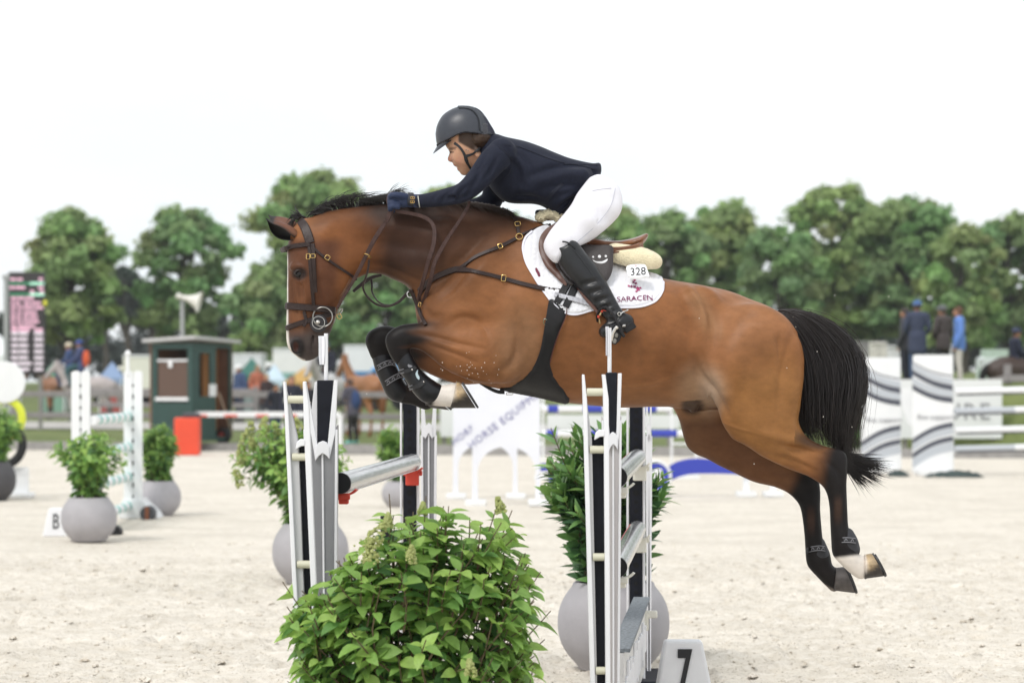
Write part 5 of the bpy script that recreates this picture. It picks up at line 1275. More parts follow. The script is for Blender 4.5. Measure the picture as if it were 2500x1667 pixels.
# ---- blue and white jump
m_blue = mat('royal_blue_paint', (.035, .055, .42), rough=.45); d = 44.0
for i, (py, segs, xr) in enumerate(((998, ((1336, 1362), (1423, 1470), (1545, 1602)), 1640), (1058, ((1333, 1358), (1440, 1480), (1584, 1652)), 1700))):
    e = empty('jump_pole', P(1325, py, d), ('upper' if i == 0 else 'lower') + ' white pole with blue bands under the horse\'s belly', 'jump pole', 'blue banded poles under the belly')
    mb = MB(); mb.tube([P(1322, py, d), P(xr, py, d + .3)], .055, 14); mb.build('tube', m_ww, e, smooth=True)
    for a, b in segs: mb = MB(); mb.tube([P(a, py, d + (a - 1322) / (xr - 1322) * .3), P(b, py, d + (b - 1322) / (xr - 1322) * .3)], .0565, 14); mb.build('band', m_blue, e, smooth=True)
def blue_wing(label, x0, x1, d, top):
    e = empty('blue_wing', P((x0 + x1) / 2, GZERO(d), d), label, 'jump wing', 'slim white wings of the blue jump')
    for xx in (x0, x1): mb = MB(); plate(mb, [(xx - 3, top), (xx + 3, top), (xx + 3, GZERO(d)), (xx - 3, GZERO(d))], d + .3, .06); mb.build('upright', m_ww, e)
    for yy in (top + 25, top + 120): mb = MB(); plate(mb, [(x0, yy), (x1, yy), (x1, yy + 6), (x0, yy + 6)], d + .31, .03); mb.build('cross_bar', m_ww, e)
    mb = MB(); mb.box(P((x0 + x1) / 2, GZERO(d), d + .3) + Vector((0, .03, .03)), ((x1 - x0) * d / FPX + .1, .4, .06)); mb.build('foot', m_ww, e)
blue_wing('slim white wing at the left end of the blue banded poles', 1312, 1326, 44, 960); blue_wing('slim white wing at the right end of the blue banded poles', 1640, 1700, 44.4, 960)
d = 38.0; e = empty('wave_filler', P(1600, GZERO(d), d), 'blue wave shaped filler with a round white rimmed emblem', 'jump filler')
topw = catmull([(1318, 1131), (1400, 1129), (1500, 1135), (1560, 1160), (1610, 1160), (1640, 1133), (1680, 1120), (1730, 1120), (1800, 1128), (1850, 1150)], 40); botw = catmull([(1318, 1150), (1400, 1148), (1500, 1160), (1560, 1195), (1615, 1195), (1640, 1172), (1680, 1158), (1730, 1156), (1800, 1158), (1850, 1166)], 40)
mb = MB(); plate(mb, [tuple(q) for q in topw] + [tuple(q) for q in botw[::-1]], d, .04); mb.build('wave_board', m_blue, e)
c = P(1600, 1163, d - .03); mb = MB(); mb.tube([c, c + Vector((0, .03, 0))], 36 * d / FPX, 32); mb.build('emblem_disc', m_blue, e); mb = MB(); mb.torus(c, 37 * d / FPX, 3.6 * d / FPX, (1, 0, 0), (0, 0, 1), 36, 6); mb.build('emblem_rim', m_ww, e, smooth=True)
mb = MB(); plate(mb, [(1578, 1170), (1590, 1150), (1604, 1142), (1618, 1146), (1610, 1156), (1622, 1168), (1612, 1182), (1604, 1168), (1592, 1184), (1584, 1180)], d - .036, .004); mb.build('emblem_shape', m_ww, e)
mb = MB(); plate(mb, [(1340, 1150), (1352, 1150), (1352, 1180), (1340, 1180)], d + .01, .04); mb.build('bracket', m_blue, e)
for xx in (1822, 1888, 1345):
    mb = MB(); plate(mb, [(xx - 7, 1140), (xx + 7, 1140), (xx + 7, GZERO(d)), (xx - 7, GZERO(d))], d + .045, .05); mb.box(P(xx, GZERO(d), d) + Vector((0, .05, .03)), (.26, .4, .06)); mb.build('leg', m_ww, e)
# ---- striped wings on the right with their poles
m_grey1 = mat('pale_grey_stripe', (.50, .53, .57), rough=.5); m_grey2 = mat('slate_stripe', (.075, .08, .105), rough=.5)
def striped(label, x0, x1, top, d):
    g = GZERO(d); k = d / FPX; w_ = x1 - x0; e = empty('striped_wing', P((x0 + x1) / 2, g, d), label, 'jump wing', 'white wings with grey curved stripes')
    mb = MB(); plate(mb, [(x0, top + 2), (x0 + 8, top), (x1, top), (x1 + 2, g - 8), (x0 - 2, g - 8)], d, .07); mb.build('panel', m_ww, e, bevel=.008)
    def band(ya, yb, bow, th, m, up):
        n = 14; a = []; b = []
        for i in range(n):
            t = i / (n - 1); y = ya + (yb - ya) * t + bow * math.sin(math.pi * t) ; a.append((x0 - (2 if up else 3) + (w_ + 2) * t, y)); b.append((x0 - 2 + (w_ + 2) * t, y + th))
        mb = MB(); plate(mb, a + b[::-1], d - .006, .01); mb.build('stripe', m, e)
    T = top
    for ya, yb, th, m in ((T + 16, T + 50, 3, m_grey2), (T + 20, T + 58, 15, m_grey1), (T + 36, T + 74, 13, m_grey2), (T + 54, T + 86, 17, m_grey1), (T + 72, T + 104, 13, m_grey2)): band(ya, yb, 7, th, m, False)
    for ya, yb, th, m in ((T + 205, T + 164, 12, m_grey2), (T + 217, T + 176, 17, m_grey1), (T + 240, T + 198, 12, m_grey2), (T + 253, T + 212, 22, m_grey1)): band(ya, yb, -8, th, m, True)
    o = flat_text('lettering', 'fine support', P((x0 + x1) / 2 + 6, top + 152, d - .008), .125, m_gtxt, e)
    mb = MB(); mb.box(P((x0 + x1) / 2, g, d) + Vector((0, .05, .05)), (w_ * k * .8, .6, .1)); mb.build('foot', m_ww, e, bevel=.01)
striped('white wing with grey curved stripes nearest the horse\'s tail', 2105, 2199, 873, 47.5)
striped('white wing with grey curved stripes carrying the right hand poles', 2230, 2327, 866, 46.2)
mb = MB(); c = P(2215, 1000, 46.8); mb.prism([P(a, b, 46.8) for a, b in ((2200, 950), (2222, 946), (2232, 965), (2232, 1045), (2216, 1032), (2203, 990))], (0, 0, 0), (0, .05, 0)); tag(mb.build('link_panel', m_ww), 'narrow white curved panel joining the two striped wings', 'jump filler')
for i, py in enumerate((952, 1000, 1047, 1092)):
    d0, d1 = 46.3, 46.6; e = empty('jump_pole', P(2330, py, d0), ('top', 'second', 'third', 'lowest')[i] + ' pale grey pole reaching the right edge', 'jump pole', 'pale grey poles on the right'); a, b = P(2330, py + 4, d0), P(2640, py - 4, d1)
    mb = MB(); mb.tube([a, b], .055, 14); mb.build('tube', m_grey1 if i % 2 else m_ww, e, smooth=True)
    mb = MB(); mb.tube([a + Vector((.05, 0, -.035)), b + Vector((0, 0, -.035))], .034, 12); mb.build('dark_underside', m_grey2, e, smooth=True)
    mb = MB(); mb.tube([a.lerp(b, .47), a.lerp(b, .62)], .0565, 14); mb.build('band', m_ww, e, smooth=True)
rr = np.random.RandomState(4)
for j, (x0, x1, d, lb) in enumerate(((2172, 2222, 45.6, 'small dark green ground cloth at the foot of the first striped wing'), (2262, 2405, 45.2, 'long dark green ground cloth at the foot of the second striped wing'))):
    n = 26; v = []; a, b = P(x0, 0, d).x, P(x1, 0, d).x
    for i in range(n):
        for t in range(7): x = a + (b - a) * i / (n - 1); v.append((x, d + t * .07, max(.005, .10 * math.sin(math.pi * i / (n - 1)) ** .5 * math.sin(math.pi * t / 6) + rr.normal(0, .012))))
    o = mesh_np('ground_cloth', v, [[i * 7 + t, i * 7 + t + 1, i * 7 + 8 + t, i * 7 + 7 + t] for i in range(n - 1) for t in range(6)], mat('dark_green_cloth', (.045, .065, .062), rough=.9, noise=.3, nscale=8)); tag(o, lb, 'ground cloth')
# grains of sand thrown up by the leap
rs = np.random.RandomState(9); mb = MB()
for a, b, y in [(rs.normal(1160, 30), rs.normal(905, 22), -.35) for _ in range(34)] + [(1906, 608, -.3), (2038, 721, -.4), (2170, 724, -.4), (1943, 798, -.3), (1936, 774, -.3), (1995, 858, -.3), (1921, 898, -.35), (2010, 1017, -.3), (2080, 1042, -.3), (1841, 1132, -.35), (710, 961, -.9), (758, 982, -.9), (895, 961, -.8), (830, 1020, -.9), (1707, 777, -.4)]:
    mb.ball(P(a, b, HD + y), rs.uniform(.0012, .0028), 5, 3)
tag(mb.build('flying_sand', mat('sand_grain', (.7, .65, .58), rough=.8)), 'pale grains of sand flung up around the jumping horse', 'sand', kind='stuff')
# ============================================================ THE JUMPING HORSE
def XZ(px, py, y=0.0):
    p = P(px, py, HD + y); return (p.x, p.z)
def out(pts, y=0.0, n=None):
    q = catmull(list(pts) + [pts[0]], (n or len(pts) * 3) + 1)[:-1]
    return [XZ(a, b, y) for a, b in q]
def kp(rows, y=0.0): return [(*XZ(a, b, y), c) for a, b, c in rows]
def ch(rows):
    """rows: px, py, radius px, y, ratio"""
    r_ = []
    for px, py, r, y, q in rows:
        p = P(px, py, HD + y); r_.append((p.x, y, p.z, r * (HD + y) / FPX, q))
    return r_
def pt(px, py, y): p = P(px, py, HD + y); return (p.x, y, p.z)
PXM = HD / FPX

horse = empty('horse', P(1400, 1000, HD), 'bay horse with black mane, tail and legs jumping over the rails', 'horse')
_lo = (XZ(625, 500)[0], -0.40, XZ(0, 1480)[1]); _hi = (XZ(2130, 500)[0], 0.40, XZ(0, 470)[1])
hf = Field(_lo, _hi, 0.0064)
BODY = [(740, 534), (762, 529), (804, 515), (855, 507), (932, 498), (1000, 492), (1080, 491), (1153, 498), (1230, 519), (1326, 546), (1420, 600),
        (1520, 650), (1619, 680), (1680, 690), (1753, 704), (1791, 714), (1830, 730), (1855, 739), (1881, 750), (1901, 763), (1914, 781), (1924, 799),
        (1934, 814), (1949, 836), (1959, 863), (1962, 893), (1960, 926), (1945, 960), (1900, 985), (1830, 1000), (1760, 985), (1700, 988),
        (1660, 991), (1634, 993), (1583, 993), (1516, 995), (1422, 987), (1380, 982), (1300, 964), (1220, 950), (1160, 934), (1100, 905), (1055, 860), (1030, 800),
        (1018, 757), (1007, 718), (998, 704), (983, 692), (957, 681), (932, 670), (901, 667), (880, 676), (864, 683), (855, 698), (841, 722), (824, 759),
        (818, 778), (809, 806), (801, 828), (803, 846), (797, 858), (782, 866), (768, 876), (752, 881), (739, 880), (728, 873), (715, 862), (705, 852), (700, 834),
        (699, 810), (700, 763), (701, 734), (701, 696), (702, 657), (701, 619), (703, 600), (708, 577), (718, 553)]
KB = [(720, 570, .85), (735, 660, .82), (770, 660, .80), (800, 700, .74), (720, 720, .80), (770, 770, .62), (735, 800, .82), (735, 850, .90), (780, 850, .72),
      (780, 560, .70), (840, 600, .52), (850, 660, .55), (900, 590, .44), (960, 590, .46), (1030, 600, .46), (1010, 690, .56), (1060, 740, .66), (1090, 560, .42), (1100, 650, .52),
      (1120, 840, .66), (1160, 530, .45), (1180, 700, .64), (1240, 560, .50), (1330, 600, .62), (1260, 760, .74), (1300, 900, .78), (1420, 780, .88), (1420, 640, .82), (1520, 800, .94), (1520, 920, .94),
      (1620, 840, .94), (1620, 700, .92), (1700, 820, .92), (1700, 930, .86), (1760, 760, .86), (1820, 850, .84), (1880, 800, .86), (1930, 900, .86)]
hf.inflate(out(BODY, n=len(BODY) * 2), kp(KB), k=0.02)

# shoulder, breast and upper-arm masses
hf.ell(pt(1150, 740, -.165), (.19, .075, .12), .07, rot=0.9)
hf.ell(pt(1150, 740, .165), (.19, .075, .12), .07, rot=0.9)
hf.ell(pt(1085, 770, -.125), (.10, .075, .105), .06, rot=-0.4)
hf.ell(pt(1085, 770, .125), (.10, .075, .105), .06, rot=-0.4)
hf.ell(pt(1215, 845, -.185), (.115, .060, .10), .05, rot=0.5)
hf.ell(pt(1200, 840, .185), (.115, .060, .10), .05, rot=0.5)
hf.ell(pt(1040, 760, -.05), (.04, .05, .085), .04)
hf.ell(pt(1040, 760, .05), (.04, .05, .085), .04)
# jugular groove and the hollow before the shoulder
for sy in (-1, 1):
    hf.chain(ch([(1085, 560, 22, .105 * sy, .5), (1060, 620, 24, .115 * sy, .5)]), .05)
    for a, b, c in ((900, 655, .088), (950, 664, .10), (1000, 684, .118)):
        hf.ell(pt(a, b, c * sy), (.05, .016, .014), .02, 'cut', rot=-0.15)
# point of hip, croup, flank hollow
for sy in (-1, 1):
    hf.ell(pt(1712, 742, .165 * sy), (.06, .03, .06), .10)
    hf.ell(pt(1850, 840, .17 * sy), (.19, .095, .17), .07, rot=-0.5)
    hf.ell(pt(1722, 815, .335 * sy), (.075, .035, .12), .07, 'cut', rot=0.35)
# triceps line, elbow fold, girth hollow, thigh and gaskin divisions, rib hints
for sy in (-1, 1):
    for a, b, c in ((1255, 770, .30), (1268, 820, .305), (1262, 870, .30)):
        hf.ell(pt(a, b, c * sy), (.022, .022, .055), .035, 'cut', rot=0.15)
    for a, b, c in ((1105, 700, .212), (1130, 660, .222), (1165, 630, .225)):
        hf.ell(pt(a, b, c * sy), (.045, .008, .014), .03, 'cut', rot=0.75)
    for a, b, c in ((1900, 860, .245), (1905, 920, .265), (1895, 980, .272)):
        hf.ell(pt(a, b, c * sy), (.014, .016, .06), .04, 'cut', rot=0.06)
    for a, b, c in ((1770, 790, .29), (1800, 770, .275), (1840, 765, .25)):
        hf.ell(pt(a, b, c * sy), (.06, .014, .014), .04, 'cut', rot=-0.2)
    hf.ell(pt(1780, 900, .20 * sy), (.10, .085, .16), .07, rot=-0.15)
# cheek, eye socket, face crest, nostril flare
for sy in (-1, 1):
    hf.ell(pt(806, 672, .062 * sy), (.085, .024, .125), .022, rot=-0.45)
    hf.ell(pt(733, 655, .083 * sy), (.048, .020, .026), .018, rot=-0.25)
    hf.chain(ch([(750, 690, 8, .080 * sy, 1), (742, 725, 8, .070 * sy, 1), (738, 760, 6, .058 * sy, 1)]), .018)
    hf.ell(pt(722, 846, .055 * sy), (.024, .016, .036), .015, rot=0.2)
    hf.ell(pt(724, 850, .070 * sy), (.0135, .02, .024), .010, 'cut', rot=0.25)
    hf.ell(pt(731, 668, .106 * sy), (.024, .012, .018), .008, 'cut', rot=-0.1)
    hf.ell(pt(722, 720, .085 * sy), (.03, .02, .09), .03, 'cut', rot=0.0)
    hf.chain(ch([(764, 812, 2.2, .058 * sy, 1), (760, 845, 2.2, .055 * sy, 1), (762, 868, 2.2, .045 * sy, 1)]), .01)
# mouth line
for sy in (-1, 1):
    for a, b, c in ((764, 826, .062), (762, 840, .060), (762, 854, .056), (764, 868, .046)):
        hf.ell(pt(a, b, c * sy), (.0045, .012, .017), .006, 'cut')

# hind legs
NH = [(1760, 800), (1850, 760), (1935, 815), (1960, 863), (1963, 893), (1962, 926), (1957, 962), (1953, 998), (1949, 1022), (1953, 1040), (1967, 1063), (1990, 1079), (2021, 1091),
      (2049, 1097), (2063, 1104), (2069, 1117), (2070, 1150), (2068, 1178), (2069, 1215), (2071, 1255), (2074, 1292), (2086, 1313), (2095, 1335), (2096, 1349), (2103, 1356), (2112, 1358),
      (2122, 1382), (2116, 1410), (2102, 1414), (2089, 1408), (2069, 1392), (2053, 1376), (2039, 1361), (2033, 1347), (2031, 1316), (2029, 1281), (2027, 1242), (2022, 1212), (2013, 1191),
      (1998, 1177), (1975, 1163), (1949, 1153), (1919, 1142), (1880, 1124), (1855, 1111), (1835, 1097), (1812, 1083), (1789, 1072), (1776, 1055), (1763, 1033), (1753, 1000), (1742, 950), (1738, 880)]
hf.inflate(out(NH, -.16, len(NH) * 2), kp([(1850, 860, .58), (1850, 960, .62), (1820, 1040, .60), (1900, 1090, .66), (1980, 1120, .62), (2045, 1135, .56), (2040, 1190, .66), (2050, 1260, .82), (2060, 1330, .85), (2090, 1380, 1.0)], -.16), k=.035,
           yc=kp([(1850, 830, -.15), (1850, 960, -.165), (1820, 1060, -.175), (1960, 1100, -.155), (2050, 1150, -.14), (2050, 1330, -.13), (2100, 1390, -.13)], -.16))
FH = [(1640, 920), (1760, 860), (1900, 880), (1890, 980), (1880, 1030), (1895, 1065), (1930, 1090), (1965, 1115), (1990, 1145), (2000, 1184), (2001, 1212), (2000, 1242), (2004, 1293), (2008, 1320),
      (2022, 1342), (2027, 1366), (2030, 1378), (2040, 1386), (2050, 1410), (2044, 1438), (2030, 1442), (2018, 1432), (2003, 1417), (1986, 1399), (1971, 1382), (1966, 1366), (1964, 1341), (1962, 1306),
      (1957, 1263), (1951, 1235), (1939, 1217), (1919, 1200), (1888, 1187), (1855, 1180), (1830, 1172), (1791, 1153), (1753, 1135), (1727, 1120), (1702, 1110), (1684, 1098), (1674, 1082), (1667, 1059), (1660, 1030), (1648, 1003), (1634, 975)]
hf.inflate(out(FH, .15, len(FH) * 2), kp([(1760, 960, .60), (1760, 1060, .60), (1850, 1110, .64), (1940, 1150, .60), (1975, 1190, .62), (1980, 1270, .82), (1995, 1350, .85), (2030, 1410, 1.0)], .15), k=.035,
           yc=kp([(1760, 900, .15), (1780, 1080, .16), (1950, 1150, .13), (1980, 1270, .11), (2020, 1400, .11)], .15))
# hollow above the point of the hock on the near leg, and muscle lines of the gaskin
hf.ell(pt(1985, 1118, -.215), (.10, .012, .012), .03, 'cut', rot=-0.42)
hf.ell(pt(1672, 985, 0), (.05, .05, .022), .03)
hf.ell(pt(1692, 992, 0), (.022, .035, .022), .02)

# forelegs, folded
hf.chain(ch([(1225, 880, 60, -.17, .85), (1185, 862, 72, -.175, .75), (1130, 850, 66, -.175, .72), (1085, 836, 49, -.17, .74), (1045, 824, 36, -.165, .8), (1010, 820, 30.5, -.16, .82), (985, 823, 29.5, -.16, .84), (968, 834, 28, -.16, .84)]), .03)
hf.chain(ch([(970, 832, 28, -.16, .85), (975, 856, 26, -.16, .82), (988, 884, 19.5, -.16, .78), (1008, 914, 17.5, -.16, .78), (1030, 940, 18.5, -.16, .82), (1050, 962, 24, -.16, .84), (1070, 966, 25, -.16, .85), (1092, 966, 27, -.16, .88), (1106, 965, 29, -.16, .88)]), .012)
hf.chain(ch([(1190, 880, 55, .16, .8), (1130, 888, 50, .165, .78), (1080, 880, 43, .16, .8), (1030, 862, 36, .155, .82), (980, 840, 31, .15, .84), (944, 826, 31, .15, .85), (924, 832, 30, .15, .85)]), .03)
hf.chain(ch([(924, 832, 30, .15, .85), (928, 858, 26, .15, .82), (938, 888, 18.5, .15, .78), (953, 920, 18.5, .15, .78), (967, 946, 23, .15, .82), (985, 960, 24, .15, .85), (1012, 968, 21, .15, .88), (1040, 977, 23, .15, .88)]), .012)
hV, hQ = hf.mesh(2)
hV[:, 1] += HD
del hf
hV = sculpt(hV, hQ, [
    ([(1092, 795), (1122, 776), (1155, 778), (1180, 800), (1196, 832)], -.0042, 7), ([(1080, 778), (1118, 758), (1160, 758), (1195, 785)], .0035, 12),
    ([(1258, 775), (1266, 830), (1254, 880), (1215, 915)], -.011, 12), ([(1190, 926), (1165, 916), (1130, 902)], -.005, 7),
    ([(1185, 852), (1120, 838), (1060, 822), (1020, 815)], -.006, 6), ([(1160, 884), (1100, 860), (1050, 842)], -.005, 5), ([(1170, 868), (1110, 850), (1050, 832)], .003, 6),
    ([(1075, 690), (1120, 640), (1165, 590), (1200, 560)], -.008, 15), ([(1110, 720), (1160, 670), (1210, 610), (1235, 575)], .006, 18),
    ([(870, 590), (950, 596), (1050, 612), (1090, 640)], -.007, 18), ([(880, 560), (960, 556), (1050, 566)], .005, 18), ([(895, 640), (955, 655), (1010, 680)], -.007, 9),
    ([(772, 640), (783, 700), (796, 755)], -.004, 8), ([(722, 690), (729, 730), (736, 765)], .005, 4.5), ([(715, 690), (719, 730), (727, 760)], -.004, 5), ([(745, 700), (760, 745), (775, 790)], -.003, 6), ([(733, 690), (741, 720), (737, 748)], -.002, 2.5),
    ([(708, 655), (722, 648), (742, 652)], .004, 4), ([(716, 684), (732, 688), (748, 682)], .003, 3.5), ([(712, 838), (722, 830), (734, 836), (738, 856)], .004, 4),
    ([(1775, 1010), (1748, 960), (1712, 918), (1692, 870)], -.010, 10), ([(1790, 1000), (1768, 950), (1740, 900), (1728, 850)], .008, 13),
    ([(1672, 690), (1700, 725), (1717, 768), (1722, 810)], .009, 9), ([(1695, 700), (1726, 735), (1742, 790), (1738, 850)], -.010, 13), ([(1650, 700), (1676, 740), (1690, 800), (1680, 860)], -.008, 16),
    ([(1938, 815), (1918, 870), (1906, 940), (1902, 1000)], -.011, 13), ([(1835, 755), (1795, 800), (1768, 860), (1762, 930)], -.008, 20), ([(1860, 770), (1880, 830), (1870, 900)], .006, 26),
    ([(1900, 1085), (1960, 1098), (2012, 1108)], -.008, 8), ([(1870, 1108), (1940, 1126), (1990, 1150)], -.006, 7), ([(1840, 1050), (1900, 1070), (1950, 1080)], .006, 12),
    ([(2005, 1120), (2022, 1150), (2030, 1182)], .006, 8), ([(2051, 1190), (2052, 1250), (2056, 1302)], -.005, 4.5), ([(2022, 1130), (2045, 1150), (2052, 1185)], -.005, 6),
    ([(1740, 1018), (1790, 1042), (1850, 1058)], .0025, 3), ([(1400, 930), (1480, 945), (1580, 940), (1660, 915)], .003, 4), ([(1430, 780), (1445, 850), (1440, 920)], -.004, 16), ([(1490, 770), (1508, 850), (1500, 930)], -.004, 16), ([(1550, 770), (1570, 850), (1560, 930)], -.004, 16), ([(1610, 780), (1628, 850), (1616, 920)], -.005, 16),
    ([(1290, 760), (1300, 850), (1280, 930)], .006, 20), ([(1020, 735), (1050, 770), (1080, 775)], -.006, 10)])

# ---- coat colours by place on the body: lighter rump and hip line, darker far hind leg
def coat_colours(V):
    px, py = topix(V); yy = V[:, 1] - HD
    rng = np.random.RandomState(3)
    body = np.array((.265, .112, .046)); dark = np.array((.030, .0135, .009)); black = np.array((.0150, .0130, .0130)); pale = np.array((.34, .215, .13)); white = np.array((.72, .66, .60))
    n = sum(np.sin(px * a + py * b + c) * d for a, b, c, d in ((.021, .013, 1, .5), (.047, -.031, 2, .3), (-.018, .052, 4, .4), (.09, .06, 0, .15)))
    C = np.tile(body, (len(V), 1))
    def mixin(col, m): 
        nonlocal C
        m = np.clip(m, 0, 1)[:, None]; C = C * (1 - m) + np.array(col) * m
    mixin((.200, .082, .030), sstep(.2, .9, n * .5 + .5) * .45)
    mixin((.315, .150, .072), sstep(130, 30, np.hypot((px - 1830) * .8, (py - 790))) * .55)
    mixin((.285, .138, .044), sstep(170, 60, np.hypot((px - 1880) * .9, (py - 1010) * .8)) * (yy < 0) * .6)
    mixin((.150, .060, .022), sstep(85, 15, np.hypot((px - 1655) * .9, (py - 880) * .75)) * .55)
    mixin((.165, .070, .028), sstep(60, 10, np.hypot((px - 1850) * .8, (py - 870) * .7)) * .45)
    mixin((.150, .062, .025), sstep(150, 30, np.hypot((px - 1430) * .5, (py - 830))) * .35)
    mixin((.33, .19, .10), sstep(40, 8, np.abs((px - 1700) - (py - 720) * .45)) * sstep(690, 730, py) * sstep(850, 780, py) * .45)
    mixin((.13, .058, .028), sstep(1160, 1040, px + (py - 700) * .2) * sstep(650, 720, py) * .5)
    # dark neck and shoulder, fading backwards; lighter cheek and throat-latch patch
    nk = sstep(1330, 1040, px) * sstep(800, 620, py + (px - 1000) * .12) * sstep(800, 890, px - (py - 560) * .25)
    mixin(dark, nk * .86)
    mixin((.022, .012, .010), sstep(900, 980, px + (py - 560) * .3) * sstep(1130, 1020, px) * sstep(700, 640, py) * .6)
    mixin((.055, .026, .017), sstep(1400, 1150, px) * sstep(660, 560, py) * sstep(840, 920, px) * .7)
    crest = sstep(64, 8, py - np.interp(px, [753, 855, 932, 1080, 1153, 1326], [533, 508, 498, 491, 498, 546])) * sstep(740, 790, px) * sstep(1340, 1260, px)
    mixin((.026, .019, .017), crest * .72)
    cheek = sstep(125, 45, np.hypot((px - 835) * 1.0, (py - 620) * .75))
    mixin((.21, .080, .030), cheek * .7)
    face = sstep(845, 800, px + (py - 700) * .1) * sstep(570, 600, py)
    mixin((.105, .043, .024), face * .92)
    mixin((.200, .082, .034), sstep(40, 12, np.hypot((px - 730) * 1.1, (py - 775) * .6)) * .6)
    mixin((.17, .07, .03), sstep(50, 12, np.hypot((px - 735), (py - 720) * .7)) * .4)
    mixin((.085, .040, .025), sstep(60, 10, np.abs(px - 760 - (py - 700) * .05)) * sstep(600, 650, py) * sstep(790, 740, py) * .0)
    mixin((.10, .046, .026), sstep(730, 706, px) * sstep(590, 640, py) * sstep(800, 700, py) * .6)
    # muzzle
    mz = sstep(785, 835, py + (px - 730) * .25) * sstep(845, 815, px)
    mixin((.070, .058, .054), mz * .94)
    mixin((.018, .016, .017), sstep(26, 12, np.hypot(px - 725, (py - 850) * .7)) * (px < 830) * .9)
    mixin((.15, .062, .045), sstep(9, 4, np.hypot(px - 722, (py - 846) * .6)) * (px < 830) * .5)
    mixin((.020, .016, .016), sstep(26, 12, np.hypot(px - 732, (py - 668) * 1.25)) * .9)
    # blaze down the middle of the face
    bl = sstep(.046, .030, np.abs(yy)) * sstep(728, 706, px + (650 - py) * .04) * sstep(600, 640, py) * sstep(868, 850, py)
    mixin(white, bl)
    mixin(white, sstep(.03, .015, np.abs(yy)) * sstep(850, 866, py) * (px < 745) * .8)
    # flank and belly lighter
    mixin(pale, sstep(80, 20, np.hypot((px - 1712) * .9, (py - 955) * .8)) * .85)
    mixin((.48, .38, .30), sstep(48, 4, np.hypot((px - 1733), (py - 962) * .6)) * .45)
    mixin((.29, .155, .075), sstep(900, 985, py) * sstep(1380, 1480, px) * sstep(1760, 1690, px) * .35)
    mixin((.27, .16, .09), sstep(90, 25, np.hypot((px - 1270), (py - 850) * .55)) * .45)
    mixin((.028, .022, .022), sstep(30, 14, np.hypot((px - 1690) * .8, (py - 990))) * (np.abs(yy) < .1) * .8)
    # forelegs: brown forearm running to black from the knee
    fl = sstep(768, 796, py) * (px > 880) * (px < 1240) * ((np.abs(yy) > .07) | (px < 1000))
    ed = px + (py - 830) * .35 + n * 12
    mixin((.055, .028, .019), fl * sstep(1130, 1010, ed) * .7)
    mixin(black, fl * sstep(1062, 990, ed + 22 * np.sin((py - 800) * .16)) * (px < 1120))
    mixin(black, ((px > 890) & (px < 1075) & (py > 850) & (px < 1010 + (py - 840) * .9) & (yy < -.05) & (py > 842 + (px - 1000) * .9)) * 1.0)
    mixin(black, ((yy > .06) & (px < 1075) & (py > 790)) * sstep(1060, 985, px + (py - 830) * .1))
    mixin(white, sstep(1052, 1064, px) * (yy < 0) * sstep(920, 935, py) * (px < 1130) * (yy > -.3) * (py < 1010) * (np.abs(yy) > .05))
    mixin((.02, .017, .017), ((yy > .05) & (px > 940) & (px < 1100) & (py > 955)) * 1.0)
    # hind legs
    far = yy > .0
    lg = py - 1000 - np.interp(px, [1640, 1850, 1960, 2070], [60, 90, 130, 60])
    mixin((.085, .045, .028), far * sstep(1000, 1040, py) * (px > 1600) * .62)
    hock_n = sstep(-24, 36, (px - 2006) + (py - 1120) * .25 + n * 9) * (py > 1040) * (~far)
    hock_n = np.maximum(hock_n, (~far) * sstep(30, 6, np.hypot((px - 1985) * .35, py - (1078 + (px - 1985) * .25))) * (px > 1940) * (px < 2080) * .8)
    mixin(black, hock_n)
    mixin((.085, .046, .03), (~far) * sstep(14, 4, np.abs(px - 2046)) * sstep(1200, 1230, py) * sstep(1290, 1250, py) * .5)
    hock_f = sstep(-10, 40, (px - 1925) + (py - 1175) * .5 + n * 9) * (py > 1100) * far
    mixin(black, hock_f)
    mixin((.075, .04, .027), far * sstep(14, 4, np.abs(px - 1980)) * sstep(1225, 1260, py) * sstep(1320, 1270, py) * .6)
    mixin(white, (~far) * sstep(1352, 1362, py + (px - 2060) * .12 + n * 3) * (px > 2020))
    mixin((.30, .25, .22), far * sstep(1436, 1446, py + (2041 - px) * .5) * (px > 1990) * (px < 2045) * .7)
    return C
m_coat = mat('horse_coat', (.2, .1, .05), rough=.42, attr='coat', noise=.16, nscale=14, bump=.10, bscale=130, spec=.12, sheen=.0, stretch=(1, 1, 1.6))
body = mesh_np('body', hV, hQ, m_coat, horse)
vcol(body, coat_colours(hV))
HBVH = BVHTree.FromPolygons([tuple(map(float, v)) for v in hV], [tuple(map(int, q)) for q in hQ])
print('horse verts', len(hV))
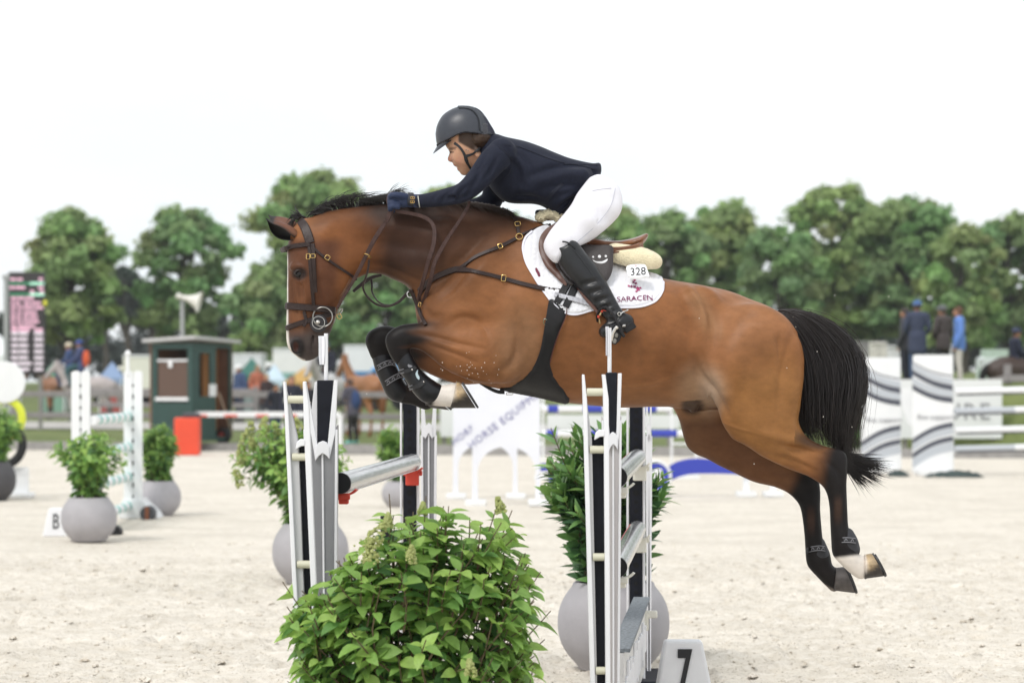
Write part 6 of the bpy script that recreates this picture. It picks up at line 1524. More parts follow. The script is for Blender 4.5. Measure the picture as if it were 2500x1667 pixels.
# ---- ears, eyes, hooves, mane, tail
m_hair = mat('black_horsehair', (.017, .0135, .0135), rough=.34, spec=.5)
m_hair2 = mat('dark_brown_horsehair', (.034, .022, .017), rough=.42, spec=.45)
m_eye = mat('wet_dark_eye', (.008, .006, .006), rough=.18, spec=.4)
def ear(tip, base, y0, y1, w):
    """open leaf-shaped shell rolled round its axis"""
    A, B = P(*base, HD + y0), P(*tip, HD + y1)
    ax = (B - A); Ln = ax.length; ax.normalize()
    side = Vector((0, -1 if y0 < 0 else 1, 0)); up = ax.cross(Vector((0, 1, 0))).normalized()
    if up.z < 0: up = -up
    back_ = Vector((0, 0, 0)); v = []; f = []; n, m = 15, 11
    for sh in (0, 1):
        for i in range(n):
            t = i / (n - 1); r = w * (math.sin(math.pi * min(1, t * .82 + .18)) ** .8) * (1 - t ** 6) + .0015
            r -= sh * .004 * (1 - t); r = max(r, .0006)
            op = .5 + 1.0 * math.sin(math.pi * min(1, t * 1.05)) ** 1.0
            for k in range(m):
                a = (k / (m - 1) - .5) * (2 * math.pi - op * 1.35)
                # the opening looks down and out
                cd_ = (up * .62 + back_ * .2 - side * .75).normalized(); pd_ = ax.cross(cd_); e = cd_ * math.cos(a) + pd_ * math.sin(a)
                v.append(A + ax * (t * Ln) + e * r + up * (-.012 * math.sin(math.pi * t)))
    for sh in (0, 1):
        for i in range(n - 1):
            for k in range(m - 1):
                q = [sh * n * m + i * m + k, sh * n * m + i * m + k + 1, sh * n * m + (i + 1) * m + k + 1, sh * n * m + (i + 1) * m + k]
                f.append(q if sh == 0 else q[::-1])
    for i in range(n - 1):
        for k in (0, m - 1):
            a, b = i * m + k, (i + 1) * m + k; f.append([a, b, b + n * m, a + n * m])
    o = mesh_np('ear', v, f, mat('ear_coat', (.2, .1, .05), rough=.6, attr='coat'), horse)
    c = []
    for sh in (0, 1):
        for i in range(n):
            for k in range(m):
                t = i / (n - 1); edge = abs(k / (m - 1) - .5) * 2
                c.append((.012, .010, .010) if (sh == 1 or t > .72 or edge > .8) else (.17 - .13 * t * t, .075 - .05 * t, .036 - .02 * t))
    vcol(o, c)
    return o
ear((649, 533), (722, 577), -.055, -.078, .037)
ear((655, 525), (726, 560), .05, .078, .037)
for sy in (-1, 1):
    e = MB(); e.ball(P(731, 668, HD + sy * .079), .019, 16, 10, sc=(1.1, .8, .92)); e.build('eye', m_eye, horse, smooth=True)
    e = MB()
    q = [P(a, b, HD + sy * c) for a, b, c in ((718, 670, .091), (724, 661, .096), (732, 658.5, .098), (741, 661, .098), (747, 668, .094))]
    e.tube(catmull(q, 12), [.002] + [.0042] * 10 + [.002], 7); e.build('eyelid', mat('dark_eyelid', (.03, .02, .018), rough=.5), horse, smooth=True)

m_hoof_n = mat('amber_hoof', (.36, .20, .085), rough=.5, attr='horn', noise=.35, nscale=45, bump=.3, bscale=60)
m_hoof_d = mat('grey_hoof', (.055, .047, .045), rough=.55, attr='horn', noise=.3, nscale=30, bump=.3, bscale=60)
m_iron = mat('worn_iron', (.045, .045, .048), rough=.5, metal=.3, noise=.3)
def hoof(cb, cf, heel, toe, y, m, wc=.045, ws=.062):
    CB, CF, HE, TO = (P(a, b, HD + y) for a, b in (cb, cf, heel, toe))
    Y = Vector((0, 1, 0)); n = 28; rings = []
    for t in (-.06, 0, .12, .3, .5, .7, .88, 1.0):
        B, F_ = CB.lerp(HE, t), CF.lerp(TO, t); c = (B + F_) / 2; a = (F_ - B) / 2; wdt = wc + (ws - wc) * t
        if t == 0: a = a * 1.05; wdt *= 1.06
        if t < 0: a = a * .92; wdt *= .92
        rings.append([c + a * math.cos(u) + Y * wdt * (math.sin(u) * (1 - .16 * max(0, -math.cos(u)))) for u in [2 * math.pi * k / n for k in range(n)]])
    v = [q for r in rings for q in r]; f = []
    for i in range(len(rings) - 1):
        for k in range(n): f.append([i * n + k, i * n + (k + 1) % n, (i + 1) * n + (k + 1) % n, (i + 1) * n + k])
    f.append([(len(rings) - 1) * n + k for k in range(n)]); f.append(list(range(n))[::-1])
    mb = MB(); mb.add(v, f); o = mb.build('hoof', m, horse, smooth=True)
    cc = []
    for t in (-.06, 0, .12, .3, .5, .7, .88, 1.0):
        for k_ in range(n):
            front = .5 + .5 * math.cos(2 * math.pi * k_ / n); dk = min(1, max(0, (front - .42) * 4 + (t - .5) * 1.2)) if m is m_hoof_n else 0; base = np.array((.50, .36, .20)) * (1 - .35 * max(t, 0)) if m is m_hoof_n else np.array((.075, .065, .062)); base = np.array((.62, .55, .48)) * (1 - min(1, max(0, t) * 5)) + base * min(1, max(0, t) * 5) if m is m_hoof_n else base
            cc.append(base * (1 - dk) + np.array((.035, .028, .024)) * dk)
    vcol(o, cc, 'horn')
    c = (HE + TO) / 2; a = (TO - HE) / 2; nrm = a.cross(Y).normalized()
    if nrm.dot((CB + CF) / 2 - c) > 0: nrm = -nrm
    mb = MB(); pts = [c + a * (.93 * math.cos(u)) + Y * ws * .92 * math.sin(u) + nrm * .004 for u in np.linspace(-2.5, 2.5, 22)]
    v = []
    for p in pts:
        rd = (p - c); rd -= nrm * rd.dot(nrm); rd.normalize()
        v += [p + rd * .010, p - rd * .012, p - rd * .012 + nrm * .009, p + rd * .010 + nrm * .009]
    f = []
    for i in range(len(pts) - 1):
        for k in range(4): f.append([i * 4 + k, i * 4 + (k + 1) % 4, i * 4 + 4 + (k + 1) % 4, i * 4 + 4 + k])
    f += [[0, 1, 2, 3], [len(v) - 1, len(v) - 2, len(v) - 3, len(v) - 4]]
    mb.add(v, f); mb.build('horseshoe', m_iron, o, smooth=False)
hoof((2111, 1353), (2112, 1412), (2127, 1350), (2157, 1406), -.13, m_hoof_n)
hoof((2040, 1385), (2036, 1441), (2060, 1383), (2086, 1447), .11, m_hoof_d)
hoof((1114, 931), (1102, 996), (1122, 932), (1162, 996), -.16, m_hoof_n)
hoof((1045, 962), (1038, 994), (1062, 972), (1097, 1001), .15, m_hoof_d, .04, .05)

def strands(name, guides, count, width, mat_, parent, seed=1, jit=.02, seg=9, sides=3, taper=True, wave=.006):
    """hair: tapering strands that follow and blend between guide curves (lists of world points)"""
    rs = np.random.RandomState(seed); G = np.array([catmull([tuple(p) for p in g], seg) for g in guides]); ng = len(G)
    V = []; Fq = []
    for s in range(count):
        u = rs.rand() * (ng - 1); i = min(int(u), ng - 2); t = u - i
        c = G[i] * (1 - t) + G[i + 1] * t
        L_ = .72 + .28 * rs.rand() if taper else 1.0
        x = np.linspace(0, 1, seg)
        off = rs.normal(0, jit, 3)
        ph = rs.rand(3) * 6.28
        c = np.stack([np.interp(x * L_, x, c[:, k]) for k in range(3)], 1) + off[None, :] * (x[:, None] ** 1.2) + np.sin(x[:, None] * 5 + ph[None, :]) * wave * x[:, None]
        tg = np.gradient(c, axis=0); tg /= np.linalg.norm(tg, axis=1)[:, None] + 1e-9
        a = np.cross(tg, np.array((0.3, 1, .2))); a /= np.linalg.norm(a, axis=1)[:, None] + 1e-9; b = np.cross(tg, a)
        w_ = width * (.6 + .8 * rs.rand()) * (1 - x ** 2.2 * .96)
        base = len(V) * seg * sides if False else len(V)
        for q in range(seg):
            for k in range(sides):
                an = 2 * math.pi * k / sides
                V.append(c[q] + (a[q] * math.cos(an) + b[q] * math.sin(an)) * w_[q])
        for q in range(seg - 1):
            for k in range(sides):
                Fq.append((base + q * sides + k, base + q * sides + (k + 1) % sides, base + (q + 1) * sides + (k + 1) % sides, base + (q + 1) * sides + k))
    return mesh_np(name, np.array(V), np.array(Fq), mat_, parent)

# tail: a body of hair streaming up from the dock and falling behind the hocks, its end blown back
def tg(rows): return [P(a, b, HD + c) for a, b, c in rows]
TG = []
for y in (-.09, 0, .09):
    TG.append(tg([(1892, 766, y * .4), (1918, 800, y * .8), (1945, 862, y), (1955, 950, y * 1.1), (1962, 1040, y), (1985, 1084, y)]))
    TG.append(tg([(1902, 757, y * .4), (1955, 785, y * .8), (2010, 862, y), (2030, 950, y * 1.1), (2024, 1050, y), (2035, 1100, y + .03)]))
    TG.append(tg([(1904, 756, y * .4), (1970, 768, y * .8), (2052, 836, y), (2078, 920, y * 1.1), (2062, 1020, y), (2056, 1105, y + .04), (2090, 1160, y + .07)]))
    TG.append(tg([(1905, 756, y * .4), (1972, 763, y * .8), (2062, 816, y), (2106, 900, y * 1.1), (2090, 1005, y), (2066, 1085, y + .06), (2085, 1135, y + .09)]))
TG = [TG[i] for i in (0, 4, 8, 1, 5, 9, 2, 6, 10, 3, 7, 11)]
order = [0, 3, 6, 9, 10, 7, 4, 1, 2, 5, 8, 11]
TG2 = [TG[i] for i in order]
tail = strands('tail', TG2, 2600, .0024, m_hair, horse, 4, .018, seg=12, wave=.007)
strands('tail_flyaway', TG2[3:], 200, .0013, m_hair2, tail, 14, .042, seg=12, wave=.03)
mb = MB()
mb.tube(catmull(tg([(1890, 775, 0), (1925, 785, 0), (1965, 820, 0), (1990, 880, 0), (2000, 950, 0), (2003, 1020, 0)]), 14), list(np.interp(np.linspace(0, 1, 14), [0, .2, .6, 1], [.035, .055, .085, .05])), 10)
mb.build('tail_core', m_hair, tail, smooth=True)
# the blown-back tip seen beyond the hock
TT = [tg([(2040, 1095, .05), (2085, 1112, .06), (2130, 1122, .07), (2165, 1128, .07)]), tg([(2042, 1105, .05), (2085, 1125, .06), (2130, 1140, .07), (2182, 1150, .07)]),
      tg([(2045, 1115, .05), (2080, 1140, .06), (2125, 1160, .07), (2160, 1178, .07)]), tg([(2048, 1125, .05), (2075, 1155, .06), (2100, 1185, .07), (2112, 1205, .07)])]
strands('tail_tip', TT, 300, .0020, m_hair, tail, 9, .018, seg=8, wave=.004)
# mane lifted by the leap, forelock
MG = []
for x, yb, tipx, tipy in ((770, 531, 745, 520), (800, 520, 790, 490), (830, 514, 820, 476), (860, 509, 862, 470), (890, 505, 905, 474), (915, 502, 935, 478), (940, 499, 962, 468), (975, 496, 985, 470)):
    MG.append([P(x, yb + 6, HD), P(x - 8, yb - 14, HD - .01), P(x * .4 + tipx * .6 - 6, tipy + 12, HD - .02), P(tipx + 20, tipy + 6, HD - .03), P(tipx + 46, tipy + 13, HD - .05)])
strands('mane', MG, 420, .0019, m_hair, horse, 5, .013, seg=9)
MG = []
for x, yb, tx, ty in ((945, 500, 960, 472), (965, 499, 990, 472), (1000, 497, 1030, 486), (1100, 494, 1125, 489), (1180, 505, 1205, 502), (1240, 520, 1262, 519)):
    MG.append([P(x, yb + 5, HD), P(x + 4, yb - 8, HD - .02), P((x + tx) / 2, ty + 4, HD - .05), P(tx, ty + 6, HD - .075), P(tx + 16, ty + 26, HD - .10)])
strands('mane_end', MG, 420, .0024, m_hair2, horse, 6, .007, seg=8)
MG = [[P(945, 498, HD), P(958, 474, HD), P(975, 466, HD), P(990, 472, HD)], [P(960, 498, HD), P(965, 470, HD), P(985, 462, HD), P(1002, 468, HD)], [P(935, 498, HD), P(950, 470, HD), P(972, 460, HD), P(992, 463, HD)]]
strands('mane_wisp', MG, 46, .0014, m_hair, horse, 8, .014, seg=8)
FL = [[P(748, 534, HD), P(735, 530, HD - .02), P(718, 545, HD - .02), P(706, 552, HD)], [P(745, 534, HD), P(728, 520, HD - .01), P(722, 508, HD), P(735, 505, HD)], [P(742, 536, HD), P(722, 528, HD), P(708, 542, HD), P(698, 565, HD)],
      [P(752, 533, HD), P(738, 528, HD), P(722, 536, HD), P(712, 560, HD - .03)]]
strands('forelock', FL, 90, .0019, m_hair, horse, 7, .012, seg=8)
# ============================================================ TACK
CAMV = Vector((0, 0, CAMH))
def hit(px, py, bvh=None, far=False):
    b = bvh or HBVH
    d = (P(px, py, HD) - CAMV).normalized()
    loc, nrm, i, t = b.ray_cast(CAMV, d)
    if loc is None: return None
    if nrm.dot(d) > 0: nrm = -nrm
    return loc, nrm
def surf(px, py, off, bvh=None, y=None):
    """point on the horse seen at a pixel, lifted off the skin; y forces a depth when given"""
    if y is not None: return P(px, py, HD + y), Vector((0, -1, 0))
    r = hit(px, py, bvh)
    if r is None:
        for k in range(1, 16):
            r = hit(px, py + 6 * k, bvh)
            if r is not None and r[1].y < -.15:
                return P(px, py, r[0].y - off), (r[1] + Vector((0, -.5, 0))).normalized()
        return P(px, py, HD - .02), Vector((0, -1, 0))
    n = (r[1] + Vector((0, -.5, 0))).normalized()
    return r[0] + r[1] * off, n
def ribbon(name, P_, Nn, width, thick, m, parent, rounded=True, closed=False):
    """flat strap through points with surface normals"""
    n = len(P_); w_ = width if hasattr(width, '__len__') else [width] * n
    prof = [(-1, 0), (-.82, 1), (.82, 1), (1, 0), (.82, -.5), (-.82, -.5)]
    v = []; f = []; k = len(prof)
    for i in range(n):
        a, b = P_[(i - 1) % n if closed else max(i - 1, 0)], P_[(i + 1) % n if closed else min(i + 1, n - 1)]
        t = (b - a).normalized(); nn = Nn[i] - t * Nn[i].dot(t); nn.normalize(); s = t.cross(nn)
        for x, z in prof: v.append(P_[i] + s * (x * w_[i] / 2) + nn * (z * thick))
    for i in range(n if closed else n - 1):
        j = (i + 1) % n
        for q in range(k): f.append([i * k + q, i * k + (q + 1) % k, j * k + (q + 1) % k, j * k + q])
    if not closed: f += [list(range(k))[::-1], [(n - 1) * k + q for q in range(k)]]
    mb = MB(); mb.add(v, f)
    return mb.build(name, m, parent, smooth=False) if name else mb
def smooth_pts(A, it=2):
    A = [Vector(a) for a in A]
    for _ in range(it):
        A = [A[0]] + [(A[i - 1] + A[i] * 2 + A[i + 1]) / 4 for i in range(1, len(A) - 1)] + [A[-1]]
    return A
def strap(name, px, wpx, m, parent, off=.004, thick=.004, n=None, bvh=None, mirror=False, smooth=3):
    """px rows: (x, y) laid on the horse or (x, y, depth) hanging free"""
    n = n or len(px) * 7
    rows = [(p[0], p[1], p[2] if len(p) > 2 else 0, 1.0 if len(p) > 2 else 0.0) for p in px]
    q = catmull(rows, n); A = []; B = []
    for x, y, dy, fr in q:
        if fr > .98: p, nn = surf(x, y, off, bvh, dy)
        else:
            p, nn = surf(x, y, off, bvh)
            if fr > .02: p = p.lerp(P(x, y, HD + dy), fr)
        A.append(p); B.append(nn)
    A = smooth_pts(A, smooth); B = [b.normalized() for b in smooth_pts(B, smooth + 2)]
    wp = wpx if hasattr(wpx, '__len__') else [wpx, wpx]
    W = np.interp(np.linspace(0, 1, n), np.linspace(0, 1, len(wp)), wp) * PXM
    o = ribbon(name, A, B, list(W), thick, m, parent)
    if mirror:
        A2 = [Vector((a.x * (2 * HD - a.y) / a.y * 0 + a.x, 2 * HD - a.y, a.z)) for a in A]; B2 = [Vector((b.x, -b.y, b.z)) for b in B]
        ribbon(name, A2, B2, list(W), thick, m, parent)
    return o
def around(name, c1, c2, wpx, m, parent, off=.004, thick=.004, n=40):
    """closed strap round a part of the horse; the pixels c1, c2 are its front and back edge in the middle plane"""
    A0, A1 = P(*c1, HD), P(*c2, HD); c = (A0 + A1) / 2; u = (A1 - A0); ru = u.length / 2; u.normalize(); Y = Vector((0, 1, 0)); A = []; B = []
    for k in range(n):
        a = 2 * math.pi * k / n; e = u * math.cos(a) + Y * math.sin(a)
        loc, nrm, i, t = HBVH.ray_cast(c + e * .5, -e, .5)
        if loc is None or (loc - c).length > ru * 1.6: loc = c + e * ru * .7; nrm = e
        A.append(loc + e * off); B.append(e)
    A = [(A[i - 1] + A[i] * 2 + A[(i + 1) % n]) / 4 for i in range(n)]
    return ribbon(name, A, B, wpx * PXM, thick, m, parent, closed=True)
def patch(name, outline, m, parent, off=.006, thick=.006, cell=7, bvh=None, mirror=False, smooth=4, free_y=None, nout=None, puff=0.0, bump=None):
    """a shaped piece of leather or cloth laid on the horse: outline in pixels, thickened"""
    O = catmull(list(outline) + [outline[0]], (nout or len(outline) * 4) + 1)[:-1] if nout != 0 else np.array(outline, float)
    # boundary at even spacing
    seg = np.linalg.norm(np.roll(O, -1, 0) - O, axis=1); cs = np.concatenate([[0], np.cumsum(seg)]); nb = max(int(cs[-1] / cell), 12)
    OO = np.vstack([O, O[:1]]); t = np.linspace(0, cs[-1], nb, endpoint=False)
    Bd = np.stack([np.interp(t, cs, OO[:, k]) for k in (0, 1)], 1)
    lo, hi = Bd.min(0), Bd.max(0); pts = []
    def inside(p):
        c = False
        for i in range(nb):
            a, b = Bd[i], Bd[(i + 1) % nb]
            if (a[1] > p[1]) != (b[1] > p[1]) and p[0] < a[0] + (p[1] - a[1]) / (b[1] - a[1]) * (b[0] - a[0]): c = not c
        return c
    j = 0; y = lo[1] + cell * .5
    while y < hi[1]:
        x = lo[0] + (cell * .5 if j % 2 else 0)
        while x < hi[0]:
            p = np.array((x, y))
            if np.min(np.linalg.norm(Bd - p, axis=1)) > cell * .6 and inside(p): pts.append(p)
            x += cell
        y += cell * .87; j += 1
    allp = [Vector(p) for p in Bd] + [Vector(p) for p in pts]
    r = geometry.delaunay_2d_cdt(allp, [], [list(range(nb))], 1, 1e-4)
    vs, fs, orig = r[0], r[2], r[3]
    V = []; Nn = []; isb = np.zeros(len(vs), bool)
    dist = np.array([np.min(np.linalg.norm(Bd - np.array(v), axis=1)) for v in vs])
    for v, o_ in zip(vs, orig):
        if free_y is not None: p, nn = P(v.x, v.y, HD + free_y(v.x, v.y)), Vector((0, -1, 0))
        else: p, nn = surf(v.x, v.y, off, bvh)
        V.append(p); Nn.append(nn)
    V = np.array([tuple(v) for v in V]); Nn = np.array([tuple(v) for v in Nn])
    E = np.array([(f[i], f[(i + 1) % len(f)]) for f in fs for i in range(len(f))])
    def lap(A, it):
        for _ in range(it):
            S = A.copy(); c = np.ones(len(A))
            np.add.at(S, E[:, 0], A[E[:, 1]]); np.add.at(c, E[:, 0], 1); np.add.at(S, E[:, 1], A[E[:, 0]]); np.add.at(c, E[:, 1], 1)
            A = S / c[:, None]
        return A
    # smooth depth along the line of sight only, so the outline stays put
    dep = lap(V[:, 1:2].copy(), smooth)[:, 0]
    CV = np.array(CAMV); V = CV + (V - CV) * (dep / V[:, 1])[:, None]
    Nn = lap(Nn, 4); Nn /= np.linalg.norm(Nn, axis=1)[:, None]
    top = thick * (1 - np.clip(1 - dist / (cell * 1.1), 0, 1) ** 2 * .8) + puff * np.sqrt(np.clip(dist / max(dist.max(), 1), 0, 1))
    if bump is not None: top = top + np.array([bump(v.x, v.y) for v in vs]) * np.clip(dist / cell - .5, 0, 1)
    A = V + Nn * top[:, None]; Bk = V - Nn * .002; n = len(V)
    F = [list(f) for f in fs] + [[i + n for i in f][::-1] for f in fs]
    from collections import Counter
    ec = Counter(tuple(sorted(e)) for e in map(tuple, E))
    for f in fs:
        for i in range(len(f)):
            a, b = f[i], f[(i + 1) % len(f)]
            if ec[tuple(sorted((a, b)))] == 1: F.append([b, a, a + n, b + n])
    VV = np.vstack([A, Bk])
    mb = MB(); mb.add(VV, F); o = mb.build(name, m, parent, smooth=True)
    if mirror:
        W = VV.copy(); W[:, 1] = 2 * HD - W[:, 1]
        mb = MB(); mb.add(W, F); mb.build(name, m, parent, smooth=True)
    return o
def bvh_of(*objs):
    V = []; F = []
    for o in objs:
        b = len(V); M_ = parent_world(o)
        V += [tuple(M_ @ v.co) for v in o.data.vertices]; F += [[i + b for i in p.vertices] for p in o.data.polygons]
    return BVHTree.FromPolygons(V, F)
def text_on(name, s, c, hpx, ang, m, parent, bvh, off=.0035, wscale=1.0, shear=0.0, thick=0.0):
    """lettering laid on a surface: c centre pixel, hpx cap height in pixels"""
    cu = bpy.data.curves.new('t', 'FONT'); cu.body = s; cu.align_x = 'CENTER'; cu.size = 1.0; cu.resolution_u = 3
    ob = bpy.data.objects.new('t', cu); COL.objects.link(ob)
    bpy.context.view_layer.update()
    me = bpy.data.meshes.new_from_object(ob.evaluated_get(bpy.context.evaluated_depsgraph_get()))
    bpy.data.objects.remove(ob)
    bm = bmesh.new(); bm.from_mesh(me); bmesh.ops.triangulate(bm, faces=bm.faces); 
    for _ in range(1): bmesh.ops.subdivide_edges(bm, edges=bm.edges, cuts=1, use_grid_fill=True)
    bm.to_mesh(me); bm.free()
    co = np.array([tuple(v.co) for v in me.vertices]); F = [list(p.vertices) for p in me.polygons]
    k = hpx / .70; ca, sa = math.cos(ang), math.sin(ang); V = []
    for x, y, z in co:
        u = (x * wscale + (y - .35) * shear) * k; v_ = -(y - .35) * k
        p, nn = surf(c[0] + u * ca - v_ * sa, c[1] + u * sa + v_ * ca, off, bvh); V.append(p)
    bpy.data.meshes.remove(me)
    mb = MB(); mb.add(V, F); return mb.build(name, m, parent)

m_bridle = mat('dark_brown_leather', (.030, .018, .016), rough=.42, noise=.25, nscale=30, spec=.28, bump=.15, bscale=120)
m_rein = mat('brown_rein_leather', (.060, .032, .027), rough=.55, noise=.3, nscale=40, spec=.25, bump=.3, bscale=160)
m_black_l = mat('black_leather', (.0135, .013, .0145), rough=.36, spec=.28, noise=.25, nscale=20, bump=.12, bscale=90)
m_brass = mat('brass', (.62, .42, .16), rough=.25, metal=1.0)

# ---- bridle
br = empty('bridle', P(760, 640), 'dark brown leather bridle with loose ring bit on the jumping horse', 'bridle')
strap('headpiece', [(733, 538), (744, 555), (752, 575), (758, 594)], [19, 22, 23, 22], m_bridle, br, off=.006, mirror=True)
strap('browband', [(688, 611, -.004), (692, 608, -.045), (701, 606, -.075), (708, 604), (722, 601), (740, 599), (756, 597)], 12, m_bridle, br, off=.006, thick=.007, mirror=True)
strap('cheekpiece', [(755, 596), (757, 625), (759, 660), (762, 700), (766, 740), (767, 752)], [9, 9, 9, 9], m_bridle, br, off=.005, mirror=True)
strap('cheekpiece', [(764, 596), (766, 625), (767, 660), (769, 700), (771, 713)], [10, 10, 10, 9], m_bridle, br, off=.007, mirror=True)
around('noseband', (697, 747), (822, 758), 17, m_bridle, br, off=.006, thick=.008)
around('flash_strap', (698, 802), (800, 770), 13, m_bridle, br, off=.005, thick=.005)
strap('flash_loop', [(743, 760), (745, 775), (747, 785), (742, 797)], 8, m_bridle, br, off=.009, mirror=True)
strap('throat_lash', [(764, 604), (785, 624), (815, 645), (845, 664), (866, 679)], 6.5, m_bridle, br, off=.006, mirror=True)
for sy in (-1, 1):
    mb = MB(); p, nn = surf(786, 772, .018); p = Vector((p.x, HD + sy * (HD - p.y), p.z))
    mb.torus(p + Vector((0, sy * .004, 0)), 23.5 * PXM, .0032, (1, 0, 0), (0, 0, 1), 40, 8); mb.build('bit_ring', mat('dull_steel', (.34, .33, .31), rough=.32, metal=1.0), br, smooth=True)
    p2, nn = surf(777, 790, .016); p2 = Vector((p2.x, HD + sy * (HD - p2.y), p2.z))
    mb = MB(); mb.ball(p2, 22 * PXM, 20, 8, sc=(1, .18, 1)); mb.build('bit_guard', mat('grey_rubber_guard', (.040, .037, .040), rough=.6, spec=.3), br, smooth=True)
    mb = MB(); mb.torus(p2 + Vector((0, sy * .012, .004)), 15 * PXM, .0018, (1, 0, 0), (0, 0, 1), 24, 6); mb.ball(p2 + Vector((-.002, sy * .014, .007)), .011, 10, 6, sc=(1.1, .8, .9)); mb.build('mouthpiece', m_steel, br, smooth=True)
def buckle(px, py, w, h, ang, m, parent, off=.010, bvh=None, y=None):
    p, nn = surf(px, py, off, bvh, y); ca, sa = math.cos(ang), math.sin(ang); k = PXM
    U = Vector((1, 0, 0)) - nn * nn.x; U.normalize(); W_ = nn.cross(U)
    if W_.z < 0: W_ = -W_
    u = U * ca + W_ * sa; w_ = -U * sa + W_ * ca
    q = [p + u * (a * w * k / 2) + w_ * (b * h * k / 2) for a, b in ((-1, -.7), (-.7, -1), (.7, -1), (1, -.7), (1, .7), (.7, 1), (-.7, 1), (-1, .7), (-1, -.7), (-.7, -1))]
    mb = MB(); mb.tube(q, .0021, 6); return mb.build('buckle', m, parent, smooth=True)
buckle(754, 627, 9, 13, 0, m_brass, br); buckle(765, 626, 11, 9, 0, m_brass, br); buckle(798, 630, 11, 11, -.6, m_brass, br)
buckle(823, 757, 9, 15, -.9, m_steel, br, .016); buckle(828, 772, 10, 12, .5, m_brass, br, .016)
# ---- reins and running martingale
rn = empty('reins', P(930, 600), 'brown leather reins running from the bit ring to the gloved hand', 'reins')
strap('rein', [(824, 752, -.10), (840, 722, -.12), (868, 676, -.135), (890, 632, -.15), (911, 590, -.15), (930, 560, -.145), (943, 540, -.14)], [7, 8, 9, 10, 11, 11, 10], m_rein, rn)
strap('rein_grip', [(942, 542, -.145), (950, 525, -.145), (961, 505, -.135)], [12, 12, 12], m_rein, rn, thick=.006)
strap('rein_loop', [(958, 512, -.135), (951, 502, -.125), (947, 488, -.11), (952, 476, -.095), (960, 471, -.085)], 9, m_rein, rn)
strap('rein_bight', [(965, 516, -.135), (1000, 521, -.14), (1035, 530, -.15), (1055, 545, -.165), (1061, 568, -.18), (1058, 600, -.20), (1047, 635, -.21)], [9, 10, 10, 10, 11, 11, 11], m_rein, rn)
strap('rein_bight', [(1048, 630, -.215), (1038, 668, -.20), (1029, 700, -.17), (1023, 730, -.12), (1030, 742, -.11), (1040, 720, -.15), (1052, 680, -.21), (1058, 652, -.222)], 10, m_rein, rn)
strap('rein_bight', [(1058, 652, -.222), (1066, 630, -.22), (1088, 590, -.21), (1118, 545, -.20), (1140, 510, -.19), (1146, 492, -.18)], [10, 10, 10, 8, 8, 8], m_rein, rn)
strap('rein', [(824, 752, .10), (840, 722, .12), (868, 676, .13), (900, 620, .15), (935, 560, .15), (965, 505, .13)], [7, 8, 9, 10, 10, 10], m_rein, rn)
mb = MB(); c = P(897, 624, HD - .165); mb.torus(c, .018, .0026, Vector((.85, .3, -.45)).normalized(), Vector((.35, -.93, .05)).normalized(), 24, 6); mb.build('martingale_ring', m_brass, rn, smooth=True)
strap('martingale_fork', [(901, 634, -.155), (899, 655, -.15), (893, 678, -.14), (886, 700, -.12), (895, 722, -.09), (917, 742, -.06), (945, 748, -.045), (972, 738, -.04), (990, 720, -.04), (1003, 708, -.05)], [5, 5, 5, 5, 5, 6, 6, 7, 7, 7], m_bridle, rn)
strap('martingale_fork', [(905, 676, .08), (907, 686, .08), (908, 695, .08), (909, 715, .06), (925, 738, -.01), (950, 746, -.03), (975, 736, -.035), (1000, 712, -.04)], [6, 6, 5, 4, 4, 5, 6, 6], m_bridle, rn)
strap('curb_strap', [(862, 712, .02), (878, 698, .02), (896, 684, .02), (912, 676, .02), (932, 672, .02)], [7, 9, 10, 9, 6], m_bridle, rn, thick=.006)
# ---- breastplate
bp = empty('breastplate', P(1130, 650), 'brown leather breastplate with brass rings across the shoulder', 'breastplate')
bS = dict(off=.006, thick=.005, mirror=True)
strap('shoulder_strap', [(1026, 712), (1040, 695), (1060, 679), (1085, 667), (1110, 660), (1135, 659)], [18, 15, 14, 14, 16, 20], m_bridle, bp, **bS)
strap('wither_branch', [(1128, 656), (1145, 642), (1163, 629), (1190, 617), (1215, 606), (1240, 594), (1262, 583)], [13, 8, 10, 9, 10, 10, 9], m_bridle, bp, **bS)
strap('girth_branch', [(1130, 660), (1160, 664), (1200, 673), (1240, 684), (1280, 695), (1330, 706), (1374, 713)], [15, 10, 10, 11, 11, 12, 13], m_bridle, bp, **bS)
strap('wither_strap', [(1241, 523), (1255, 533), (1261, 545), (1264, 560), (1267, 574)], [11, 11, 10, 9, 8], m_bridle, bp, **bS)
strap('saddle_loop', [(1272, 576), (1290, 568), (1308, 561), (1326, 556), (1345, 548)], [6, 5, 7, 8, 6], m_bridle, bp, **bS)
strap('chest_strap', [(1006, 706), (1014, 725), (1024, 752), (1034, 778), (1040, 795)], [13, 11, 10, 9, 9], m_bridle, bp, off=.006, thick=.005)
p, nn = surf(1268, 581, .010); mb = MB(); mb.torus(p, 8 * PXM, .0026, (1, 0, 0), nn.cross(Vector((1, 0, 0))).normalized(), 24, 6); mb.build('ring', m_brass, bp, smooth=True)
p, nn = surf(1009, 716, .014); mb = MB(); mb.torus(p, 8 * PXM, .0035, (1, 0, 0), (0, 0, 1), 20, 6); mb.build('ring', m_steel, bp, smooth=True)
buckle(1263, 551, 13, 11, .2, m_brass, bp, .014); buckle(1220, 604, 10, 11, .45, m_brass, bp, .014); buckle(1229, 681, 10, 15, -.15, m_brass, bp, .014); buckle(1035, 744, 8, 11, -.5, m_brass, bp, .02)

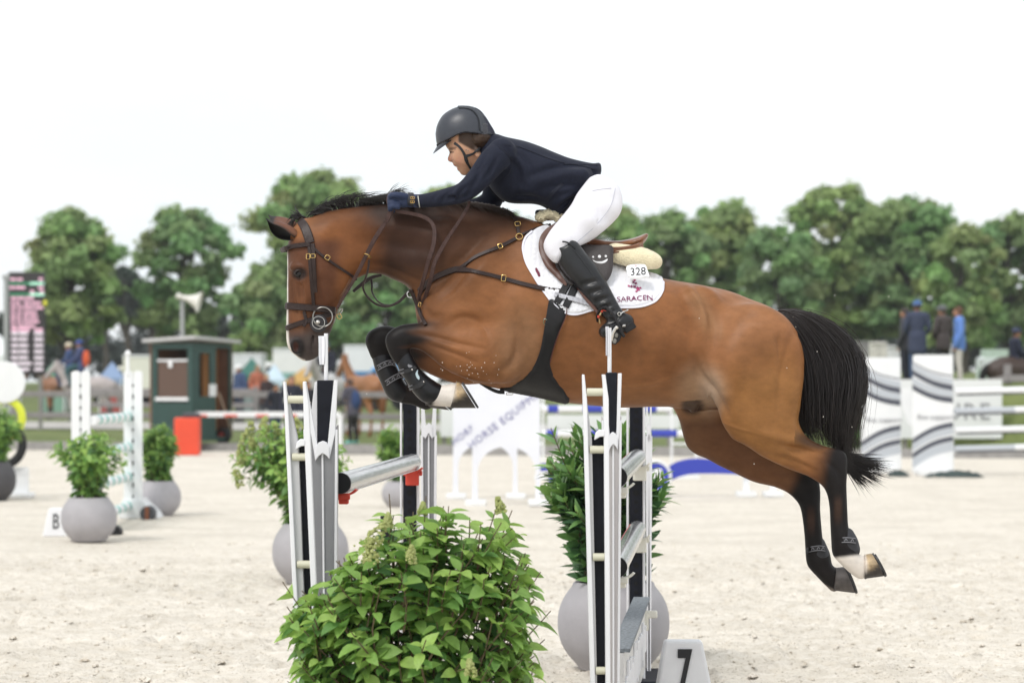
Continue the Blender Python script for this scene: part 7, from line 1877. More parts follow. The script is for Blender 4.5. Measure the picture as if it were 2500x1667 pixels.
# ---- saddle cloth, number, lettering, girth, saddle
m_pad = mat('white_quilted_cotton', (.80, .80, .84), rough=.8, noise=.05, nscale=30, bump=.25, bscale=200)
sc_ = empty('saddle_cloth', P(1450, 660), 'white quilted saddle cloth under the saddle lettered in maroon', 'saddle cloth')
PAD = [(1300, 566), (1316, 556), (1340, 552), (1370, 570), (1400, 592), (1440, 612), (1490, 634), (1540, 652), (1585, 664), (1608, 672), (1618, 684), (1616, 712), (1607, 728), (1592, 740), (1557, 750), (1493, 752), (1450, 756), (1409, 767),
       (1386, 765), (1370, 756), (1350, 738), (1322, 704), (1302, 673), (1284, 640), (1278, 607), (1284, 582)]
def quilt(x, y):
    a = (x + (y - 600) * .08) / 12.5; b = (y - (x - 1300) * .13) / 12.5
    return .0035 * (1 - min(1, 5 * min(abs(a - round(a)), abs(b - round(b))))) * -1 + .0035
pad = patch('cloth', PAD, m_pad, sc_, off=.004, thick=.006, cell=3.6, mirror=True, smooth=10, bump=quilt)
bvp = bvh_of(pad)
PADB = bvh_of(pad, body)
edge = [(1300, 566), (1284, 582), (1278, 607), (1284, 640), (1302, 673), (1322, 704), (1350, 738), (1370, 756), (1386, 765), (1409, 767), (1450, 756), (1493, 752), (1557, 750), (1592, 740), (1607, 728), (1616, 712), (1618, 688)]
strap('binding', edge, 6, mat('white_binding', (.78, .78, .86), rough=.6), sc_, off=.003, thick=.004, n=110, bvh=PADB, smooth=2)
m_maroon = mat('maroon_print', (.20, .03, .10), rough=.8)
text_on('lettering', 'SARACEN', (1550, 729), 12.5, -.055, m_maroon, sc_, PADB, wscale=1.13)
rs = random.Random(5)
for i, (ex, ey, er, ea) in enumerate([(1546, 690, 5, .3), (1552, 693, 5, -.5), (1541, 700, 5, .8), (1549, 701, 5.5, .1), (1556, 704, 6, .6), (1558, 708, 6, -.3), (1553, 712, 4, 1), (1535, 699, 4, .2), (1549, 685, 4.5, .9), (1563, 704, 4, 1.2)]):
    q = [(ex + er * math.cos(t) * (1.0 if k % 2 else .45), ey + er * .8 * math.sin(t) * (1.0 if k % 2 else .5)) for k, t in enumerate(np.linspace(ea, ea + 6.28, 9)[:-1])]
    v = [surf(a, b, .0035, PADB)[0] for a, b in q]; mb = MB(); mb.add(v + [surf(ex, ey, .0035, PADB)[0]], [[k, (k + 1) % 8, 8] for k in range(8)])
    mb.build('emblem', mat('magenta_print', (.42, .05, .16), rough=.8) if i > 3 else m_maroon, sc_)
patch('maker_tab', [(1306, 656), (1311, 654.5), (1320, 674), (1315, 677)], mat('dark_red_tab', (.16, .02, .05), rough=.7), sc_, off=.004, thick=.002, cell=3, bvh=PADB, nout=0)

npb = empty('number_plate', P(1557, 661), 'white rounded number plate reading 328 on the saddle cloth', 'number plate')
m_plate = mat('white_plastic', (.86, .86, .87), rough=.35)
pl = patch('plate', [(1533, 648), (1545, 645.5), (1568, 645), (1577, 648), (1580, 657), (1585, 672), (1583, 677), (1565, 680), (1547, 682), (1537, 678), (1530, 662), (1529, 652)], m_plate, npb, thick=.005, cell=4, nout=60, free_y=lambda x, y: -(.222 + (y - 645) * .0012))
bv = bvh_of(pl)
m_ink = mat('black_print', (.015, .015, .018), rough=.7)
text_on('number', '328', (1557.5, 662.5), 18.5, -.06, m_ink, npb, bv, off=.0015, wscale=1.0)
text_on('number', 'o', (1552.5, 648), 5, 0, mat('red_print', (.6, .05, .04), rough=.7), npb, bv, off=.0015)

gi = empty('girth', P(1340, 860), 'black leather girth with wide belly guard around the horse', 'girth')
GUARD = [(1348, 731), (1366, 737), (1385, 750), (1382, 772), (1366, 810), (1351, 852), (1343, 880), (1348, 906), (1364, 930), (1386, 955), (1391, 972), (1384, 986), (1370, 984), (1340, 977), (1300, 968), (1262, 961), (1226, 952), (1222, 945), (1259, 930), (1297, 900), (1316, 862), (1326, 820), (1335, 770), (1341, 735)]
patch('belly_guard', GUARD, m_black_l, gi, off=.006, thick=.006, cell=6, mirror=True, smooth=8)
strap('billet', [(1362, 742), (1373, 722), (1384, 700), (1392, 684)], [17, 18, 18, 18], m_black_l, gi, off=.018, thick=.004)
strap('billet', [(1382, 752), (1393, 728), (1404, 704), (1410, 688)], [17, 18, 18, 18], m_black_l, gi, off=.018, thick=.004)
m_silver = mat('silver_elastic', (.42, .42, .46), rough=.5, noise=.35, nscale=60)
strap('elastic_strap', [(1356, 722), (1384, 730), (1415, 738), (1450, 748)], 12, m_silver, gi, off=.020, thick=.003)
strap('piping', [(1385, 752), (1382, 774), (1366, 812), (1351, 854), (1344, 882)], 2.2, mat('red_brown_piping', (.10, .03, .022), rough=.5), gi, off=.010, thick=.003)
strap('stud_strap', [(1073, 870, -.05), (1110, 890, -.04), (1150, 918, -.03), (1190, 945, -.02), (1215, 956, -.02), (1232, 957, -.02)], [9, 9, 9, 8, 9, 10], m_black_l, gi)
p, nn = surf(1334, 786, .012); mb = MB(); mb.torus(p, 7 * PXM, .0028, (.75, 0, -.2), (0, -.25, 1), 20, 6); mb.build('ring', m_steel, gi, smooth=True)
buckle(1244, 961, 16, 5, 0, m_steel, gi, .004, y=-.03)

sd = empty('saddle', P(1450, 620), 'brown and black jumping saddle with sheepskin half pad', 'saddle')
m_saddle = mat('tan_saddle_leather', (.175, .066, .026), rough=.32, noise=.35, nscale=9, spec=.55, bump=.08, bscale=80, coat=.15)
m_flap = mat('dark_saddle_leather', (.034, .026, .025), rough=.42, noise=.25, nscale=16, spec=.5, bump=.12, bscale=120)
m_sheep = mat('cream_sheepskin', (.86, .76, .52), rough=.95, noise=.08, nscale=30, bump=.8, bscale=130, sheen=.4)
# half pad under the cantle
sf = Field((P(1300, 0).x, -.30, P(0, 740).z), (P(1640, 0).x, .30, P(0, 480).z), .0065)
for sy in (-1, 1):
    sf.chain(ch([(1490, 618, 20, .14 * sy, .9), (1530, 627, 23, .15 * sy, .9), (1570, 634, 24, .145 * sy, .9), (1600, 641, 16, .13 * sy, .9)]), .02)
    sf.chain(ch([(1500, 612, 18, .10 * sy, 1.6), (1560, 622, 20, .10 * sy, 1.6), (1598, 638, 15, .09 * sy, 1.6)]), .03)
v, q = sf.mesh(1); v[:, 1] += HD
mesh_np('half_pad', v, q, m_sheep, sd)
sf = Field((P(1280, 0).x, -.14, P(0, 600).z), (P(1430, 0).x, .14, P(0, 470).z), .006)
sf.chain(ch([(1318, 535, 12, -.03, 1.2), (1332, 525, 13, -.03, 1.2), (1350, 524, 13, -.03, 1.2), (1368, 535, 12, -.03, 1.2)]), .02)
v, q = sf.mesh(1); v[:, 1] += HD; v += np.random.RandomState(1).normal(0, .0022, v.shape)
mesh_np('wool_pad', v, q, m_sheep, sd)
# seat: rising to a rounded cantle
sf = Field((P(1330, 0).x, -.24, P(0, 640).z), (P(1600, 0).x, .24, P(0, 530).z), .0048)
ST = [(1345, 552), (1362, 562), (1392, 578), (1425, 582), (1452, 583), (1480, 588), (1510, 588), (1540, 583), (1562, 576), (1577, 570.5), (1582, 573), (1581, 580), (1572, 594), (1558, 602), (1520, 607), (1480, 608), (1440, 606), (1400, 600), (1360, 580)]
sf.inflate(out(ST, n=90), kp([(1360, 565, 3.2), (1420, 590, 3.6), (1500, 598, 5.0), (1550, 592, 5.6), (1575, 580, 7.0)]), .006, cell=.003)
v, q = sf.mesh(2); v[:, 1] += HD; mesh_np('seat', v, q, m_saddle, sd)
for sy in (-1, 1):
    for j, (dy, r) in enumerate(((0, .006), (.009, .006), (.019, .008))):
        mb = MB(); mb.tube([P(a, b + dy / PXM * 1.0, HD + sy * c) for a, b, c in catmull([(1470, 604, .165), (1510, 606, .175), (1550, 600, .165), (1568, 592, .12)], 14)], r, 7); mb.build('cantle_roll', m_saddle, sd, smooth=True)
FLAPF = [(1352, 546), (1366, 548), (1362, 580), (1355, 610), (1356, 640), (1368, 668), (1385, 695), (1375, 694), (1352, 672), (1333, 652), (1322, 630), (1315, 606), (1318, 580), (1332, 560)]
patch('flap_edge', FLAPF, mat('reddish_flap_leather', (.095, .036, .022), rough=.42, noise=.25, nscale=14), sd, thick=.006, cell=6, mirror=True, free_y=lambda x, y: -(.160 + (y - 580) * .0011))
FLAP = [(1360, 560), (1400, 590), (1450, 598), (1494, 600), (1497, 630), (1496, 655), (1489, 676), (1474, 692), (1440, 697), (1400, 698), (1376, 690), (1358, 660), (1350, 630), (1352, 590)]
flap = patch('flap', FLAP, m_flap, sd, thick=.008, cell=6, mirror=True, free_y=lambda x, y: -(.190 + (y - 600) * .00095))
bf = bvh_of(flap)
# pale shape cut into the flap: a crescent with three studs
cres = [(1446, 634), (1454, 638), (1463, 639), (1472, 638), (1484, 632), (1480, 640), (1470, 644), (1459, 643), (1450, 639)]
patch('cut_out', cres, m_plate, sd, off=.002, thick=.002, cell=3, bvh=bf, nout=40)
for a, b, r in ((1448, 628, 2.6), (1463.5, 627, 4), (1479, 626, 3)):
    patch('cut_out', [(a + r * math.cos(t), b + r * math.sin(t)) for t in np.linspace(0, 6.28, 11)[:-1]], m_plate, sd, off=.002, thick=.002, cell=2, bvh=bf, nout=0)
strap('stirrup_leather', [(1405, 690, -.295), (1425, 722, -.31), (1445, 746, -.32), (1462, 765, -.325)], [8, 8, 8, 8], mat('red_brown_strap', (.11, .045, .03), rough=.45), sd, off=.022, bvh=PADB)
strap('stirrup_leather', [(1413, 694, -.30), (1434, 724, -.315), (1453, 747, -.325), (1468, 760, -.33)], [5, 5, 5, 5], mat('red_brown_strap', (.11, .045, .03), rough=.45), sd, off=.026, bvh=PADB)
strap('stirrup_leather', [(1405, 690, .30), (1430, 730, .31), (1462, 765, .32)], 8, mat('red_brown_strap', (.11, .045, .03), rough=.45), sd)

# ---- leg protection
m_boot = mat('black_moulded_boot', (.009, .009, .011), rough=.30, spec=.35, noise=.3, nscale=22, bump=.06, bscale=60)
m_web = mat('black_webbing', (.016, .016, .018), rough=.6)
m_greyp = mat('grey_woven_print', (.22, .22, .24), rough=.7)
def leg_boot(name, rows, y, label, parts, group='boots on the forelegs', cat='horse boot'):
    e = empty(name, P(rows[0][0], rows[0][1], HD + y), label, cat, group)
    xs = [r[0] for r in rows]; ys = [r[1] for r in rows]
    f_ = Field((P(min(xs) - 50, 0).x, y - .12, P(0, max(ys) + 50).z), (P(max(xs) + 50, 0).x, y + .12, P(0, min(ys) - 50).z), .0045)
    f_.chain(ch([(a, b, r, y, q) for a, b, r, q in rows]), .012)
    v, q = f_.mesh(2); v[:, 1] += HD; sh = mesh_np('shell', v, q, m_boot if 'tendon' in name else mat('grey_boot_shell', (.035, .035, .040), rough=.5, spec=.3, noise=.2, nscale=20), e)
    b_ = bvh_of(sh)
    for pr in parts:
        strap('strap', pr, 15, m_web, e, off=.003, thick=.004, bvh=b_)
        for d in (-5.2, 5.2):
            (x0, y0), (x1, y1) = pr[0], pr[-1]; L_ = math.hypot(x1 - x0, y1 - y0); nx, ny = -(y1 - y0) / L_ * d, (x1 - x0) / L_ * d
            strap('strap_line', [(a + nx, b + ny) for a, b in pr], 1.8, m_greyp, e, off=.0085, thick=.001, bvh=b_)
        n_ = 4
        for i in range(n_):
            t = (i + .5) / n_; x, y2 = np.interp(t, np.linspace(0, 1, len(pr)), [p[0] for p in pr]), np.interp(t, np.linspace(0, 1, len(pr)), [p[1] for p in pr])
            strap('strap_chevron', [(x - 3, y2 + 3), (x, y2 - 2.5), (x + 3, y2 + 2)], 1.6, m_greyp, e, off=.0085, thick=.001, bvh=b_, n=9, smooth=0)
    return e, b_
e, b_ = leg_boot('tendon_boot', [(932, 874, 23, .9), (941, 896, 26, .95), (954, 924, 27, .95), (967, 950, 28, .95), (978, 958, 25, .95)], .15, 'black tendon boot with patterned straps on the horse\'s far foreleg', [[(924, 898), (938, 890), (952, 886), (962, 890)], [(944, 935), (958, 925), (972, 918), (986, 917)]])
e, b_ = leg_boot('tendon_boot', [(986, 872, 20, .9), (994, 892, 22.5, .92), (1010, 917, 23, .95), (1031, 942, 27.5, .98), (1050, 957, 29, .98), (1063, 959, 24, .95)], -.16, 'glossy black tendon boot with pale logo on the horse\'s near foreleg', [])
strap('strap', [(978, 908), (990, 906), (1004, 903), (1014, 897)], 9, m_web, e, off=.003, thick=.004, bvh=b_); strap('strap', [(1000, 948), (1012, 945), (1026, 940), (1036, 932)], 11, m_web, e, off=.003, thick=.004, bvh=b_)
for q_ in ([(980, 906), (988, 904)], [(1001, 946), (1010, 943)]):
    for d_ in (-4, 4): strap('strap_line', [(a + .2 * d_, b + d_) for a, b in q_], 1.8, m_greyp, e, off=.0085, thick=.001, bvh=b_, n=8)
for a, b in ((1006, 903), (1034, 933)):
    p, nn = surf(a, b, .007, b_); mb = MB(); mb.ball(p, .0045, 8, 6); mb.build('stud', m_steel, e, smooth=True)
strap('logo', [(996, 890), (1000, 894), (1006, 894)], [3, 8, 3], m_greyp, e, off=.003, thick=.001, bvh=b_)
strap('logo', [(1019, 904), (1017, 913), (1021, 922), (1023, 927)], [2, 6, 7, 2], mat('pale_blue_print', (.42, .52, .56), rough=.5), e, off=.003, thick=.001, bvh=b_)
e, b_ = leg_boot('fetlock_boot', [(2066, 1308, 21, .9), (2070, 1326, 26, .95), (2076, 1343, 24, .95)], -.13, 'grey black fetlock boot on the near hind leg above a white pastern', [[(2036, 1324), (2050, 1319), (2068, 1318), (2086, 1320)]], 'boots on the hind legs')
e, b_ = leg_boot('fetlock_boot', [(1995, 1330, 21, .9), (1999, 1352, 26, .95), (2006, 1366, 23, .95)], .11, 'grey black fetlock boot on the far hind leg above a black hoof', [[(1970, 1345), (1984, 1340), (2000, 1338), (2012, 1340)]], 'boots on the hind legs')
# ============================================================ THE RIDER
def rg(x0, y0, x1, y1, w0, w1, h): return Field((P(x0, 0).x, w0, P(0, y1).z), (P(x1, 0).x, w1, P(0, y0).z), h)
def fmesh(f_, name, m, parent, sm=1, dy=None):
    v, q = f_.mesh(sm); v[:, 1] += HD if dy is None else dy
    return mesh_np(name, v, q, m, parent)
rider = empty('person', P(1430, 560), 'rider in dark helmet, navy jacket and white breeches leaning over the jumping horse', 'person')
m_skin = mat('skin', (.52, .27, .165), rough=.5, noise=.12, nscale=20, spec=.35, subs=.15, attr='tone')
m_jack = mat('navy_jacket_cloth', (.0105, .0130, .027), rough=.75, noise=.18, nscale=60, bump=.25, bscale=260, sheen=.05, spec=.25)
m_jack2 = mat('dark_navy_lining', (.008, .010, .022), rough=.85)
m_bree = mat('white_breeches', (.80, .79, .84), rough=.7, noise=.03, nscale=30, bump=.12, bscale=120)
m_rboot = mat('black_riding_boot', (.0125, .013, .015), rough=.33, noise=.25, nscale=12, bump=.10, bscale=50, spec=.42)
m_helm = mat('charcoal_helmet_shell', (.040, .044, .056), rough=.36, noise=.08, nscale=60, spec=.42, bump=.05, bscale=300)
m_helm2 = mat('indigo_helmet_shell', (.022, .022, .040), rough=.45, spec=.4)
m_trim = mat('dark_helmet_trim', (.017, .018, .021), rough=.5)
m_glove = mat('navy_glove', (.012, .024, .070), rough=.65, bump=.2, bscale=140, sheen=.1)
m_hairp = mat('brown_hair', (.05, .026, .014), rough=.5, spec=.4)

# body: head with a face, neck, trunk, arms, hands and legs as one skin
f_ = rg(920, 250, 1580, 840, -.40, .40, .0062)
FACE = [(1092, 330), (1087, 352), (1091, 361), (1096, 368), (1097.5, 374), (1094.5, 382), (1092.5, 388.5), (1094, 393), (1099, 396), (1104.5, 395.5), (1105.5, 399), (1106.5, 403), (1109, 406), (1114, 407.5), (1117, 409.5), (1115, 412.5), (1117, 416.5),
        (1121.5, 419), (1123, 422.5), (1127, 427), (1132.5, 429), (1139, 428), (1147, 422), (1155, 414), (1168, 405), (1180, 392), (1190, 360), (1192, 325), (1178, 292), (1150, 272), (1112, 278), (1096, 300)]
f_.inflate(out(FACE, n=150), kp([(1100, 340, .95), (1150, 320, .92), (1190, 340, .9), (1099, 388, .62), (1110, 405, .85), (1112, 375, 1.1), (1132, 420, .95), (1145, 400, .92), (1150, 370, .95), (1170, 390, .8)]), .008, cell=.004)
f_.chain(ch([(1165, 388, 24, 0, 1), (1190, 388, 26, 0, 1), (1225, 400, 30, 0, 1.15)]), .02)
f_.chain(ch([(1225, 400, 30, 0, 2.0), (1300, 425, 40, 0, 1.5), (1380, 445, 38, 0, 1.3), (1440, 475, 34, 0, 1.5), (1470, 495, 32, 0, 1.6)]), .03)
for sy in (-1, 1):
    f_.ell(pt(1101, 371, .023 * sy), (.010, .014, .008), .008, 'cut')
    f_.ell(pt(1103, 372, .022 * sy), (.008, .010, .0085), .005)
    f_.ell(pt(1100, 391.5, .010 * sy), (.008, .007, .007), .006)
    f_.ell(pt(1124, 386, .040 * sy), (.026, .009, .022), .025)
    f_.ell(pt(1166, 373, .068 * sy), (.015, .008, .026), .006, rot=.2)
    if sy < 0: f_.chain(ch([(1226, 378, 22, -.16, 1), (1165, 440, 17, -.212, 1), (1130, 470, 12, -.208, 1), (1085, 482, 9, -.190, 1), (1025, 490, 9, -.15, 1), (1004, 490, 11, -.135, 1)]), .015)
    else: f_.chain(ch([(1222, 378, 22, .16, 1), (1205, 440, 17, .21, 1), (1198, 488, 14, .21, 1), (1140, 507, 12, .19, 1), (1035, 504, 10, .145, 1), (1004, 500, 11, .135, 1)]), .015)
    f_.chain(ch([(1470, 492, 26, .09 * sy, 1), (1425, 535, 22, .185 * sy, 1), (1358, 602, 14, .260 * sy, 1), (1420, 668, 14, .296 * sy, 1), (1495, 764, 12, .326 * sy, 1), (1482, 802, 9, .340 * sy, 1)]), .015)
v, q = f_.mesh(1); v[:, 1] += HD
rb = mesh_np('body', v, q, m_skin, rider)
px, py = topix(v); c = np.tile(np.array((.60, .335, .215)), (len(v), 1))
def mixc(col, m):
    global c
    m = np.clip(m, 0, 1)[:, None]; c = c * (1 - m) + np.array(col) * m
mixc((.50, .20, .14), sstep(14, 4, np.hypot(px - 1098, (py - 391))) * .6)
mixc((.48, .20, .14), sstep(16, 4, np.hypot(px - 1122, (py - 392))) * .35)
mixc((.42, .11, .10), sstep(6, 3, np.hypot(px - 1109, (py - 404) * 2.0)) * .6 + sstep(5, 2, np.hypot(px - 1117, (py - 413) * 2)) * .6)
mixc((.05, .025, .015), sstep(4.0, 1.5, np.abs(py - 364 - (px - 1098) * -.15)) * (px > 1096) * (px < 1114) * .7)
mixc((.03, .02, .02), sstep(2.6, 1.0, np.abs(py - 371.5)) * (px > 1099) * (px < 1108.5) * .8)
mixc((.055, .030, .018), sstep(1116, 1122, px) * sstep(4, -2, py - np.clip(346 + (px - 1118) * .55, 0, 372)) * (py < 376))
vcol(rb, c, 'tone')
for sy in (-1, 1):
    mb = MB(); mb.ball(P(1102.5, 372, HD + .0235 * sy), .0072, 12, 8); mb.build('eye', mat('eye_white', (.35, .30, .28), rough=.15), rider, smooth=True)
    mb = MB(); mb.ball(P(1100, 372, HD + .0255 * sy), .0042, 10, 6); mb.build('iris', mat('dark_iris', (.02, .012, .01), rough=.1), rider, smooth=True)
# hair under the helmet
f_ = rg(1120, 320, 1225, 400, -.14, .14, .005)
f_.ell(pt(1170, 340, 0), (.066, .086, .060), .01, rot=-.1)
v, q = f_.mesh(1); v[:, 1] += HD; v += np.random.RandomState(2).normal(0, .0009, v.shape); mesh_np('hair', v, q, m_hairp, rider)

# jacket: trunk and two sleeves
TOR = [(1176, 352), (1190, 335), (1209, 327), (1235, 335), (1281, 345), (1319, 358), (1357, 374), (1395, 388), (1446, 399), (1463, 397), (1468, 406), (1467, 425), (1454, 448), (1443, 466), (1413, 484), (1390, 510), (1366, 534), (1350, 525), (1337, 512),
       (1322, 503), (1300, 498), (1255, 497), (1231, 491), (1212, 477), (1194, 454), (1178, 425), (1168, 395), (1170, 370)]
f_ = rg(1010, 315, 1490, 560, -.36, .36, .0058)
f_.inflate(out(TOR, n=120), kp([(1195, 370, 1.3), (1230, 380, 1.45), (1300, 420, 1.25), (1360, 440, 1.15), (1430, 430, 1.55), (1380, 500, 1.45), (1340, 480, 1.2)]), .02)
f_.chain(ch([(1226, 372, 35, -.165, .95), (1200, 398, 34, -.20, .9), (1165, 440, 29, -.215, .9), (1130, 470, 24.5, -.215, .9), (1085, 482, 21, -.195, .9), (1045, 489, 17.5, -.165, .9), (1022, 491, 16, -.15, .9)]), .022)
f_.chain(ch([(1222, 376, 34, .165, .95), (1212, 430, 31, .21, .9), (1200, 488, 27, .22, .9), (1150, 508, 21, .20, .9), (1080, 506, 18, .17, .9), (1035, 504, 16, .145, .9)]), .022)
# cloth folds: shoulder, elbow, waist
rs = np.random.RandomState(12)
for a, b, l, r in ((1150, 462, .05, .9), (1135, 480, .05, .5), (1160, 440, .045, 1.1), (1175, 420, .05, .9), (1112, 478, .04, .2), (1200, 410, .045, 1.2), (1090, 490, .035, .3)):
    f_.ell(pt(a, b, -.262 if a > 1120 else -.232), (l, .007, .0055), .014, 'cut', rot=r)
v, q = f_.mesh(1); v[:, 1] += HD
v = sculpt(v, q, [
    ([(1240, 385), (1262, 405), (1270, 440), (1262, 475)], -.009, 9), ([(1262, 372), (1290, 400), (1300, 440)], -.006, 10), ([(1250, 380), (1276, 405), (1284, 445)], .006, 8),
    ([(1290, 432), (1340, 412), (1390, 402), (1430, 404)], -.010, 9), ([(1300, 450), (1350, 432), (1400, 424), (1450, 428)], .008, 10), ([(1310, 470), (1350, 455), (1395, 452), (1440, 450)], -.007, 8),
    ([(1400, 480), (1372, 500), (1352, 522)], -.008, 6), ([(1415, 465), (1385, 482), (1360, 508)], .006, 6), ([(1330, 500), (1360, 480), (1400, 470)], -.005, 7), ([(1245, 485), (1290, 482), (1330, 490)], -.006, 6), ([(1235, 455), (1285, 462), (1325, 468)], .005, 9),
    ([(1205, 352), (1232, 362), (1250, 385)], -.006, 6), ([(1320, 372), (1370, 388), (1430, 398)], -.004, 8), ([(1446, 410), (1452, 425), (1446, 445)], -.008, 6), ([(1425, 412), (1430, 435), (1420, 460)], .006, 8),
    ([(1215, 385), (1200, 415), (1178, 440)], -.006, 7), ([(1190, 370), (1178, 400), (1155, 430)], -.005, 6), ([(1160, 425), (1145, 445), (1120, 458)], .004, 6), ([(1150, 470), (1132, 482), (1112, 490)], -.006, 5), ([(1140, 452), (1124, 470), (1118, 490)], -.006, 5), ([(1126, 455), (1112, 470), (1104, 488)], .004, 5), ([(1100, 468), (1085, 480), (1080, 495)], -.005, 5), ([(1070, 472), (1060, 484), (1058, 496)], -.003, 4)])
jk = mesh_np('jacket', v, q, m_jack, rider); JB = bvh_of(jk)
strap('seam', [(1232, 354), (1262, 358), (1300, 372), (1340, 388), (1375, 398), (1410, 402), (1458, 404)], 1.8, m_jack2, rider, off=.002, thick=.0016, bvh=JB)
strap('seam', [(1218, 360), (1240, 378), (1250, 400), (1242, 425), (1215, 452)], 1.8, m_jack2, rider, off=.002, thick=.0016, bvh=JB)
strap('vent_edge', [(1376, 401), (1400, 402), (1430, 408), (1464, 416)], 3.5, m_jack2, rider, off=.002, thick=.003, bvh=JB)
strap('hem', [(1455, 428), (1444, 446), (1432, 461), (1406, 477), (1383, 502), (1364, 523)], 3, m_jack2, rider, off=.003, thick=.004, bvh=JB)
strap('pocket_flap', [(1374, 449), (1352, 468), (1333, 490)], 9, m_jack2, rider, off=.002, thick=.003, bvh=JB)
strap('jacket_front_edge', [(1192, 455), (1212, 480), (1230, 493)], 4, m_jack2, rider, off=.002, thick=.004, bvh=JB)
strap('cuff_trim', [(1021, 480), (1022.5, 489), (1025, 505)], 2.2, mat('silver_thread', (.5, .5, .45), rough=.4), rider, off=.003, thick=.0015, bvh=JB)
# the jacket skirt falling below the belly at the far side
f_ = rg(1295, 480, 1420, 560, -.1, .2, .006)
f_.inflate([XZ(a, b, .08) for a, b in ((1308, 512), (1330, 511), (1360, 515), (1380, 520), (1365, 536), (1335, 540), (1318, 537), (1308, 530), (1305, 520))], kp([(1340, 525, .8)], .08), .01, yc=kp([(1340, 525, .08)], .08))
fmesh(f_, 'jacket_skirt', m_jack2, rider)
# collar and stock
f_ = rg(1150, 320, 1240, 420, -.15, .15, .005)
f_.chain(ch([(1196, 352, 29, 0, 1.15), (1186, 372, 29, 0, 1.15), (1184, 386, 27, 0, 1.1)]), .01)
fmesh(f_, 'collar', m_jack, rider)

# breeches
f_ = rg(1290, 410, 1545, 680, -.36, .36, .0058)
SEAT = [(1440, 430), (1467, 423), (1497, 448), (1516, 472), (1521, 498), (1513, 524), (1486, 553), (1447, 585), (1408, 606), (1398, 622), (1370, 640), (1354, 644), (1336, 627), (1327, 607), (1329, 589), (1344, 563), (1364, 538), (1394, 500), (1410, 470)]
f_.inflate(out(SEAT, -.2, 90), kp([(1490, 470, .8), (1480, 510, .85), (1430, 540, .82), (1370, 600, .78)], -.2), .02, yc=kp([(1490, 460, -.09), (1480, 510, -.12), (1430, 545, -.20), (1360, 600, -.262), (1365, 630, -.275)], -.2))
f_.chain(ch([(1470, 480, 47, -.05, 1.4), (1470, 480, 47, .05, 1.4)]), .03)
f_.chain(ch([(1470, 490, 46, .11, 1), (1425, 535, 46, .20, 1), (1355, 600, 33, .265, 1), (1390, 640, 30, .285, 1)]), .03)
for a, b, l, r, y in ((1452, 468, .06, -.1, -.205), (1440, 480, .06, .3, -.22), (1345, 622, .03, .6, -.318), (1362, 604, .035, .5, -.33), (1430, 560, .07, .75, -.31), (1400, 585, .05, .8, -.325), (1475, 520, .06, .95, -.235), (1345, 600, .03, 1.1, -.33), (1380, 620, .03, .2, -.33)):
    f_.ell(pt(a, b, y), (l, .010, .005), .012, 'cut', rot=r)
v, q = f_.mesh(1); v[:, 1] += HD; bre = mesh_np('breeches', v, q, m_bree, rider); BRB = bvh_of(bre)
strap('breeches_seam', [(1502, 460), (1490, 505), (1455, 550), (1410, 590), (1385, 612)], 1.5, mat('pale_grey_seam', (.52, .52, .58), rough=.7), rider, off=.0012, thick=.001, bvh=BRB)
strap('breeches_seam', [(1446, 466), (1470, 462), (1492, 460)], 1.5, mat('pale_grey_seam', (.52, .52, .58), rough=.7), rider, off=.0012, thick=.001, bvh=BRB)
# tall boots
def ride_boot(sy, nm='riding_boot'):
    f_ = rg(1330, 560, 1580, 880, -.42, .42, .0052)
    f_.chain(ch([(1388, 618, 34, .285 * sy, .82), (1402, 640, 36, .288 * sy, .85), (1425, 668, 36, .296 * sy, .85), (1452, 702, 32, .306 * sy, .85), (1478, 740, 27, .318 * sy, .85), (1497, 766, 23, .326 * sy, .9), (1512, 782, 22, .332 * sy, .95)]), .015)
    f_.chain(ch([(1528, 786, 20, .332 * sy, .9), (1508, 794, 23, .335 * sy, .95), (1488, 806, 19, .345 * sy, 1.3), (1472, 814, 13, .350 * sy, 1.6)]), .012)
    f_.ell(pt(1364, 586, .283 * sy), (.05, .08, .035), .008, 'cut', rot=-.25)
    f_.ell(pt(1352, 622, .29 * sy), (.034, .09, .035), .008, 'cut')
    for a, b, l, r, y in ((1463, 708, .04, .35, -.346), (1478, 728, .04, .4, -.35), (1490, 745, .035, .45, -.352), (1500, 758, .03, .4, -.354), (1440, 690, .035, .3, -.345), (1505, 776, .03, .5, -.362), (1484, 790, .03, .3, -.365)):
        f_.ell(pt(a, b, (-y + .004) * sy), (l, .006, .007), .018, 'cut', rot=r)
    v, q = f_.mesh(1); v[:, 1] += HD; o = mesh_np(nm, v, q, m_rboot, rider)
    mb = MB(); U = (P(1545, 790) - P(1522, 803)).normalized(); W_ = Vector((U.z, 0, -U.x))
    c0 = P(1538, 800, HD + .335 * sy); mb.prism([c0 + U * a + W_ * b for a, b in ((-.028, -.02), (.024, -.02), (.026, .012), (-.026, .014))], (0, -.03, 0), (0, .03, 0)); mb.build('heel', m_rubber, o, bevel=.003)
    return o
bt = ride_boot(-1); BB = bvh_of(bt)
ride_boot(1)
strap('spur_strap', [(1489, 774), (1503, 781), (1516, 790), (1524, 800)], 4.5, m_black_l, bt, off=.003, thick=.003, bvh=BB)
strap('spur', [(1513, 767), (1521, 763), (1529, 759), (1533, 757)], 3.6, m_steel, bt, off=.006, thick=.004, bvh=BB)
buckle(1511, 767, 7, 7, .6, m_steel, bt, .008, BB)
strap('boot_zip', [(1400, 610), (1424, 640), (1455, 682), (1480, 722), (1500, 752)], 1.5, m_trim, bt, off=.001, thick=.0012, bvh=BB)
strap('boot_top', [(1373, 590), (1384, 592), (1396, 600), (1405, 608)], 4, m_black_l, bt, off=.001, thick=.003, bvh=BB)
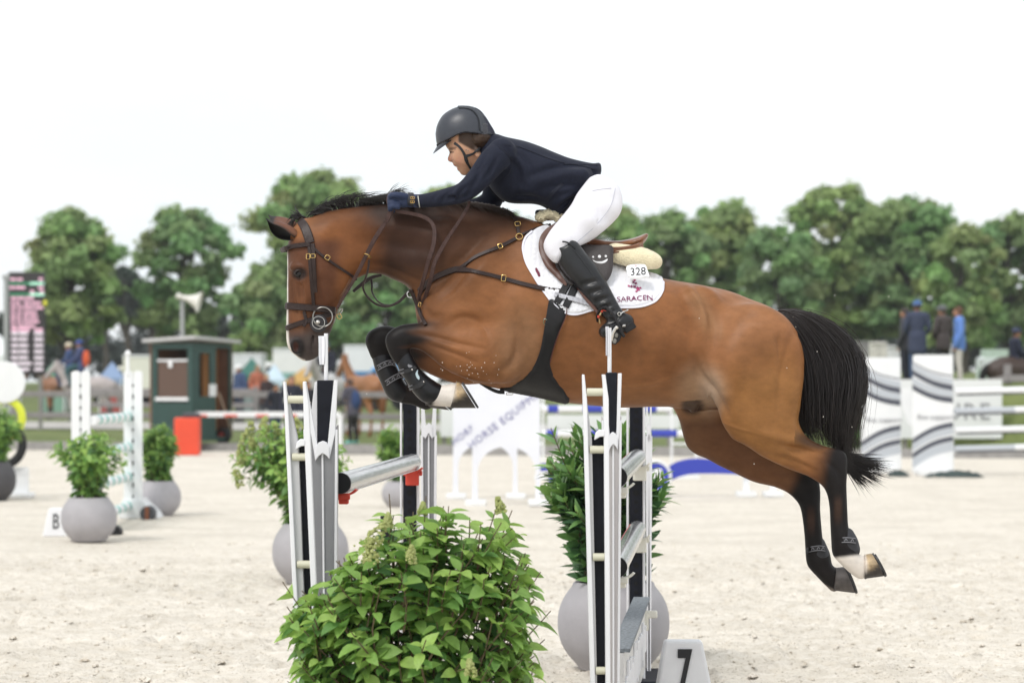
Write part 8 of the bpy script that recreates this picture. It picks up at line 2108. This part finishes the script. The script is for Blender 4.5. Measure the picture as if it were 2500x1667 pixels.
# stirrup iron: hoop, tread and the red safety arm
st = empty('stirrup', P(1480, 790, HD - .34), 'silver and black safety stirrup with red bow under the near boot', 'stirrup')
def sp(rows): return [P(a, b, HD + c) for a, b, c in rows]
mb = MB(); mb.tube(catmull(sp([(1464, 757, -.335), (1477, 750, -.365), (1492, 760, -.392), (1504, 782, -.402), (1515, 808, -.402), (1524, 822, -.398)]), 22), .0072, 8); mb.build('hoop', m_rubber, st, smooth=True)
mb = MB(); mb.tube(catmull(sp([(1464, 757, -.335), (1458, 770, -.32), (1460, 790, -.29), (1470, 812, -.285)]), 16), .0055, 8); mb.build('inner_arm', m_rubber, st, smooth=True)
mb = MB(); mb.tube(sp([(1471, 757, -.345), (1469, 762, -.345)]), .006, 7); mb.tube(sp([(1462, 770, -.335), (1461, 776, -.335)]), .006, 7); mb.tube(sp([(1472, 757, -.348), (1480, 759, -.352)]), .003, 6); mb.build('safety_arm', mat('red_plastic', (.55, .05, .02), rough=.4), st, smooth=True)
mb = MB(); mb.tube(sp([(1468, 763, -.34), (1464, 770, -.34)]), .0042, 7); mb.tube(sp([(1463, 778, -.335), (1465, 790, -.33)]), .003, 7); mb.build('safety_band', mat('tan_plastic', (.45, .32, .15), rough=.5), st, smooth=True)
mb = MB(); U = Vector((.35, -.9, -.1)).normalized()
mb.prism([P(a, b, HD - .345) for a, b in ((1494, 812), (1506, 800), (1514, 800), (1520, 812), (1512, 832), (1502, 842), (1494, 838))], (0, -.05, 0), (0, .03, 0)); mb.build('tread', m_rubber, st, bevel=.003)
mb = MB()
for a, b in ((1504, 818), (1500, 832)):
    c0 = P(a, b, HD - .398); mb.ball(c0, .010, 10, 6, sc=(1, .4, 1.2))
mb.build('tread_pad', mat('grey_rubber', (.20, .19, .17), rough=.6), st, smooth=True)
mb = MB(); mb.tube(catmull(sp([(1494, 832, -.40), (1496, 815, -.402), (1503, 802, -.402), (1509, 799, -.402)]), 10), [.004, .006, .008, .007, .008, .008, .008, .009, .009, .008], 7); mb.build('side_plate', m_steel, st, smooth=True)
mb = MB(); mb.tube(sp([(1519, 795, -.372), (1527, 794, -.372)]), .006, 7); mb.build('side_plate', m_steel, st, smooth=True)

# gloves: a palm with four curled fingers and a thumb closed on the rein
def glove(sy, dx=0, dyp=0):
    f_ = rg(920, 455, 1045, 540, -.26, .26, .0036)
    y0 = .135
    g_ = lambda rows: ch([(a + dx, b + dyp, r, (y0 + c) * sy, q) for a, b, r, c, q in rows])
    f_.chain(g_([(1022, 491, 16.5, .012, .9), (1005, 490, 16, .004, .9), (990, 490, 17, .0, .9), (975, 491, 17, -.004, .95), (966, 493, 15, -.006, .95)]), .012)
    for k, (yy, zz, s_) in enumerate(((478, -.026, 1.0), (487, -.009, 1.06), (496, .008, 1.0), (505, .022, .88))):
        f_.chain(g_([(972, yy, 7.6 * s_, zz * .5 + .012, 1), (957, yy - 1, 7.8 * s_, zz * .4 + .018, 1), (952.5, yy + 6, 7.0 * s_, zz * .3 + .004, 1), (961, yy + 10, 6.4 * s_, zz * .2 - .010, 1)]), .005)
    f_.chain(g_([(990, 480, 8.5, .022, 1), (974, 477, 8, .034, 1), (961, 476, 7.2, .036, 1), (953, 480, 6.2, .028, 1)]), .006)
    return fmesh(f_, 'glove', m_glove, rider)
gl = glove(-1); glove(1, 8, 8)
GB = bvh_of(gl)
strap('glove_cuff', [(1003, 474), (1002, 490), (1004, 508)], 15, mat('black_cuff', (.010, .011, .018), rough=.6), rider, off=.002, thick=.003, bvh=GB)
for a, b in ((1005.5, 484.5), (1005.5, 492.5), (1010.5, 484.5), (1010.5, 492.5)):
    p, nn = surf(a, b, .006, GB); mb = MB(); mb.torus(p, .0055, .0016, (.8, 0, .6), (-.6, 0, .8), 12, 5); mb.build('cuff_badge', m_brass, rider, smooth=True)

# helmet
RIM = [(1040, 362), (1066, 356), (1080, 351), (1096, 344), (1116, 334), (1130, 329), (1141, 328), (1160, 330), (1187, 333), (1230, 331)]
HEL = [(1063, 327), (1067, 306), (1079, 284), (1096, 270.5), (1115, 262), (1136, 258.5), (1158, 262), (1174, 271), (1187, 287), (1198, 305), (1206, 318), (1210, 332), (1206, 370), (1180, 400), (1110, 405), (1078, 385), (1066, 350)]
f_ = rg(1045, 245, 1225, 410, -.16, .16, .0042)
f_.inflate(out(HEL, n=110), kp([(1080, 320, 1.0), (1130, 300, .98), (1180, 310, 1.0)]), .006, cell=.004)
f_.cut_below([P(a, b).x for a, b in RIM], [P(a, b).z for a, b in RIM], .004)
hm = fmesh(f_, 'helmet', m_helm, rider, 2); HB = bvh_of(hm)
def band(name, px, wpx, m, off, thick): 
    strap(name, px, wpx, m, hm, off=off, thick=thick, bvh=HB, n=40, mirror=True, smooth=4)
band('helmet_rim', [(1066, 355), (1080, 350), (1096, 343), (1116, 333), (1130, 328), (1141, 327), (1160, 329), (1187, 332), (1208, 329)], 5, m_trim, .002, .005)
band('centre_band', [(1118, 262), (1136, 262), (1152, 266), (1164, 275), (1171, 288), (1174.5, 303), (1176, 318), (1177, 330)], 8, mat('slate_helmet_band', (.042, .047, .058), rough=.45), .001, .0025)
band('band_seam', [(1120, 265), (1135, 265), (1149, 269), (1160, 278), (1167, 291), (1169.5, 306), (1170, 328)], 1.4, m_trim, .002, .0025)
patch('rear_panel', [(1160, 264), (1173, 272), (1186, 288), (1196, 304), (1206, 322), (1205, 328), (1184, 330), (1183, 310), (1179, 290), (1172, 275)], m_helm2, hm, off=.001, thick=.002, cell=4, bvh=HB, mirror=True)
mb = MB()
for i in range(9):
    for j in range(4):
        p, nn = surf(1178 + j * 3.2 + (i % 2) * 1.6, 304 + i * 2.9, .0035, HB); mb.ball(p, .0022, 6, 4)
mb.build('vent_mesh', mat('grey_mesh_dots', (.16, .16, .18), rough=.4), hm, smooth=True)
# peak
n, m2 = 17, 7; V = []; F = []
for sh in (0, 1):
    for i in range(n):
        a = (i / (n - 1) - .5) * math.pi * .98; y = .074 * math.sin(a); fr = math.cos(a)
        for k in range(m2):
            t = k / (m2 - 1)
            bx, by = 1069 + (1 - fr) * 34, 353 - (1 - fr) * 12
            x = bx - t * 11.5 * fr; yy = by + t * 21 * fr
            V.append(P(x, yy, HD + y * (1 - .12 * t)) + Vector((0, 0, -.004 * sh - (.0 if t < .99 else 0))))
for sh in (0, 1):
    for i in range(n - 1):
        for k in range(m2 - 1):
            a = sh * n * m2 + i * m2 + k; qd = [a, a + 1, a + m2 + 1, a + m2]; F.append(qd if sh else qd[::-1])
for i in range(n - 1): a = i * m2 + m2 - 1; F.append([a, a + m2, a + m2 + n * m2, a + n * m2])
mb = MB(); mb.add(V, F); mb.build('peak', m_helm, hm, smooth=True)
# harness
RB = bvh_of(rb)
strap('chin_strap', [(1110, 350), (1120, 357), (1129, 368), (1135, 380), (1138, 390), (1143, 402), (1150, 413), (1156, 420)], [7, 6, 6, 7, 9, 6, 6, 6], m_trim, hm, off=.003, thick=.003, bvh=RB, mirror=True)
strap('chin_strap', [(1136, 382), (1148, 378), (1160, 372), (1170, 362), (1174, 352)], [8, 6, 5, 5, 5], m_trim, hm, off=.004, thick=.003, bvh=RB, mirror=True)
mb = MB(); 
for a, b in ((1138, 366), (1143, 367.5)):
    p, nn = surf(a, b, .005, RB); mb.ball(p, .0026, 7, 5)
mb.build('strap_stud', m_steel, hm, smooth=True)
